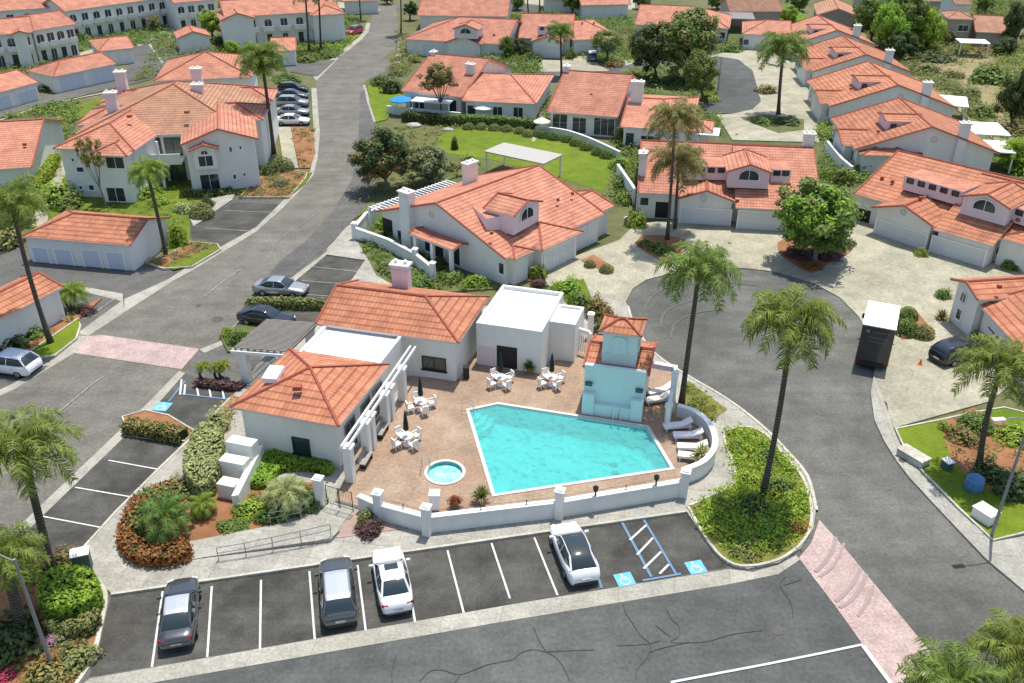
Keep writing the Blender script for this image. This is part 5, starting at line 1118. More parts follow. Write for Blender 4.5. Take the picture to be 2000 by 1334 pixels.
# garden walls
def gwall(label, pts, h_, m='stucco', w_=.22, sm=0):
    P_ = [gpx(p) for p in pts]; P_ = smooth(P_, sm, closed=False) if sm else P_
    e = empty('garden_wall', label, 'wall', (P_[0].x, P_[0].y, 0)); wallrun(e, P_, w_, 0, h_, m, cap='white'); return e
gwall('curved blue grey garden wall above the lawn, below the terrace house windows', ((1048, 262), (1075, 264), (1110, 270), (1150, 284), (1185, 300), (1210, 312)), 1.0, 'stucco', sm=3)
gwall('long low white garden wall below the blue parasol patio', ((756, 222), (800, 226), (860, 232), (900, 236)), 1.1)
gwall('low white garden wall above the lawn hedge, below the pale parasol', ((900, 236), (960, 238), (1030, 240), (1048, 244)), .7)
gwall('white wall right of the court house side passage', ((1612, 300), (1640, 335), (1660, 352)), 1.6)
gwall('white garden wall between the lawn and the house with the twin palms', ((1205, 350), (1225, 380), (1238, 400)), 1.8)

# ================================================================ plants
def quadleaf(mb, c, n_, s, rnd, asp=.6):
    a = n_.cross(Vector((rnd.uniform(-1, 1), rnd.uniform(-1, 1), rnd.uniform(-1, 1)))); a = a.normalized() if a.length > 1e-3 else Vector((1, 0, 0)); b_ = n_.cross(a).normalized()
    a = a*s; b_ = b_*s*asp; i = mb.idx([c-a, c-b_*.9, c+a, c+b_*.9]); mb.add((i, i+1, i+2, i+3))
PROTO = {}
def crown_mesh(kind, var, m):
    key = (kind, var, m)
    if key in PROTO: return PROTO[key]
    base = ('g', kind, var)
    if base not in PROTO:
        rnd = random.Random(hash(kind) % 1 + var*7+len(kind)); mb = MB()
        if kind == 'tree' or kind == 'sparse' or kind == 'round':
            nc, nl, ls = {'tree': (95, 95, .058), 'sparse': (40, 60, .065), 'round': (110, 70, .052)}[kind]
            for k in range(nc):
                d = Vector((rnd.gauss(0, 1), rnd.gauss(0, 1), rnd.gauss(0, 1)+.15)).normalized(); r = rnd.uniform(.35, .9) if kind != 'round' else rnd.uniform(.72, .92)
                if kind == 'tree': r *= 1+.22*math.sin(3*math.atan2(d.y, d.x)+var)*.6
                c = Vector((d.x*r, d.y*r, d.z*r)); cr = rnd.uniform(.15, .28) if kind != 'sparse' else rnd.uniform(.12, .24)
                for j in range(nl):
                    q = Vector((rnd.gauss(0, 1), rnd.gauss(0, 1), rnd.gauss(0, .8))).normalized()*cr*rnd.uniform(.45, 1.05); n_ = (q.normalized()+Vector((0, 0, .6))+d*.4+Vector((rnd.uniform(-.7, .7), rnd.uniform(-.7, .7), rnd.uniform(-.4, .4)))).normalized()
                    quadleaf(mb, c+q, n_, ls*rnd.uniform(.6, 1.25), rnd)
        elif kind in ('bush', 'ball'):
            for j in range(620 if kind == 'bush' else 900):
                d = Vector((rnd.gauss(0, 1), rnd.gauss(0, 1), abs(rnd.gauss(0, 1))*.9)).normalized()
                w_ = 1+.2*math.sin(4*d.x+var*2+3*d.y)*(1 if kind == 'bush' else .15); r = w_*(rnd.uniform(.72, 1.03) if kind == 'bush' else rnd.uniform(.9, 1.0))
                n_ = (d+Vector((rnd.uniform(-.6, .6), rnd.uniform(-.6, .6), rnd.uniform(-.2, .7)))).normalized(); quadleaf(mb, d*r, n_, (.11 if kind == 'bush' else .085)*rnd.uniform(.6, 1.3), rnd)
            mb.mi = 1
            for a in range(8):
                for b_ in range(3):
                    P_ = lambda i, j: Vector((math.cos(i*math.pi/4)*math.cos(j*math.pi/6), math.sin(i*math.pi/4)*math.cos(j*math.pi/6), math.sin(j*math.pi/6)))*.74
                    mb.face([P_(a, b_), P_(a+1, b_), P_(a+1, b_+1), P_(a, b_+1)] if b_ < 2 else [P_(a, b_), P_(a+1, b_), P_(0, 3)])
        elif kind == 'spiky':
            for j in range(120):
                az = rnd.uniform(0, 6.28); el = rnd.uniform(.15, 1.35); d = Vector((math.cos(az)*math.cos(el), math.sin(az)*math.cos(el), math.sin(el))); s = Vector((-d.y, d.x, 0)).normalized()*.045; L = rnd.uniform(.7, 1.05)
                mid = d*L*.6; tip = d*L+Vector((0, 0, -.28*L*math.cos(el))); i = mb.idx([-s*.5, s*.5, mid+s, mid-s, tip]); mb.add((i, i+1, i+2, i+3)); mb.add((i+3, i+2, i+4))
        elif kind == 'palm':
            nf = 29
            for k in range(nf):
                az = 2*math.pi*k*.381966+rnd.uniform(-.2, .2); el = 1.42-1.55*(k/nf)**.9+rnd.uniform(-.1, .1); L = rnd.uniform(.85, 1.08)*(1 if k > 5 else .85); h_ = Vector((math.cos(az), math.sin(az), 0)); side = Vector((-h_.y, h_.x, 0))
                pts = []; p = Vector((0, 0, 0)); a = el; n_ = 30
                for i in range(n_+1):
                    pts.append(p.copy()); st = L/n_; p = p+(h_*math.cos(a)+Vector((0, 0, 1))*math.sin(a))*st; a -= (.05+.075*i/n_)*(1.1 if el > .2 else .8)*.667
                for i in range(n_):
                    q0, q1 = pts[i], pts[i+1]; j = mb.idx([q0-side*.008, q0+side*.008, q1+side*.006, q1-side*.006]); mb.add((j, j+1, j+2, j+3))
                    t_ = i/n_
                    if t_ < .12: continue
                    ll = .33*(1-abs(t_-.45)*1.0)*rnd.uniform(.85, 1.1)
                    for sg in (-1, 1):
                        for rep in range(2):
                            b0 = q0.lerp(q1, rep*.5+rnd.uniform(0, .3)); up = Vector((0, 0, 1)); dd = (side*sg*rnd.uniform(.45, 1)+(q1-q0).normalized()*rnd.uniform(.4, .8)+up*rnd.uniform(-.45, .55)).normalized()
                            m1 = b0+dd*ll*.5; m2 = m1+(dd+Vector((0, 0, -1.0))).normalized()*ll*.55; wv = (q1-q0).normalized()*.0075
                            j = mb.idx([b0-wv, b0+wv, m1+wv*1.3, m1-wv*1.3, m2]); mb.add((j, j+1, j+2, j+3)); mb.add((j+3, j+2, j+4))
        me = bpy.data.meshes.new('crown'); me.from_pydata([tuple(v) for v in mb.v], [], mb.f); me.polygons.foreach_set('material_index', mb.m); PROTO[base] = me
    me = PROTO[base].copy(); me.materials.append(MT[m]); me.materials.append(MT['leaf_core']); PROTO[key] = me; return me
VR = random.Random(11)
def foliage(name, kind, m, parent=None, loc=(0, 0, 0), scale=(1, 1, 1), rz=None, var=None):
    o = bpy.data.objects.new(name, crown_mesh(kind, VR.randrange(3) if var is None else var, m)); COL.objects.link(o); o.parent = parent; o.location = loc; o.scale = scale; o.rotation_euler = (0, 0, VR.uniform(0, 6.28) if rz is None else rz); return o
def palm(label, base, crown, L=3.0, m='frond', r=.2, group='palms along the roads', bark='palm_bark', skirt=True, z=0, extra=False):
    b0 = W(base, z); top = onwall(crown, b0, b0+Vector((1, 0, 0))); e = empty('palm_tree', label, 'palm tree', b0, 0, group)
    m_ = MB(); N = 9; bend = VR.uniform(-.25, .25)
    pts = [b0.lerp(top, k/N)+Vector((bend*math.sin(math.pi*k/N), 0, 0)) for k in range(N+1)]; m_.smooth = True
    m_.tube(pts, [r*1.45, r*1.1]+[r*(1-.25*k/N) for k in range(2, N)]+[r*.72, r*.7], 8); m_.build('trunk', bark, e)
    if skirt:
        m_ = MB(); d_ = (pts[-1]-pts[-2]).normalized(); m_.tube([pts[-1]-d_*.9, pts[-1]-d_*.4, pts[-1]+d_*.3], [r*.8, r*1.5, r*.9], 8); m_.build('crownshaft', 'palm_boot', e)
    foliage('crown', 'palm', m, e, tuple(top-b0), (L, L, L*1.0))
    if extra: foliage('dead_fronds', 'palm', 'frond_dry', e, tuple(top-b0-Vector((0, 0, .5))), (L*.55, L*.55, -L*.35))
    return e
def tree(label, base, crown, rx, rz, m='leaf_mid', kind='tree', bark='bark', tr=.22, group='garden trees', m2=None, forks=4, name='broadleaf_tree', cat='tree'):
    b0 = W(base, 0); c = onwall(crown, b0, b0+Vector((1, 0, 0))); e = empty(name, label, cat, b0, 0, group)
    m_ = MB(); zl = max(.6, c.z-rz*.75); f0 = Vector((b0.x+(c.x-b0.x)*.4, b0.y, zl*.55 if kind == 'sparse' else zl*.8)); m_.tube([b0, b0.lerp(f0, .5)+Vector((.06, 0, 0)), f0], [tr*1.3, tr, tr*.8], 7)
    for k in range(forks+2):
        a = 2*math.pi*k/(forks+2)+VR.uniform(-.3, .3); q = Vector((c.x+math.cos(a)*rx*.6, c.y+math.sin(a)*rx*.6, c.z+rz*VR.uniform(-.1, .6))); mid = f0.lerp(q, .5)+Vector((0, 0, -.12*rz)); m_.tube([f0-Vector((0, 0, .1)), mid, q], [tr*.55, tr*.35, tr*.1], 5)
    m_.build('trunk', bark, e); foliage('crown', kind, m, e, tuple(c-b0), (rx, rx, rz))
    if m2: foliage('crown', kind, m2, e, tuple(c-b0+Vector((VR.uniform(-.25, .25)*rx, -.1*rx, VR.uniform(-.2, .25)*rz))), (rx*.85, rx*.85, rz*.85), var=1)
    return e
def bush(label, p, r, h, m='leaf_mid', kind='bush', group='garden shrubs', z=.12, name='shrub', cat='shrub', ry=None):
    q = W(p, z); o = foliage(name, kind, m, None, q, (r, ry or r, h)); return tag(o, label, cat, group)
def hedge(label, pts, w_, h, m='leaf_mid', dens=70, group='clipped hedges', world=False, z0=.1, ls=.14, m2='leaf_core', name='hedge', cat='hedge', rag=.06, sm=0):
    """clipped strip: a dark core with small leaves over the top and sides"""
    P_ = [gpx(p) for p in pts] if not world else [Vector(p) for p in pts]
    if sm: P_ = smooth(P_, sm, closed=False)
    mb = MB(); rnd = random.Random(int(P_[0].x*100) % 9999)
    for i in range(len(P_)-1):
        a, b_ = P_[i], P_[i+1]; d = (b_-a); L = d.length; d.normalize(); n_ = Vector((-d.y, d.x))
        for k in range(int(L*(w_+2*h)*dens)+3):
            s = rnd.uniform(-.05, L+.05); u_ = rnd.uniform(-h-w_/2, h+w_/2); off, zz, nr = (u_, h, Vector((0, 0, 1))) if abs(u_) < w_/2 else (math.copysign(w_/2, u_), h-(abs(u_)-w_/2), (n_*math.copysign(1, u_)).to_3d())
            c = (a+d*s+n_*off).to_3d()+Vector((0, 0, z0+zz)); c += Vector((rnd.gauss(0, rag), rnd.gauss(0, rag), rnd.gauss(0, rag)-(.12 if abs(abs(u_)-w_/2) < .12 else 0)))
            quadleaf(mb, c, (nr+Vector((rnd.uniform(-.7, .7), rnd.uniform(-.7, .7), rnd.uniform(-.2, .7)))).normalized(), ls*rnd.uniform(.6, 1.2), rnd)
    mb.mi = 1
    for i in range(len(P_)-1):
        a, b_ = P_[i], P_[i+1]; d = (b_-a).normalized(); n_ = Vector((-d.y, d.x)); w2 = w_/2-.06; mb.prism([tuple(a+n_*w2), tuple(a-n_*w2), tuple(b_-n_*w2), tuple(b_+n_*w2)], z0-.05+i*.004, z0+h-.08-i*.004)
    o = mb.build(name, [m, m2], None, fix=False, loc=(P_[0].x, P_[0].y, 0)); return tag(o, label, cat, group)
def hedge_blob(label, poly, h, m, dens=60, z0=.12, ls=.13, group='clipped hedges', name='hedge', cat='hedge', rag=.05, sm=3):
    """clipped mass with a free outline"""
    P_ = [tuple(q) for q in smooth(px2(poly, z0+h*.5), sm)] if sm else px2(poly, z0+h*.5); mb = MB(); rnd = random.Random(len(poly)*31+int(h*100)); xs = [p[0] for p in P_]; ys = [p[1] for p in P_]
    area = (max(xs)-min(xs))*(max(ys)-min(ys))
    for k in range(int(area*dens)):
        c = (rnd.uniform(min(xs), max(xs)), rnd.uniform(min(ys), max(ys)))
        if inside(c, P_): quadleaf(mb, Vector((c[0], c[1], z0+h+rnd.gauss(0, rag)+.12*math.sin(c[0]*1.7)*math.sin(c[1]*1.9)*min(1, h))), (Vector((0, 0, 1))+Vector((rnd.uniform(-.8, .8), rnd.uniform(-.8, .8), 0))).normalized(), ls*rnd.uniform(.6, 1.2), rnd)
    for i in range(len(P_)):
        a, b_ = Vector(P_[i]), Vector(P_[(i+1) % len(P_)]); d = b_-a; L = d.length
        if L < 1e-4: continue
        d.normalize(); n_ = Vector((d.y, -d.x))
        for k in range(int(L*h*dens*1.3)+1):
            c = (a+d*rnd.uniform(0, L)).to_3d(); c.z = z0+rnd.uniform(0, h); c += Vector((rnd.gauss(0, rag), rnd.gauss(0, rag), 0)); sg = rnd.choice((-1, 1)); quadleaf(mb, c, (n_.to_3d()*sg+Vector((rnd.uniform(-.7, .7), rnd.uniform(-.7, .7), rnd.uniform(0, .7)))).normalized(), ls*rnd.uniform(.6, 1.2), rnd)
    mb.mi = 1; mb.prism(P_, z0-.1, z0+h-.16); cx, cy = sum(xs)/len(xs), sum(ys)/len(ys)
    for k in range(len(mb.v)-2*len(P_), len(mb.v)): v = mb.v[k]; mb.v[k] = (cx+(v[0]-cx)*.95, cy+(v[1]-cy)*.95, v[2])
    return tag(mb.build(name, [m, 'leaf_core'], None, fix=False, loc=(cx, cy, 0)), label, cat, group)
def tufts(poly, m, dens=3.0, h=.35, ls=.12, nl=14, z0=.15, name='ground_cover', seed=1, world=False, spread=.25):
    """low planting nobody could count"""
    P_ = px2(poly) if not world else poly; rnd = random.Random(seed); mb = MB(); xs = [p[0] for p in P_]; ys = [p[1] for p in P_]
    for k in range(int((max(xs)-min(xs))*(max(ys)-min(ys))*dens)):
        c = (rnd.uniform(min(xs), max(xs)), rnd.uniform(min(ys), max(ys)))
        if not inside(c, P_): continue
        s = rnd.uniform(.5, 1.3)
        for j in range(nl):
            q = Vector((c[0]+rnd.gauss(0, spread)*s, c[1]+rnd.gauss(0, spread)*s, z0+abs(rnd.gauss(0, h*.5))*s)); quadleaf(mb, q, Vector((rnd.uniform(-1, 1), rnd.uniform(-1, 1), 1)).normalized(), ls*rnd.uniform(.5, 1.2), rnd, .45)
    if mb.f: tag(mb.build(name, m, None, fix=False), kind='stuff')

# --- palms
palm('tall queen palm rising between the pool terrace and the turning circle', (1330, 795), (1366, 528), 3.2)
palm('tall queen palm on the green bank right of the pool wall', (1490, 965), (1547, 630), 3.4)
palm('taller of the two slim palms before the court house double garage', (1303, 470), (1318, 235), 3.4, 'frond_olive', .17)
palm('lower crowned of the two slim palms before the court house double garage', (1318, 448), (1326, 318), 3.6, 'frond_olive', .17)
palm('tall palm at the left edge leaning over the garage with the red shadow', (100, 672), (22, 395), 3.2, 'frond')
palm('palm at the lower left with thick trunk and one long frond over the road', (105, 1130), (42, 875), 3.2, r=.24)
palm('palm with a lime green crown at the near corner of the long garage block', (325, 500), (287, 335), 2.3, 'leaf_lime')
palm('tall palm in front of the parked cars beside the large apartment block', (535, 300), (510, 112), 3.7, 'frond', .24, extra=True)
foliage('crown', 'palm', 'leaf_lime', bpy.data.objects['palm_tree.007'], tuple(Vector(bpy.data.objects['palm_tree.007'].children[1].location) if False else (onwall((510, 128), W((535, 300)), W((535, 300))+Vector((1, 0, 0)))-W((535, 300)))), (3.0, 3.0, 1.6))
palm('leaning palm in the dark bed at the right edge beside the blue bin', (1912, 915), (1958, 715), 3.2)
palm('palm crown cut by the bottom right corner', (1935, 1400), (1990, 1275), 2.6, 'frond')
palm('broad palm crown filling the bottom edge right of the stop line', (1840, 1480), (1862, 1345), 2.8, 'frond')
palm('full green palm on the pavement left of the row of four gabled houses', (1520, 225), (1531, 95), 4.6, 'frond', .26)
palm('slim palm on the driveway in front of the white garage, top middle', (1097, 150), (1095, 62), 3.0, 'frond')
palm('left one of the two very tall palms before the block at the top edge', (604, 103), (596, -14), 3.2, 'frond_olive', .2, extra=True)
palm('right one of the two very tall palms before the block at the top edge', (627, 98), (622, -16), 3.2, 'frond_olive', .2, extra=True)
palm('tall thin palm on the right verge of the road near the top edge', (783, 68), (780, -40), 2.6, 'frond', .16)
palm('tall thin palm trunk on the left verge near the top edge of the road', (705, 38), (703, -60), 2.6, 'frond', .15)
palm('left one of two slim palm trunks behind the pink roofs, top middle', (1033, 40), (1030, -50), 2.6, 'frond', .16)
palm('right one of two slim palm trunks behind the pink roofs, top middle', (1052, 40), (1052, -50), 2.6, 'frond', .16)
palm('palm with thick trunk in the lower left corner bed beside the lamp post', (45, 1238), (5, 1085), 2.4, 'frond', .3)
e = palm('small clump palm with several stems beside the left garage', (140, 605), (139, 572), 1.7, 'leaf_lime', .11, skirt=False)
for dx in (-.5, .45): m_ = MB(); b0 = W((140, 605)); m_.tube([b0+Vector((dx*.4, 0, 0)), b0+Vector((dx, .1, 1.0)), b0+Vector((dx*1.2, .2, 1.6))], [.12, .1, .07], 6); m_.build('trunk', 'bark', e)
for k, (p, s) in enumerate((((396, 742), 1.0), ((424, 742), .95), ((434, 740), 1.1))): palm(['leftmost of three dwarf palms at the end of the blue hatched bay', 'middle one of three dwarf palms at the end of the blue hatched bay', 'rightmost of three dwarf palms at the end of the blue hatched bay'][k], p, (p[0], p[1]-26), s*.75, 'leaf_lime', .12, skirt=False, group='dwarf palms')
palm('bushy dwarf palm in the fern bed at the left of the terrace gate', (562, 1000), (558, 962), 1.7, 'leaf_pale', .15, skirt=False, group='dwarf palms')
palm('dark dwarf palm in the mulch bed above the red shrub edge', (325, 1050), (322, 1008), 1.9, 'leaf_mid', .15, skirt=False, group='dwarf palms')
palm('young lime green dwarf palm in the mulch bed near the white wall blocks', (395, 1008), (395, 985), 1.1, 'leaf_lime', .12, skirt=False, group='dwarf palms')
# --- trees
tree('large dark spreading tree on the lawn beside the main road', (757, 372), (745, 303), 3.7, 3.2, 'leaf_dark', bark='bark_grey', m2='leaf_brown', forks=6)
tree('feathery grey green tree right of the large dark tree', (842, 362), (836, 320), 2.9, 2.3, 'leaf_grey', bark='bark', m2='leaf_olive')
tree('open brownish tree with bare forked trunks over the left terrace house', (862, 232), (858, 152), 3.3, 2.4, 'leaf_brown', 'sparse', m2='leaf_olive', forks=6, tr=.14)
tree('big rounded olive tree, left one of the dark pair by the upper turning circle', (1282, 158), (1275, 88), 4.4, 4.2, 'leaf_dark', m2='leaf_olive')
tree('biggest rounded olive tree of the dark pair by the upper turning circle', (1335, 160), (1340, 78), 5.8, 5.2, 'leaf_olive', m2='leaf_mid', bark='bark_grey')
tree('smaller green tree below the dark pair at the island of the upper turning circle', (1372, 200), (1368, 140), 2.9, 3.2, 'leaf_mid', m2='leaf_olive')
tree('round clipped tree on the driveway beside a parked car, top middle', (1186, 122), (1185, 80), 2.8, 1.9, 'leaf_mid', 'round')
e = tree('full bright green tree standing in the driveway of the court', (1590, 512), (1600, 420), 4.3, 3.4, 'leaf_mid', 'tree', m2='leaf_bright', bark='bark_grey', forks=6)
foliage('crown', 'tree', 'leaf_mid', e, (.1, 0, 3.6), (3.6, 3.6, 2.6), var=2)
tree('sparse russet tree with a thin pale trunk before the apartment block', (208, 408), (175, 300), 1.7, 2.3, 'leaf_brown', 'sparse', bark='bark_grey', tr=.1)
for k, (b_, c, r, z, m, lab) in enumerate((((1700, 95), (1705, 30), 3.6, 3.6, 'leaf_mid', 'tall bright tree directly right of the brown gabled house'), ((1735, 108), (1738, 48), 3.6, 4.2, 'leaf_bright', 'tall bright tree in the middle of the wood above the dry slope'), ((1775, 100), (1778, 38), 3.8, 4.4, 'leaf_mid', 'dense green tree in the wood above the dry slope, third from the brown house'),
     ((1812, 102), (1812, 55), 3.8, 4.2, 'leaf_bright', 'rightmost bright tree of the wood above the dry slope'), ((1755, 90), (1758, 10), 3.4, 3.6, 'leaf_mid', 'tree of the wood above the dry slope cut by the top edge'), ((1760, 118), (1762, 88), 3.2, 2.6, 'leaf_dark', 'dark low tree at the foot of the wood above the slope'), ((1985, 100), (1985, 42), 2.4, 3.8, 'leaf_dark', 'dark tree at the right edge beyond the beige house'),
     ((1975, 250), (1985, 190), 2.6, 4.0, 'leaf_dark', 'dark tall shrub tree at the right edge below the slope'), ((1990, 330), (1990, 300), 2.6, 2.2, 'leaf_bright', 'bright green tree at the right edge above the double garage house'), ((415, 78), (412, 42), 2.7, 2.4, 'leaf_bright', 'bright green tree left of the block behind the two tall palms'), ((222, 60), (225, 42), 2.2, 1.6, 'leaf_bright', 'small yellow green tree before the long top left block'),
     ((1118, 30), (1118, 2), 2.4, 2.4, 'leaf_mid', 'small green tree behind the pink roofs near the top middle'), ((1190, 30), (1188, 12), 3.0, 2.4, 'leaf_bright', 'bright tree between two pink roofs at the top edge'), ((1500, 30), (1500, 8), 2.6, 2.2, 'leaf_mid', 'green tree at the top edge left of the brown gabled house'), ((1560, 22), (1560, 2), 2.8, 2.2, 'leaf_mid', 'second green tree at the top edge left of the brown gabled house'),
     ((993, 118), (990, 90), 1.6, 2.0, 'leaf_mid', 'slim tree in the hedge right of the arched dormer house'), ((1022, 112), (1018, 94), 1.8, 2.0, 'leaf_dark', 'dark shrub tree left of the white garage in the top middle'), ((470, 200), (440, 12), 1.2, 1.2, 'leaf_mid', '') , ((1250, 112), (1247, 92), 1.8, 2.0, 'leaf_mid', 'small green tree between the round clipped tree and the dark pair'), ((800, 40), (802, 18), 1.8, 1.8, 'leaf_dark', 'dark tree at the top edge left of the arched dormer house'), ((1925, 28), (1925, 6), 2.2, 2.0, 'leaf_mid', 'tree at the top edge above the low tan roof'), ((1960, 62), (1940, 40), 1.6, 1.8, 'leaf_olive', 'small olive tree between the beige and the tan roofed houses'))):
    if lab: tree(lab, b_, c, r, z, m)
# --- more trees towards the top edge
for b_, c, r, z, m, lab in (((345, 45), (345, 24), 2.0, 1.9, 'leaf_mid', 'small green tree before the top edge block right of the long one'), ((300, 62), (300, 44), 1.8, 1.5, 'leaf_olive', 'olive tree between the alley and the long top left block'), ((380, 25), (382, 6), 2.4, 2.0, 'leaf_mid', 'green tree at the top edge left of the block with two palms'), ((455, 118), (455, 98), 1.8, 1.9, 'leaf_bright', 'bright tree beside the detached garage and the rear block'),
    ((755, 8), (756, -10), 2.2, 2.0, 'leaf_dark', 'dark tree at the very top of the main road'), ((640, 30), (640, 12), 2.0, 1.9, 'leaf_mid', 'green tree left of the upper end of the road'), ((1010, 20), (1010, 2), 2.0, 1.9, 'leaf_mid', 'green tree at the top edge right of the cut off roof'), ((1255, 18), (1255, 0), 2.4, 2.0, 'leaf_dark', 'dark tree at the top edge above the white walled house'), ((1400, 18), (1400, 0), 2.2, 2.0, 'leaf_mid', 'green tree at the top edge above the carport roof'),
    ((1540, 50), (1540, 30), 2.2, 2.1, 'leaf_bright', 'bright tree just left of the brown gabled house'), ((1690, 60), (1692, 40), 2.0, 2.4, 'leaf_dark', 'dark slim tree right of the brown gabled wall'), ((1850, 90), (1848, 74), 1.9, 1.8, 'leaf_olive', 'olive tree at the corner of the small beige house'), ((1960, 110), (1962, 92), 2.2, 2.0, 'leaf_dark', 'dark tree below the low tan roofed house'), ((90, 150), (90, 134), 1.7, 1.5, 'leaf_mid', 'small tree before the arched block at the far left')):
    tree(lab, b_, c, r, z, m)
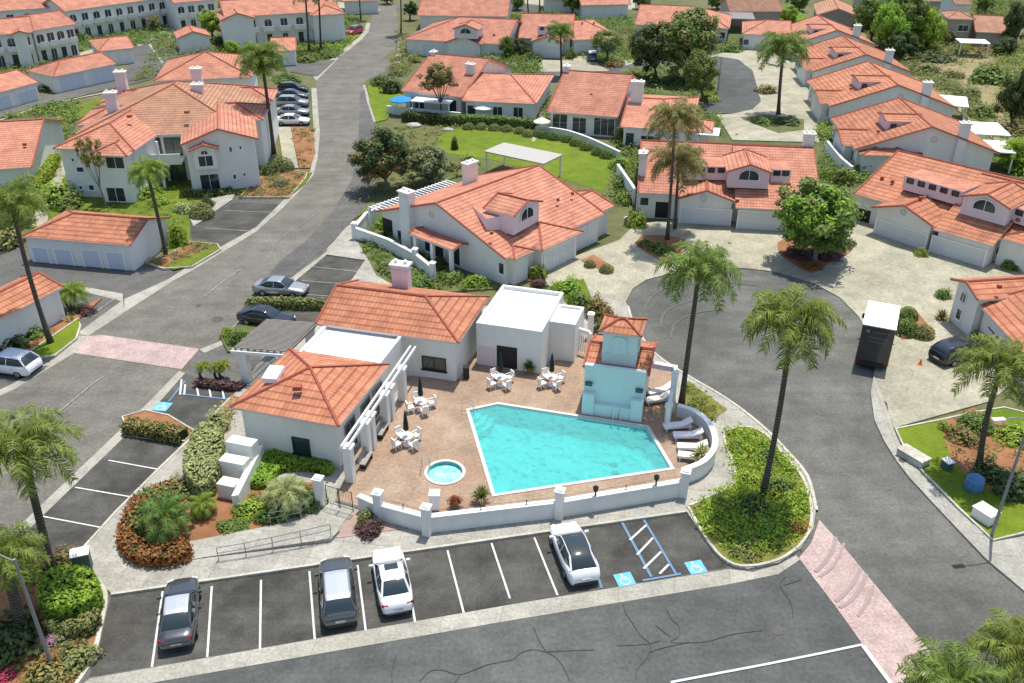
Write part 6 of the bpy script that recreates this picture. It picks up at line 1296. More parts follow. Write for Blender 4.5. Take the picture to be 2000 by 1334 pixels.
# --- shrubs
def bushes(items, group='garden shrubs'):
    for lab, p, r, h, m, kd in items: bush(lab, p, r, h, m, kd, group)
bushes([('large rounded bush on the dry slope at the right', (1938, 158), 4.2, 2.8, 'leaf_mid', 'bush'), ('dark bush at the upper rim of the dry slope, left one', (1810, 118), 2.8, 1.6, 'leaf_dark', 'bush'), ('dark bush at the upper rim of the dry slope, right one', (1838, 118), 2.6, 1.5, 'leaf_dark', 'bush'),
  ('low green bush on the dry slope beside the third row house', (1810, 140), 2.6, 1.5, 'leaf_olive', 'bush'), ('low olive bush on the dry slope, second from the row houses', (1860, 150), 1.8, 1.2, 'leaf_olive', 'bush'), ('green bush between the two upper white patio covers', (1915, 225), 2.4, 1.5, 'leaf_mid', 'bush'), ('orange brown bush above the lowest patio cover', (1985, 262), 2.2, 1.4, 'leaf_brown', 'bush'), ('green bush below the big rounded slope bush', (1890, 185), 2.2, 1.3, 'leaf_olive', 'bush'), ('brown dry bush low on the slope at the right edge', (1950, 215), 1.8, 1.0, 'leaf_brown', 'bush'),
  ('tall bright bush at the right end of the long garage block', (350, 478), 1.0, 2.6, 'leaf_bright', 'bush'), ('clipped dark ball beside the parking bays above the garage', (395, 422), 1.35, 1.5, 'leaf_olive', 'ball'), ('small dark bush behind the clipped ball by the bays', (405, 402), 1.0, 1.1, 'leaf_dark', 'bush'), ('grey leaved bush left of the clipped ball', (362, 412), 1.2, 1.0, 'leaf_pale', 'bush'), ('clipped ball at the corner of the big apartment block by the cars', (552, 332), 1.5, 1.7, 'leaf_olive', 'ball'), ('round dark bush beside the clipped ball at the apartment corner', (525, 340), 1.1, 1.2, 'leaf_dark', 'bush'), ('small clipped ball in the bed at the curve of the road', (548, 362), .9, .9, 'leaf_grey', 'ball'),
  ('large bright bush left of the apartment block', (108, 395), 2.6, 2.2, 'leaf_bright', 'bush'), ('green bush at the left end of the apartment lawn', (135, 405), 1.8, 1.6, 'leaf_mid', 'bush'), ('dark bush at the left edge behind the garage', (15, 440), 2.4, 2.0, 'leaf_dark', 'bush'), ('olive bush at the left edge nearest the garage corner', (8, 478), 2.0, 1.6, 'leaf_olive', 'bush'), ('green bush under the balconies of the apartment block', (288, 382), 1.6, 1.2, 'leaf_bright', 'bush'), ('pale green bush between the palms and the apartment block', (310, 398), 1.3, 1.0, 'leaf_bright', 'bush'),
  ('dark green bush under the left palm beside the garage wall', (18, 672), 1.8, 1.3, 'leaf_dark', 'bush'), ('green bush at the foot of the garage with the red shadow', (60, 655), 1.2, .9, 'leaf_mid', 'bush'), ('purple leaved bush beside the clump palm', (170, 610), .8, .6, 'leaf_purple', 'bush'),
  ('bushy shrub over the front wheels of the black parked car', (470, 668), 1.1, 1.1, 'leaf_mid', 'bush'), ('yellow green shrub at the end of the black car bay', (447, 655), .8, .7, 'leaf_lime', 'bush'),
  ('left clipped ball in the driveway before the central garage', (1152, 520), .62, .7, 'leaf_olive', 'ball'), ('right clipped ball in the driveway before the central garage', (1184, 530), .72, .75, 'leaf_olive', 'ball'), ('yellow green shrub at the front corner of the central house', (1050, 538), .9, 1.1, 'leaf_lime', 'bush'), ('dark red shrub under the yellow green corner shrub', (1052, 556), .8, .6, 'leaf_purple', 'bush'),
  ('bright green hedge bush behind the white flat roof', (1110, 572), 1.5, 1.5, 'leaf_bright', 'bush'), ('green bush right of the white flat roof', (1135, 600), 1.3, 1.4, 'leaf_mid', 'bush'), ('russet bush behind the gateway by the tower', (1168, 618), 1.4, 1.9, 'leaf_brown', 'bush'), ('dark bush at the foot of the tiled tower', (1172, 655), .9, 1.3, 'leaf_dark', 'bush'),
  ('green shrub by the corner of the central house side', (1243, 440), 1.1, 1.6, 'leaf_bright', 'bush'), ('dark shrub left of the twin palm bases', (1262, 480), .9, .8, 'leaf_olive', 'bush'), ('green shrub between the twin palm bases', (1290, 490), 1.2, 1.0, 'leaf_mid', 'bush'),
  ('left clipped bush beside the black box truck', (1768, 650), 1.0, 1.3, 'leaf_mid', 'ball'), ('right clipped bush beside the black box truck', (1800, 655), 1.05, 1.0, 'leaf_olive', 'ball'), ('clipped bush behind the left one by the truck', (1772, 622), .9, 1.1, 'leaf_mid', 'ball'), ('rusty grass clump at the end wall of the right edge house', (1838, 622), .9, 1.1, 'leaf_brown', 'spiky'), ('green bush at the side of the right edge house', (1842, 580), .7, .9, 'leaf_mid', 'bush'), ('yellow green low shrub between the two garage doors right of the round tree', (1798, 498), .75, .7, 'leaf_lime', 'bush'), ('dark red bush under the driveway tree, left', (1562, 498), 1.8, .8, 'leaf_purple', 'bush'), ('dark red bush under the driveway tree, right', (1612, 498), 1.9, .8, 'leaf_purple', 'bush'), ('dark green bush under the driveway tree towards the garages', (1645, 478), 1.3, .9, 'leaf_dark', 'bush'), ('orange red shrub at the front tip of the driveway bed', (1583, 522), 1.0, .5, 'leaf_red', 'bush'),
  ('clipped green box shrub beside the right driveway', (1905, 835), 1.25, 1.1, 'leaf_mid', 'ball'), ('russet shrub under the leaning palm', (1878, 858), 1.2, .9, 'leaf_brown', 'bush'), ('dark shrub under the leaning palm by the blue bin', (1935, 930), 1.3, .9, 'leaf_dark', 'bush'), ('dark shrub right of the leaning palm at the edge', (1985, 960), 1.6, 1.2, 'leaf_dark', 'bush'), ('bright shrub at the right edge above the lamp post', (1985, 860), 1.4, 1.0, 'leaf_bright', 'bush'), ('yellow shrub at the corner of the right lawn', (1845, 838), .6, .6, 'leaf_lime', 'bush'),
  ('white flowering shrub along the pavilion side wall', (425, 835), .9, 1.4, 'leaf_pale', 'bush'), ('pale flowering shrub at the pavilion corner beside the bays', (412, 860), .8, 1.2, 'leaf_pale', 'bush'),
  ('broad fern like shrub left of the terrace gate', (592, 985), 1.3, 1.3, 'leaf_mid', 'bush'), ('bright fern in the bed below the clipped hedge', (490, 1000), 1.1, .7, 'leaf_bright', 'bush'), ('bright fern next to the handrail', (528, 1010), 1.0, .7, 'leaf_mid', 'bush'), ('low green mound shrub in the mulch, left one', (448, 1030), .8, .35, 'leaf_mid', 'bush'), ('low green mound shrub in the mulch, right one', (470, 1028), .7, .3, 'leaf_mid', 'bush'), ('green grass clump above the dark dwarf palm', (300, 985), 1.3, 1.0, 'leaf_mid', 'bush'), ('olive shrub in the bed corner towards the bays', (345, 962), 1.2, .9, 'leaf_olive', 'bush'),
  ('dark red leaved shrub against the outside of the terrace wall', (722, 1040), .85, .8, 'leaf_purple', 'bush'), ('small green topped shrub against the outside of the terrace wall', (718, 1022), .75, .9, 'leaf_olive', 'bush'),
  ('dark bush at the left edge above the corner bed', (15, 1260), 1.9, 1.4, 'leaf_dark', 'bush'), ('red flowering shrub at the lower left corner', (14, 1322), .55, .4, 'flower_red', 'bush'), ('pink flowering shrub beside the lamp post', (95, 1258), .55, .5, 'flower_pink', 'bush'), ('grey blue shrub between the pink flowers and the hedge', (122, 1245), .7, .6, 'leaf_grey', 'bush'), ('olive shrub at the kerb in the lower left bed', (150, 1290), 1.1, .7, 'leaf_olive', 'bush'), ('brownish shrub at the bottom edge of the lower left bed', (90, 1330), 1.3, .8, 'leaf_brown', 'bush'), ('green brown shrub behind the green hedge at the bays end', (120, 1105), 1.2, .9, 'leaf_brown', 'bush'), ('yellow shrub under the lower left palm', (70, 1125), 1.0, .8, 'leaf_lime', 'bush'), ('russet shrub under the lower left palm', (40, 1110), 1.2, 1.0, 'leaf_brown', 'bush'),
  ('palm like dark shrub left of the terrace house patio', (765, 180), 1.9, 2.4, 'leaf_dark', 'bush'), ('green shrub beside the road above the small lawn', (742, 165), 1.8, 1.6, 'leaf_mid', 'bush'), ('bright bush on the lawn right of the grey green tree', (918, 320), 1.3, 1.3, 'leaf_bright', 'bush'), ('olive bush on the lawn in front of the dark tree', (880, 330), 1.4, 1.2, 'leaf_olive', 'bush'), ('slim dark cypress shrub on the lawn', (888, 292), .5, 1.8, 'leaf_dark', 'ball'),
  ('bright bush at the right end of the lawn', (1210, 330), 1.4, 1.6, 'leaf_bright', 'bush'), ('dark green bush beyond the lawn end beside the court house wall', (1218, 365), 1.3, 1.6, 'leaf_mid', 'bush'), ('dark bush behind the curved wall end', (1222, 275), 1.8, 2.0, 'leaf_dark', 'bush'),
  ('dark bush on the island of the upper turning circle, left', (1320, 165), 2.2, 1.4, 'leaf_dark', 'bush'), ('bright bush on the island of the upper turning circle', (1235, 155), 2.2, 1.2, 'leaf_bright', 'bush'), ('green bush on the island of the upper turning circle, middle', (1270, 158), 2.0, 1.2, 'leaf_mid', 'bush'), ('dark bush below the upper turning circle', (1350, 212), 2.0, 1.5, 'leaf_dark', 'bush'), ('yellow green bush beside the upper turning circle', (1385, 195), 1.6, 1.0, 'leaf_lime', 'bush'), ('low dark bed shrub at the foot of the full green palm, left', (1490, 240), 1.8, .9, 'leaf_mid', 'bush'), ('low dark bed shrub at the foot of the full green palm, right', (1540, 240), 2.0, .9, 'leaf_dark', 'bush'), ('russet bed shrub left of the full green palm', (1498, 180), 1.8, 1.2, 'leaf_brown', 'bush'), ('green shrub between the court house and the row', (1645, 355), 1.6, 1.8, 'leaf_mid', 'bush'), ('dark green shrub at the corner of the nearest row house', (1690, 330), 1.5, 1.6, 'leaf_dark', 'bush'), ('yellow green shrub at the court house back corner', (1618, 345), 1.2, 1.0, 'leaf_lime', 'bush'), ('green bush at the right corner house wall', (1975, 522), 1.2, .9, 'leaf_mid', 'bush'), ('green shrub before the right edge house', (1930, 668), 1.3, 1.2, 'leaf_mid', 'bush'), ('dark shrub under the white walled house right of the dark trees', (1430, 100), 2.2, 1.2, 'leaf_mid', 'bush'), ('red brown shrub beside the car on the driveway, top middle', (1200, 128), 1.8, 1.2, 'leaf_brown', 'bush'), ('dark bush left of the white garage in the top middle', (1040, 120), 2.0, 1.6, 'leaf_dark', 'bush'), ('green bush right of the driveway palm', (1115, 112), 1.2, 1.5, 'leaf_mid', 'bush'),
  ('dark bush at the right of the arched dormer house', (960, 122), 2.6, 1.6, 'leaf_mid', 'bush'), ('olive shrub right of the side street at the top', (808, 120), 1.5, 1.2, 'leaf_olive', 'bush'), ('green bush beside the small peaked garage', (142, 100), 1.8, 1.2, 'leaf_mid', 'bush'), ('green bush between the far left blocks', (165, 78), 2.0, 1.5, 'leaf_mid', 'bush'), ('dark bush beside the detached garage', (430, 85), 1.8, 1.8, 'leaf_dark', 'bush'), ('dark green bush at the end of the alley garages', (92, 175), 1.5, 1.0, 'leaf_dark', 'bush'), ('green bush below the alley beside the left house', (110, 210), 2.0, 1.0, 'leaf_mid', 'bush'), ('green bush behind the row of parked cars', (560, 158), 2.4, 1.2, 'leaf_mid', 'bush'), ('dark bush behind the red car', (665, 50), 2.0, 1.3, 'leaf_mid', 'bush'), ('green bush beside the corner garage below the tall palms', (600, 118), 2.2, 1.4, 'leaf_mid', 'bush'), ('green bush under the right one of the tall palms', (640, 110), 2.0, 1.2, 'leaf_mid', 'bush'), ('green bush at the top of the road verge', (655, 80), 2.0, 1.0, 'leaf_bright', 'bush')])
for i, p in enumerate(((770, 462), (800, 478), (735, 472), (755, 440))): bush(['green shrub inside the low road side garden wall, middle', 'olive shrub at the foot of the stepped garden wall', 'broad green shrub at the outer side of the stepped garden wall', 'bright shrub behind the garden wall corner near the road'][i], p, 1.4, 1.0, ['leaf_mid', 'leaf_olive', 'leaf_mid', 'leaf_bright'][i])
for i, (p, m) in enumerate((((760, 530), 'leaf_olive'), ((850, 520), 'leaf_dark'), ((880, 548), 'leaf_mid'), ((930, 555), 'leaf_bright'), ((820, 560), 'leaf_mid'))): bush(['olive shrub left of the pink chimney', 'dark shrub behind the pink chimney', 'green shrub right of the pink chimney', 'bright low shrub right of the pink chimney by the flat roof', 'green shrub close behind the clubhouse ridge'][i], p, 1.2, .9, m)
NW = ['one', 'two', 'three', 'four', 'five', 'six', 'seven', 'eight']
bushes([('yellow green shrub at the neck of the green bank', (1440, 875), .8, .6, 'leaf_lime', 'bush'), ('green shrub on the road side of the green bank', (1500, 895), .9, .7, 'leaf_mid', 'bush'), ('bright shrub left of the palm on the green bank', (1462, 940), .9, .6, 'leaf_bright', 'bush'), ('dark shrub behind the palm on the green bank', (1520, 955), 1.0, .8, 'leaf_mid', 'bush'), ('dark low shrub under the palm on the green bank', (1470, 990), 1.2, .6, 'leaf_dark', 'bush'),
  ('bright shrub at the kerb end of the green bank near the accessible bay', (1400, 1040), .8, .5, 'leaf_bright', 'bush'), ('olive shrub at the lower tip of the green bank', (1455, 1080), .9, .5, 'leaf_olive', 'bush'), ('green shrub in the middle of the green bank', (1500, 1035), .9, .6, 'leaf_bright', 'bush'), ('orange tipped shrub at the road edge of the green bank', (1558, 1030), .7, .4, 'leaf_orange', 'bush')])
# rows of clipped balls along the curved wall
for p in ((1058, 268), (1082, 272), (1108, 276), (1125, 284), (1145, 292), (1168, 302), (1185, 308)): bush('clipped green ball between lawn and curved wall, number %s of seven from the left' % NW[int((p[0]-1040)/24)], p, .95, 1.1, 'leaf_mid', 'ball', 'clipped balls under the curved wall')
for p in ((915, 252), (940, 252), (965, 254), (990, 256), (1015, 260), (1032, 266)): bush('clipped olive ball under the long lawn hedge, number %s of six from the left' % NW[int((p[0]-905)/24)], p, .9, .9, 'leaf_olive', 'ball', 'clipped balls under the lawn hedge')
# hedges
hedge('long clipped hedge above the lawn below the pale parasol', ((880, 244), (960, 247), (1045, 254)), 1.6, 1.3, 'leaf_mid', 40, ls=.2)
hedge('dark hedge below the long white patio wall', ((790, 236), (840, 242), (885, 246)), 1.6, 1.3, 'leaf_dark', 40, ls=.2)
hedge('low hedge of greenery in front of the apartment block', ((455, 378), (420, 384), (360, 384)), 1.2, .6, 'leaf_olive', 40, ls=.16)
hedge('brown topped hedge at the end of the angled parking bays', ((250, 842), (300, 850), (360, 862)), 1.1, .8, 'leaf_brown', 90)
hedge('green strip hedge between the two parked cars beside the clubhouse', ((485, 600), (540, 600), (630, 602)), 1.0, .7, 'leaf_olive', 90)
hedge('short dark hedge beside the left lawn strip of the left house', ((68, 385), (90, 350), (105, 320)), 1.6, 1.2, 'leaf_bright', 40, ls=.2)
hedge_blob('tall green and white flowering hedge beside the pavilion and the bays', [(362, 930), (372, 880), (395, 845), (432, 850), (436, 890), (425, 935), (395, 965)], 1.5, 'leaf_pale', 95)
hedge_blob('smooth clipped hedge lawn behind the white wall blocks', [(482, 918), (520, 888), (580, 888), (645, 905), (640, 925), (600, 915), (545, 920), (530, 945), (490, 948)], .5, 'leaf_bright', 130, rag=.03)
hedge_blob('low red leaved hedge wrapping the corner of the mulch bed', [(232, 1035), (258, 985), (300, 955), (345, 945), (335, 965), (290, 985), (262, 1030), (275, 1060), (365, 1062), (368, 1088), (320, 1100), (262, 1095), (236, 1070)], .75, 'leaf_red', 75, rag=.07, sm=2)
hedge_blob('green inner edge of the red leaved hedge', [(250, 1035), (272, 995), (305, 968), (335, 960), (330, 975), (292, 1000), (276, 1030), (290, 1050)], .85, 'leaf_olive', 60, rag=.12, sm=2)
hedge_blob('boxy bright green hedge beside the lower left parking bay', [(82, 1160), (110, 1128), (170, 1125), (195, 1150), (190, 1180), (150, 1200), (90, 1200)], 1.4, 'leaf_bright', 110, rag=.04)
hedge_blob('dark shaded hedge at the foot of the boxy green hedge', [(95, 1215), (185, 1195), (190, 1222), (160, 1238), (100, 1238)], .7, 'leaf_olive', 90)
# low planting
tufts([(1420, 848), (1462, 842), (1497, 860), (1528, 895), (1563, 940), (1578, 990), (1572, 1035), (1550, 1060), (1500, 1085), (1440, 1090), (1392, 1055), (1352, 1000), (1425, 955), (1436, 930), (1428, 895)], 'leaf_bright', 9.0, .5, .13, 24, seed=3)
tufts([(1430, 850), (1490, 860), (1550, 940), (1570, 1000), (1520, 1070), (1440, 1080), (1380, 1020), (1440, 950)], 'leaf_mid', 1.6, .5, .13, 22, seed=4)
tufts([(1430, 850), (1490, 860), (1550, 940), (1570, 1040), (1520, 1090), (1430, 1090), (1360, 1005), (1440, 940)], 'leaf_orange', .7, .4, .1, 12, seed=5)
tufts([(1338, 755), (1334, 798), (1380, 828), (1416, 803), (1380, 778)], 'leaf_mid', 6, .5, .13, 20, seed=6); tufts([(1345, 775), (1380, 828), (1416, 803)], 'leaf_orange', 2, .4, .1, 12, seed=7)
tufts([(-60, 1090), (140, 1088), (160, 1120), (195, 1165), (170, 1290), (100, 1400), (-200, 1400)], 'leaf_olive', 1.6, .4, .12, 16, seed=8)
tufts([(60, 1300), (175, 1250), (165, 1310), (100, 1400), (0, 1400)], 'leaf_orange', 3.0, .35, .1, 12, seed=9)
tufts([(285, 515), (330, 500), (372, 475), (425, 482), (330, 522)], 'leaf_olive', 4, .4, .14, 16, seed=10)
tufts([(690, 465), (735, 455), (800, 482), (900, 545), (980, 565), (850, 572), (770, 555), (720, 508)], 'leaf_mid', 2.6, .5, .16, 18, seed=12)
tufts([(468, 388), (500, 358), (540, 335), (598, 343), (565, 386)], 'leaf_olive', 3.5, .4, .16, 14, seed=13); tufts([(568, 252), (612, 252), (614, 300), (603, 328), (587, 328)], 'leaf_olive', 1.2, .5, .18, 14, seed=14)
tufts([(480, 592), (638, 592), (638, 607), (486, 605)], 'leaf_olive', 4, .3, .12, 14, seed=15); hedge('low dark red leaved hedge behind the blue hatched bay', ((385, 752), (430, 758), (474, 762)), .7, .4, 'leaf_purple', 110)
tufts([(1840, 830), (1900, 805), (1960, 835), (2050, 900), (2050, 1000), (1990, 985), (1900, 945), (1862, 905)], 'leaf_mid', 1.5, .5, .14, 18, seed=17)
tufts([(440, 955), (620, 950), (630, 985), (540, 1025), (470, 1015)], 'leaf_mid', 3.2, .45, .13, 18, seed=18)
tufts([(395, 850), (445, 800), (462, 785), (455, 830), (440, 850)], 'leaf_pale', 6, .9, .12, 20, seed=19)
tufts([(690, 400), (735, 290), (760, 255), (820, 240), (900, 245), (860, 270), (860, 300), (900, 345), (760, 390)], 'leaf_olive', .9, .5, .2, 12, seed=20)
tufts([(1215, 140), (1290, 130), (1378, 127), (1398, 150), (1398, 193), (1350, 193), (1300, 183), (1214, 163)], 'leaf_mid', 1.0, .6, .22, 14, seed=21)
tufts([(1620, 60), (1800, 95), (1900, 105), (2100, 110), (2300, 400), (2050, 345), (1960, 285), (1850, 195), (1700, 110)], 'leaf_olive', .22, .7, .25, 14, seed=22, spread=.6)
tufts([(20, 385), (110, 305), (330, 305), (440, 380), (372, 440), (330, 495), (290, 480), (60, 430)], 'leaf_mid', .6, .4, .16, 12, seed=23)
tufts([(-40, 645), (100, 645), (160, 602), (150, 625), (60, 685), (30, 675), (-80, 690)], 'leaf_mid', 2.5, .4, .14, 14, seed=24)

# planting between the far houses, seen as one mass
for k, (pl, m, dn, hh) in enumerate((([(0, 232), (150, 200), (140, 260), (110, 300), (60, 380), (0, 390), (60, 300), (128, 225)], 'leaf_mid', .8, .9), ([(265, 165), (300, 90), (345, 60), (440, 90), (500, 95), (520, 160), (500, 200), (300, 150)], 'leaf_mid', .25, .8), ([(120, 60), (260, 45), (330, 40), (320, 80), (260, 90), (150, 100), (130, 130), (70, 140)], 'leaf_mid', .5, .8),
    ([(500, 80), (660, 80), (700, 60), (660, 110), (540, 120)], 'leaf_mid', .7, .6), ([(780, 60), (830, 95), (800, 130), (785, 150), (760, 150), (780, 100)], 'leaf_olive', .8, .7), ([(940, 85), (1030, 80), (1050, 120), (1050, 150), (1025, 180), (930, 130), (930, 115)], 'leaf_mid', 1.2, 1.0), ([(1110, 105), (1220, 90), (1240, 120), (1200, 130), (1150, 120)], 'leaf_mid', .5, .7),
    ([(1210, 165), (1300, 195), (1350, 222), (1400, 235), (1400, 270), (1340, 230), (1210, 170)], 'leaf_mid', 1.6, 1.0), ([(1200, 60), (1240, 60), (1440, 85), (1450, 95), (1390, 108), (1220, 120)], 'leaf_olive', .6, .9), ([(1600, 260), (1650, 350), (1700, 360), (1680, 300), (1620, 240)], 'leaf_mid', 1.6, .8), ([(1660, 360), (1620, 460), (1600, 400), (1610, 300), (1640, 330)], 'leaf_mid', .8, .6),
    ([(1000, 30), (1100, 25), (1130, 40), (1230, 35), (1240, 60), (1000, 70)], 'leaf_mid', .35, .8), ([(1420, 20), (1560, 30), (1600, 60), (1500, 50), (1420, 45)], 'leaf_bright', .5, 1.2), ([(1680, 20), (1870, 10), (1850, 80), (1900, 105), (1840, 110), (1700, 115)], 'leaf_mid', .7, 1.3), ([(1900, 0), (2050, 10), (2050, 60), (1900, 40)], 'leaf_mid', .4, 1.2), ([(1940, 95), (2060, 90), (2100, 420), (1990, 330), (1960, 210)], 'leaf_olive', .45, 1.3), ([(1860, 60), (1960, 70), (1960, 110), (1850, 100)], 'leaf_brown', .8, .6),
    ([(1700, 110), (1860, 195), (1960, 280), (1990, 330), (2020, 330), (1900, 190), (1780, 120)], 'leaf_olive', .7, .8), ([(1945, 310), (2100, 320), (2100, 360), (1990, 345)], 'leaf_bright', 1.5, .9), ([(1048, 150), (1070, 200), (1075, 262), (1048, 250), (1030, 180)], 'leaf_mid', .5, .6), ([(1210, 280), (1245, 290), (1240, 400), (1205, 400), (1215, 340)], 'leaf_mid', 1.5, .8), ([(960, 235), (1045, 245), (1045, 262), (900, 252)], 'leaf_mid', 1.0, .4), ([(640, 30), (700, 35), (690, 70), (650, 70)], 'leaf_mid', .5, .7), ([(0, 100), (60, 130), (100, 145), (40, 160), (0, 150)], 'leaf_mid', .5, .8))):
    tufts(pl, m, dn*1.3, hh, .27, 30, .1, seed=40+k, spread=.6); tufts(pl, ('leaf_bright', 'leaf_olive', 'leaf_mid')[k % 3], dn*.7, hh*.8, .24, 24, .1, seed=80+k, spread=.5)

# ================================================================ vehicles
def loft(mb, st, closed_ends=True):
    rings = [mb.idx(s) for s in st]; n = len(st[0])
    for a in range(len(rings)-1):
        for k in range(n): k2 = (k+1) % n; mb.add((rings[a]+k, rings[a]+k2, rings[a+1]+k2, rings[a+1]+k))
    if closed_ends: mb.add(tuple(rings[0]+k for k in reversed(range(n)))); mb.add(tuple(rings[-1]+k for k in range(n)))
CARS = {
 # half width, [body stations: y, width factor, top z], [cabin: y, z base, z top, half base, half top] , roof span
 'sedan': dict(L=4.8, W=.92, body=[(2.4, .62, .55), (2.33, .78, .66), (2.1, .90, .74), (1.6, .97, .84), (.95, 1, .93), (0, 1, .95), (-1.2, 1, .97), (-1.75, .97, 1.02), (-2.2, .90, 1.0), (-2.38, .80, .90), (-2.42, .70, .6)],
               cab=[(1.02, .92, .93, .80, .70), (.30, .94, 1.38, .84, .60), (.0, .95, 1.44, .85, .60), (-.75, .96, 1.43, .85, .60), (-1.0, .97, 1.38, .84, .58), (-1.78, 1.0, 1.02, .74, .62)], roof=(1, 4)),
 'suv': dict(L=4.7, W=.94, body=[(2.35, .66, .62), (2.28, .80, .80), (2.05, .92, .90), (1.6, .97, .98), (1.0, 1, 1.04), (0, 1, 1.05), (-1.4, 1, 1.08), (-2.1, .97, 1.10), (-2.3, .90, 1.05), (-2.36, .80, .6)],
             cab=[(1.10, 1.02, 1.03, .82, .72), (.42, 1.04, 1.55, .86, .64), (.1, 1.05, 1.63, .87, .65), (-1.4, 1.07, 1.62, .87, .65), (-1.72, 1.08, 1.57, .85, .62), (-2.2, 1.08, 1.12, .80, .70)], roof=(1, 4)),
 'hatch': dict(L=4.75, W=.95, body=[(2.37, .60, .56), (2.28, .78, .70), (2.0, .91, .80), (1.5, .97, .89), (.9, 1, .97), (0, 1, 1.0), (-1.2, 1, 1.03), (-1.9, .96, 1.08), (-2.25, .88, 1.03), (-2.36, .76, .6)],
               cab=[(1.25, .90, .92, .78, .68), (.45, .97, 1.45, .84, .62), (.05, .98, 1.56, .86, .62), (-.7, 1.0, 1.55, .86, .61), (-1.2, 1.03, 1.46, .84, .58), (-2.0, 1.06, 1.12, .72, .60)], roof=(1, 4)),
}
def car(label, c, head, kind='sedan', paint='car_grey', roof=None, group='parked cars', rails=False, glassroof=False, simple_=False, sunroof=False, cat='car', name='parked_car'):
    """c: photo point of the footprint centre; head: (rear, front) photo points giving the heading"""
    S = CARS[kind]; w_ = S['W']; q = W(c); d = (W(head[1])-W(head[0])).xy.normalized(); rz = math.atan2(d.y, d.x)-math.pi/2
    e = empty(name, label, cat, (q.x, q.y, .02), 0, group)
    loc0 = Vector((q.x, q.y, .02)); rot = Matrix.Rotation(rz, 3, 'Z')
    def B(mb, nm, m, par=e, **k):
        mb.v = [tuple(rot @ Vector(v)+loc0) for v in mb.v]; return mb.build(nm, m, par, **k)
    m_ = MB(); m_.smooth = True; st = []
    for y, f, zt in S['body']:
        zb = .22 if abs(y) < S['L']/2-.1 else .34; h = w_*f; zs = zb+(zt-zb)*.55
        half = [(h*.80, zb), (h*.97, zb+.10), (h, zs), (h*.965, zt-.10), (h*.88, zt-.015), (h*.5, zt+.015)]
        st.append([(x, y, z) for x, z in half]+[(0, y, zt+.025)]+[(-x, y, z) for x, z in reversed(half)])
    loft(m_, st); body = B(m_, 'body', paint)
    # cabin: dark glass shell, then roof panel and pillars in paint
    cb = S['cab']; m_ = MB(); m_.smooth = True
    ring = lambda y, zb, zt, hb, ht, g=0: [(hb*w_/.92+g, y, zb), ((hb*.35+ht*.65)*w_/.92+g, y, zb+(zt-zb)*.6), (ht*w_/.92+g, y, zt-.03+g), (ht*.8*w_/.92, y, zt+g), (0, y, zt+.02+g), (-ht*.8*w_/.92, y, zt+g), (-ht*w_/.92-g, y, zt-.03+g), (-(hb*.35+ht*.65)*w_/.92-g, y, zb+(zt-zb)*.6), (-hb*w_/.92-g, y, zb)]
    loft(m_, [ring(*s) for s in cb]); B(m_, 'windows', 'glass')
    a, b_ = S['roof']; g = .012
    if not glassroof:
        m_ = MB(); m_.smooth = True
        for k in range(a, b_):
            r0, r1 = ring(*cb[k], g), ring(*cb[k+1], g)
            for j in range(2, 6): m_.face([r0[j], r0[j+1], r1[j+1], r1[j]])
        B(m_, 'roof_panel', roof or paint, fix=True)
    m_ = MB()
    for sg in (1, -1):
        R0 = [ring(*s, g) for s in cb]; j = (0, 1, 2) if sg == 1 else (8, 7, 6)
        m_.tube([R0[0][j[0]], R0[1][j[1]] if False else Vector(R0[0][j[0]]).lerp(Vector(R0[1][j[2]]), .5), R0[1][j[2]]], .035, 4)
        m_.tube([R0[1][j[2]]]+[R0[k][j[2]] for k in range(2, 5)], .03, 4); m_.tube([R0[4][j[2]], Vector(R0[4][j[2]]).lerp(Vector(R0[5][j[0]]), .5), R0[5][j[0]]], .055, 4)
        mid = [Vector(R0[2][i]).lerp(Vector(R0[3][i]), .45) for i in j]; m_.tube(mid, .03, 4)
    B(m_, 'pillars', paint)
    if sunroof: m_ = MB(); y0 = cb[2][0]; z = cb[2][2]+.05; m_.box((0, y0-.05, z), (.36, .22, .012)); B(m_, 'sunroof', 'glass')
    wb = S['L']*.29
    for sx in (1, -1):
        for y in (wb, -wb):
            m_ = MB(); x = sx*(w_-.11); m_.smooth = True
            k_ = 16; P_ = lambda r, xx: [(xx, y+r*math.cos(2*math.pi*i/k_), .33+r*math.sin(2*math.pi*i/k_)) for i in range(k_)]
            loft(m_, [P_(.27, x-.11), P_(.33, x-.09), P_(.33, x+.09), P_(.27, x+.12)]); t_ = B(m_, 'wheel', 'tyre')
            m_ = MB(); xx = x+sx*.118; loft(m_, [P_(.20, xx), P_(.17, xx+sx*.02)]); B(m_, 'rim', 'rim', t_)
        m_ = MB(); m_.box((sx*(w_+.10), cb[0][0]-.25, cb[0][1]+.06), (.11, .06, .065)); B(m_, 'mirror', paint)
        yb = S['body'][-3][0]; m_ = MB(); m_.box((sx*w_*.70, yb-.06, S['body'][-3][2]-.13), (.17, .08, .07), (1, sx*.3, 0)); B(m_, 'tail_light', 'lamp_red')
        yf = S['body'][1][0]; m_ = MB(); m_.box((sx*w_*.66, yf-.08, S['body'][1][2]-.06), (.16, .10, .06), (1, -sx*.45, 0)); B(m_, 'headlight', 'lamp_clear')
    m_ = MB(); yr = -S['L']/2; m_.box((0, yr+.0, .62), (.26, .02, .07)); B(m_, 'number_plate', 'paint_white')
    for y_, hw in ((yr+.03, .7), (-yr-.03, .66)): m_ = MB(); m_.box((0, y_, .37), (w_*hw, .05, .09)); B(m_, 'bumper_trim', 'plastic_black')
    for sx in (1, -1):
        for y in (.05, -1.0): m_ = MB(); m_.box((sx*w_*1.0, y, .80), (.012, .10, .015)); B(m_, 'door_handle', 'chrome')
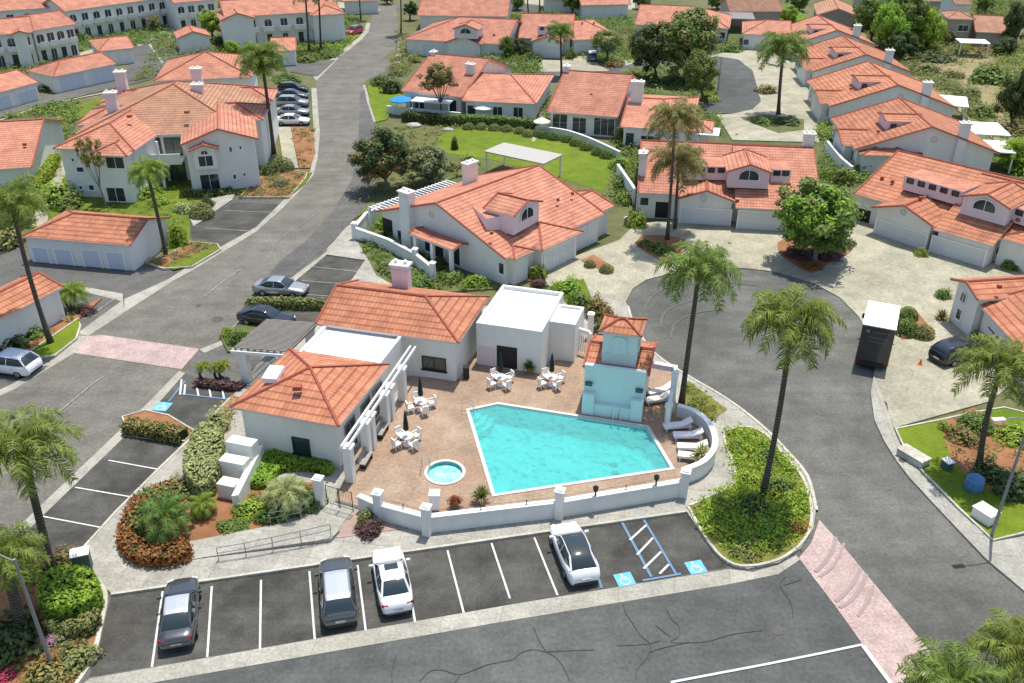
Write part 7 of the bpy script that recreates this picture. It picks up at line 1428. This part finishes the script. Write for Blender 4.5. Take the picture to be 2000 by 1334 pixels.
    if rails:
        for sx in (1, -1): m_ = MB(); m_.tube([(sx*.6, cb[1][0], cb[1][2]+.02), (sx*.62, 0, cb[2][2]+.07), (sx*.62, cb[3][0], cb[3][2]+.07), (sx*.6, cb[4][0], cb[4][2]+.02)], .022, 5); B(m_, 'roof_rail', 'chrome')
    return e
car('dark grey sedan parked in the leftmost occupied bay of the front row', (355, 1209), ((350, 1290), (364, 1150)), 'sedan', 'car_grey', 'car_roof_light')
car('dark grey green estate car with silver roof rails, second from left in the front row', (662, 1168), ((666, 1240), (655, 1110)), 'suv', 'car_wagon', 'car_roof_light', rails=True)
car('white sedan with a sunroof beside the dark grey estate car', (767, 1145), ((781, 1225), (757, 1100)), 'sedan', 'car_white', sunroof=True)
car('white hatchback with an all black glass roof parked beside the blue hatched bay', (1120, 1092), ((1142, 1156), (1096, 1045)), 'hatch', 'car_white', glassroof=True)
car('silver grey sedan half over the road strip above the black car', (550, 573), ((505, 572), (598, 578)), 'sedan', 'car_silver')
car('black sedan parked under the end of the grey pergola', (522, 632), ((475, 626), (572, 640)), 'sedan', 'car_black')
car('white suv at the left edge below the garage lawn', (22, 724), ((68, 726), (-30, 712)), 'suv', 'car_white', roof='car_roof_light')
car('white sedan, nearest of the row of five parked left of the main road', (572, 243), ((545, 243), (600, 243)), 'sedan', 'car_white', group='row of five cars left of the main road')
car('light grey sedan, second nearest of the row of five left of the main road', (572, 225), ((545, 225), (600, 225)), 'sedan', 'car_silver', group='row of five cars left of the main road')
car('silver suv in the middle of the row of five left of the main road', (572, 208), ((545, 208), (600, 208)), 'suv', 'car_silver', group='row of five cars left of the main road')
car('dark grey sedan, fourth in the row of five left of the main road', (572, 193), ((545, 193), (600, 193)), 'sedan', 'car_grey', group='row of five cars left of the main road')
car('black suv, farthest of the row of five left of the main road', (573, 181), ((545, 181), (600, 181)), 'suv', 'car_black', group='row of five cars left of the main road')
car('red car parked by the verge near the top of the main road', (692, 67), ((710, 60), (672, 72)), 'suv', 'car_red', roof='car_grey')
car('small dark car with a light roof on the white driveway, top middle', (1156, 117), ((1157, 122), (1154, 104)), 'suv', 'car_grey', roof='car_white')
car('black suv parked in front of the right edge house', (1868, 700), ((1845, 706), (1900, 690)), 'suv', 'car_black')
# box truck
ZT = 3.75
A, B, C_ = W((1685, 634), ZT), W((1750, 646), ZT), W((1760, 602), ZT)
u = (B-A).normalized(); v = Vector((-u.y, u.x, 0)); Wd = (B-A).length; Ld = 4.3; cx = (A+B)/2+v*Ld/2
e = empty('box_truck', 'black box truck with a white roof and faint white lettering on its back', 'truck', (cx.x, cx.y, .08))
G_ = lambda x, y, z: Vector((cx.x, cx.y, 0))+u*x+v*y+Vector((0, 0, z))
m_ = MB(); m_.box(G_(0, 0, (ZT+.62)/2), (Wd/2, Ld/2, (ZT-.62)/2), u, v); m_.build('cargo_box', 'car_black', e, bevel=.03)
m_ = MB(); m_.box(G_(0, 0, ZT+.03), (Wd/2+.02, Ld/2+.02, .035), u, v); m_.build('cargo_roof', 'cushion', e)
m_ = MB(); m_.box(G_(0, .5, .62), (.85, Ld/2+.6, .12), u, v); m_.build('chassis', 'plastic_black', e)
m_ = MB(); m_.smooth = False; m_.box(G_(0, Ld/2+1.0, 1.15), (1.0, .95, .55), u, v); m_.box(G_(0, Ld/2+.75, 2.0), (.95, .65, .4), u, v); m_.build('cab', 'car_white', e, bevel=.15)
m_ = MB(); m_.box(G_(0, Ld/2+1.42, 1.98), (.85, .03, .3), u, v); m_.build('windscreen', 'glass', e)
for sx in (1, -1):
    m_ = MB(); m_.box(G_(sx*1.3, Ld/2+1.1, 1.9), (.12, .06, .2), u, v); m_.build('mirror', 'plastic_black', e)
    m_ = MB(); m_.box(G_(sx*.98, -Ld/2-.01, .62), (.12, .03, .07), u, v); m_.build('tail_light', 'lamp_red', e)
    for y in (-Ld/2+.9, Ld/2+1.0):
        m_ = MB(); k_ = 16; P_ = lambda r, xx: [tuple(G_(xx, y+r*math.cos(2*math.pi*i/k_), .46+r*math.sin(2*math.pi*i/k_))) for i in range(k_)]; loft(m_, [P_(.4, sx*.98-.14), P_(.46, sx*.98-.1), P_(.46, sx*.98+.1), P_(.4, sx*.98+.14)]); m_.build('wheel', 'tyre', e)
m_ = MB(); m_.box(G_(0, -Ld/2-.02, .5), (1.05, .05, .06), u, v); m_.build('rear_bumper', 'plastic_black', e)
m_ = MB(); bk = -Ld/2-.012                                     # faded lettering, not readable in the photograph: only its strokes
rr = random.Random(5)
m_.face([G_(-.85, bk, 3.22), G_(-.55, bk, 3.22), G_(-.62, bk, 3.44), G_(-.78, bk, 3.44)])
for row, (x0, x1, z, hh) in enumerate(((-.35, .85, 3.30, .15), (-.6, .8, 2.84, .10), (-.5, .7, 2.50, .08))):
    x = x0
    while x < x1:
        w_ = rr.uniform(.05, .09); m_.face([G_(x, bk, z-hh/2), G_(x+.02, bk, z-hh/2), G_(x+.02, bk, z+hh/2), G_(x, bk, z+hh/2)])
        zz = z+rr.choice((-1, 0, 1))*hh*.4; m_.face([G_(x+.021, bk, zz-.009), G_(x+w_, bk, zz-.009), G_(x+w_, bk, zz+.009), G_(x+.021, bk, zz+.009)]); x += w_+.035
m_.build('lettering', 'paint_faded', e, fix=False)

# ================================================================ terrace furniture
def chair_at(parent_label, p, ang, group, m='cushion'):
    q = W(p, DZ) if not isinstance(p, Vector) else p; e = empty('patio_chair', parent_label, 'chair', (q.x, q.y, DZ), ang, group)
    # local coordinates under a rotated root
    def L_(mb, nm, m2): mb.v = [(x+q.x, y+q.y, z+DZ) for x, y, z in mb.v]; o = mb.build(nm, m2, e); return o
    a = MB(); a.box((0, 0, .42), (.24, .24, .05)); L_(a, 'seat', m); a = MB(); a.box((0, -.25, .66), (.23, .04, .24), (1, 0, 0), (0, 1, .18)); L_(a, 'backrest', m)
    for sx in (-1, 1):
        a = MB(); a.box((sx*.25, 0, .60), (.025, .22, .02)); L_(a, 'armrest', 'white')
        for sy in (-1, 1): a = MB(); a.box((sx*.22, sy*.21, .2), (.02, .02, .2)); L_(a, 'leg', 'white')
    return e
def table_set(name, c, n_, a0, where):
    q = W(c, DZ); t_ = empty('patio_table', 'round white table '+where, 'table', (q.x, q.y, DZ), 0, 'round terrace tables')
    m_ = MB(); m_.lathe((q.x, q.y, DZ+.68), ((.42, 0), (.45, .02), (.45, .04)), 20); m_.build('tabletop', 'white', t_); m_ = MB(); m_.lathe((q.x, q.y, DZ), ((.3, 0), (.28, .03), (.04, .08), (.04, .67)), 10); m_.build('pedestal', 'white', t_)
    u_ = empty('patio_umbrella', 'closed dark green umbrella '+where, 'umbrella', (q.x, q.y, DZ), 0, 'closed umbrellas')
    m_ = MB(); m_.tube([(q.x, q.y, DZ+.73), (q.x, q.y, DZ+2.75)], .022, 6); m_.build('pole', 'white', u_)
    m_ = MB(); m_.smooth = True; m_.lathe((q.x, q.y, DZ+1.15), ((.10, 0), (.19, .1), (.17, .5), (.13, .9), (.07, 1.35), (.02, 1.6)), 9); m_.build('canopy', 'umbrella_green', u_)
    for k in range(n_):
        a = a0+2*math.pi*k/n_; p = Vector((q.x+math.sin(a)*.80, q.y-math.cos(a)*.80, DZ))
        chair_at('white patio chair at the '+['near', 'right', 'far', 'left'][int(((a % 6.283)+.785)//1.5708) % 4]+' side of the table '+where, p, a, 'white chairs round the terrace tables')
table_set('a', (978, 752), 4, .6, 'before the dark doorway')
table_set('b', (1077, 752), 4, .5, 'left of the blue wall')
table_set('c', (823, 800), 4, .4, 'by the arcade window')
table_set('d', (795, 868), 4, .7, 'above the hot tub')
for lab, p, h_ in (('closed dark green umbrella leaning by the flat block corner', (1058, 748), 1.0),): pass
def lounger(label, c, ang, raised=.5):
    q = W(c, DZ); e = empty('sun_lounger', label, 'sun lounger', (q.x, q.y, DZ), R_(ang), 'white sun loungers at the curved wall')
    def L_(mb, nm, m2): mb.v = [(x+q.x, y+q.y, z+DZ) for x, y, z in mb.v]; return mb.build(nm, m2, e)
    a = MB(); a.box((0, 0, .28), (.95, .32, .03)); L_(a, 'frame', 'white'); a = MB(); a.box((-.32, 0, .36), (.62, .30, .05)); L_(a, 'cushion', 'cushion')
    a = MB(); a.box((.62, 0, .36+raised*.33), (.42, .30, .05), (math.cos(raised), 0, math.sin(raised))); L_(a, 'backrest', 'cushion')
    for sx in (-.8, .8):
        for sy in (-.28, .28): a = MB(); a.box((sx, sy, .13), (.03, .03, .13)); L_(a, 'leg', 'white')
lounger('white sun lounger farthest from the viewer by the curved pool wall', (1322, 838), 8); lounger('white sun lounger second from the far end by the curved pool wall', (1342, 857), 0)
lounger('white sun lounger third from the far end, in front of the big potted plant', (1350, 880), -4); lounger('white sun lounger nearest the viewer beside the big potted plant', (1352, 898), -10)
lounger('white sun lounger in the shade right of the blue fountain wall, upper one', (1288, 770), 20); lounger('white sun lounger in the shade right of the blue fountain wall, lower one', (1284, 786), 15)
def pot(label, p, r, h, pr, m='leaf_mid', potm='terracotta', kind='spiky'):
    q = W(p, DZ); e = empty('potted_plant', label, 'potted plant', q, 0, 'potted plants on the terrace')
    m_ = MB(); m_.lathe((q.x, q.y, DZ), ((r*.65, 0), (r, h*.85), (r*1.12, h*.86), (r*1.12, h), (r*.95, h)), 14); m_.build('pot', potm, e); foliage('plant', kind, m, e, (0, 0, h*.9), (pr, pr, pr*1.1))
pot('potted palm beside the flat block corner', (1035, 728), .3, .5, .85, 'leaf_mid'); pot('large potted agave inside the curved wall near the right pillar', (1368, 902), .38, .5, 1.1, 'leaf_pale'); pot('potted palm at the pool wall left of the middle pillar', (940, 980), .3, .45, .85, 'leaf_olive')
pot('small terracotta pot with reddish leaves left of the potted palm', (889, 990), .22, .4, .45, 'leaf_red', kind='bush')
for lab, p, hx, h, m in (('white waste bin against the inside of the pool wall', (850, 992), .3, 1.1, 'cushion'), ('short dark bin beside the clubhouse corner', (911, 738), .22, .9, 'plastic_black')):
    q = W(p, DZ); m_ = MB(); m_.box((q.x, q.y, DZ+h/2), (hx, hx, h/2)); e = empty('waste_bin', lab, 'bin', q); m_.build('bin_body', m, e, bevel=.04); m_ = MB(); m_.box((q.x, q.y, DZ+h+.04), (hx+.03, hx+.03, .04)); m_.build('lid', m, e)
# benches along the arcade
for lab, p in (('dark bench in the arcade shade beside the doors, near one', (716, 905)), ('dark bench in the arcade shade beside the doors, far one', (748, 848))):
    q = W(p, DZ); d = (W((800, 745), DZ)-W((690, 930), DZ)).normalized(); e = empty('bench', lab, 'bench', q); n2 = Vector((d.y, -d.x, 0))
    m_ = MB(); m_.box(q+Vector((0, 0, .44)), (.75, .22, .03), d); m_.build('seat', 'wood_grey', e); m_ = MB(); m_.box(q-n2*.22+Vector((0, 0, .7)), (.75, .03, .2), d); m_.build('backrest', 'wood_grey', e)
    for s in (-.6, .6): m_ = MB(); m_.box(q+d*s+Vector((0, 0, .2)), (.03, .2, .2), d); m_.build('leg', 'metal_dark', e)

# ================================================================ street furniture
def lamp(label, base, top, arm, r=.085):
    b0 = W(base); t_ = onwall(top, b0, b0+Vector((1, 0, 0))); t_.x = b0.x; e = empty('street_lamp', label, 'street lamp', b0, 0, 'street lamps')
    m_ = MB(); m_.tube([b0, b0.lerp(t_, .5), t_], [r*1.2, r, r*.75], 8); m_.build('pole', 'pole', e)
    m_ = MB(); m_.lathe(tuple(b0), ((.22, 0), (.2, .1), (.12, .14)), 10); m_.build('base', 'pole', e)
    if arm:
        A2 = t_+Vector((arm[0], arm[1], .1)); m_ = MB(); m_.tube([t_-Vector((0, 0, .15)), t_.lerp(A2, .5)+Vector((0, 0, .1)), A2], .04, 6); m_.build('arm', 'pole', e)
        d = Vector((arm[0], arm[1], 0)).normalized(); m_ = MB(); m_.box(A2+d*.25, (.35, .15, .07), d); m_.build('lamp_head', 'white', e, bevel=.03)
lamp('tall concrete lamp post with a flat white head at the right edge of the driveway', (1935, 1050), (2010, 818), (-1.6, -.2))
lamp('tall grey lamp post in the lower left corner bed', (103, 1306), (24, 1092), (-1.5, .3))
lamp('slim lamp post at the rim of the upper turning circle', (1402, 180), (1408, 112), (-1.2, 0), .07)
e = empty('recycling_bin', 'blue faceted bin cover standing in the shade under the leaning palm', 'bin', W((1900, 955), .17))
q = W((1900, 955), .17); m_ = MB(); m_.lathe(tuple(q), ((.55, 0), (.62, .3), (.60, .75), (.45, .9)), 6); m_.build('cover', 'blue_tarp', e); m_ = MB(); m_.lathe((q.x, q.y, q.z+.9), ((.47, 0), (.40, .08), (.1, .14)), 6); m_.build('lid', 'blue_tarp', e)
def box_thing(name, label, cat, p, hx, hy, h, m, z=.12, ang=0, lid='kerb', bev=.04, group=None):
    q = W(p, z); e = empty(name, label, cat, q, 0, group); d = Vector((math.cos(R_(ang)), math.sin(R_(ang)), 0)); m_ = MB(); m_.box((q.x, q.y, z+h/2), (hx, hy, h/2), d); m_.build('cabinet', m, e, bevel=bev)
    m_ = MB(); m_.box((q.x, q.y, z+h+.025), (hx+.04, hy+.04, .025), d); m_.build('lid', lid, e); return e
box_thing('utility_box', 'pale concrete utility box at the kerb of the right lawn', 'utility box', (1782, 898), .45, .95, .5, 'kerb', ang=32); box_thing('utility_box', 'white rounded utility box in the hedge below the blue bin', 'utility box', (1921, 1015), .45, .6, .75, 'cushion', ang=30, lid='cushion')
box_thing('utility_box', 'green electrical cabinet with a pale lid at the end of the angled bays', 'utility box', (165, 1112), .45, .35, 1.25, 'metal_green', ang=20, lid='cushion')
box_thing('utility_box', 'small grey green service box on the right lawn near the palm', 'utility box', (1848, 915), .25, .3, .6, 'metal_green', ang=20, lid='cushion')
q = W((1910, 1033), .14); m_ = MB(); m_.lathe((q.x, q.y, .13), ((.42, 0), (.42, .03), (.36, .035)), 20); tag(m_.build('meter_cover', 'metal_grey', loc=(q.x, q.y, 0)), 'oval dark utility cover in the pavement at the foot of the right lamp post', 'utility cover')
for p in ((1762, 900), (1553, 922)):
    q = W(p, .12); m_ = MB(); m_.lathe((q.x, q.y, .13), ((.24, 0), (.24, .02), (.2, .022)), 14); tag(m_.build('meter_cover', 'iron', loc=(q.x, q.y, 0)), 'small brown utility cover in the pavement '+('by the right lawn kerb' if p[0] > 1700 else 'beside the green bank'), 'utility cover')
# traffic cone on the driveway
q = W((1797, 712), .1); e = empty('traffic_cone', 'small orange cone on the driveway right of the black truck', 'traffic cone', q)
mat('cone_orange', (.75, .16, .03), .6); m_ = MB(); m_.box((q.x, q.y, q.z+.02), (.18, .18, .02)); m_.build('base', 'cone_orange', e); m_ = MB(); m_.lathe((q.x, q.y, q.z+.04), ((.13, 0), (.03, .45)), 12); m_.build('cone', 'cone_orange', e)
# patio parasols north of the lawn
def parasol(label, p, r, h, m, z=.15):
    q = W(p, z); e = empty('parasol', label, 'parasol', q); m_ = MB(); m_.tube([q, q+Vector((0, 0, h+.3))], .03, 6); m_.build('pole', 'white', e)
    m_ = MB(); n_ = 8; c = q+Vector((0, 0, h+.35)); rim = [q+Vector((r*math.cos(2*math.pi*k/n_), r*math.sin(2*math.pi*k/n_), h-.25)) for k in range(n_)]
    for k in range(n_): m_.face([c, rim[k], rim[(k+1) % n_]]); m_.face([rim[k], rim[k]-Vector((0, 0, .12)), rim[(k+1) % n_]-Vector((0, 0, .12)), rim[(k+1) % n_]])
    m_.build('canopy', m, e)
parasol('open bright blue parasol on the left terrace house patio', (785, 222), 1.7, 2.3, 'brilliant_blue'); parasol('open white parasol before the window of the terrace house above the hedge', (946, 234), 1.6, 2.1, 'white')
parasol('pale closed looking parasol by the path between the two terrace houses', (1058, 262), 1.2, 2.0, 'trim'); 
cover('white slatted patio cover beside the blue parasol', (802, 198), (878, 203), 2.3, 3.2, 'white')
# pale boulders behind the grey green tree
for k, (p, s, lab) in enumerate((((808, 248), 1.2, 'larger pale boulder under the hedge above the grey green tree'), ((875, 256), .9, 'smaller pale boulder under the hedge above the grey green tree'))):
    q = W(p, .1); m_ = MB(); rr = random.Random(k+3); i = m_.idx([(q.x+math.cos(a)*s*rr.uniform(.8, 1.1)*f, q.y+math.sin(a)*s*.6*rr.uniform(.8, 1.1)*f, q.z+zz*s) for zz, f in ((-.1, 1), (.25, .95), (.45, .6)) for a in [x*math.pi/4 for x in range(8)]])
    for r_ in range(2):
        for a in range(8): m_.add((i+r_*8+a, i+r_*8+(a+1) % 8, i+r_*8+8+(a+1) % 8, i+r_*8+8+a))
    m_.add(tuple(i+16+a for a in range(8))); tag(m_.build('boulder', 'kerb', loc=(q.x, q.y, 0)), lab, 'boulder', 'pale boulders')
# parking sign posts
for p, lab in (((112, 690), 'thin post on the left gutter strip below the lawn'),): pass
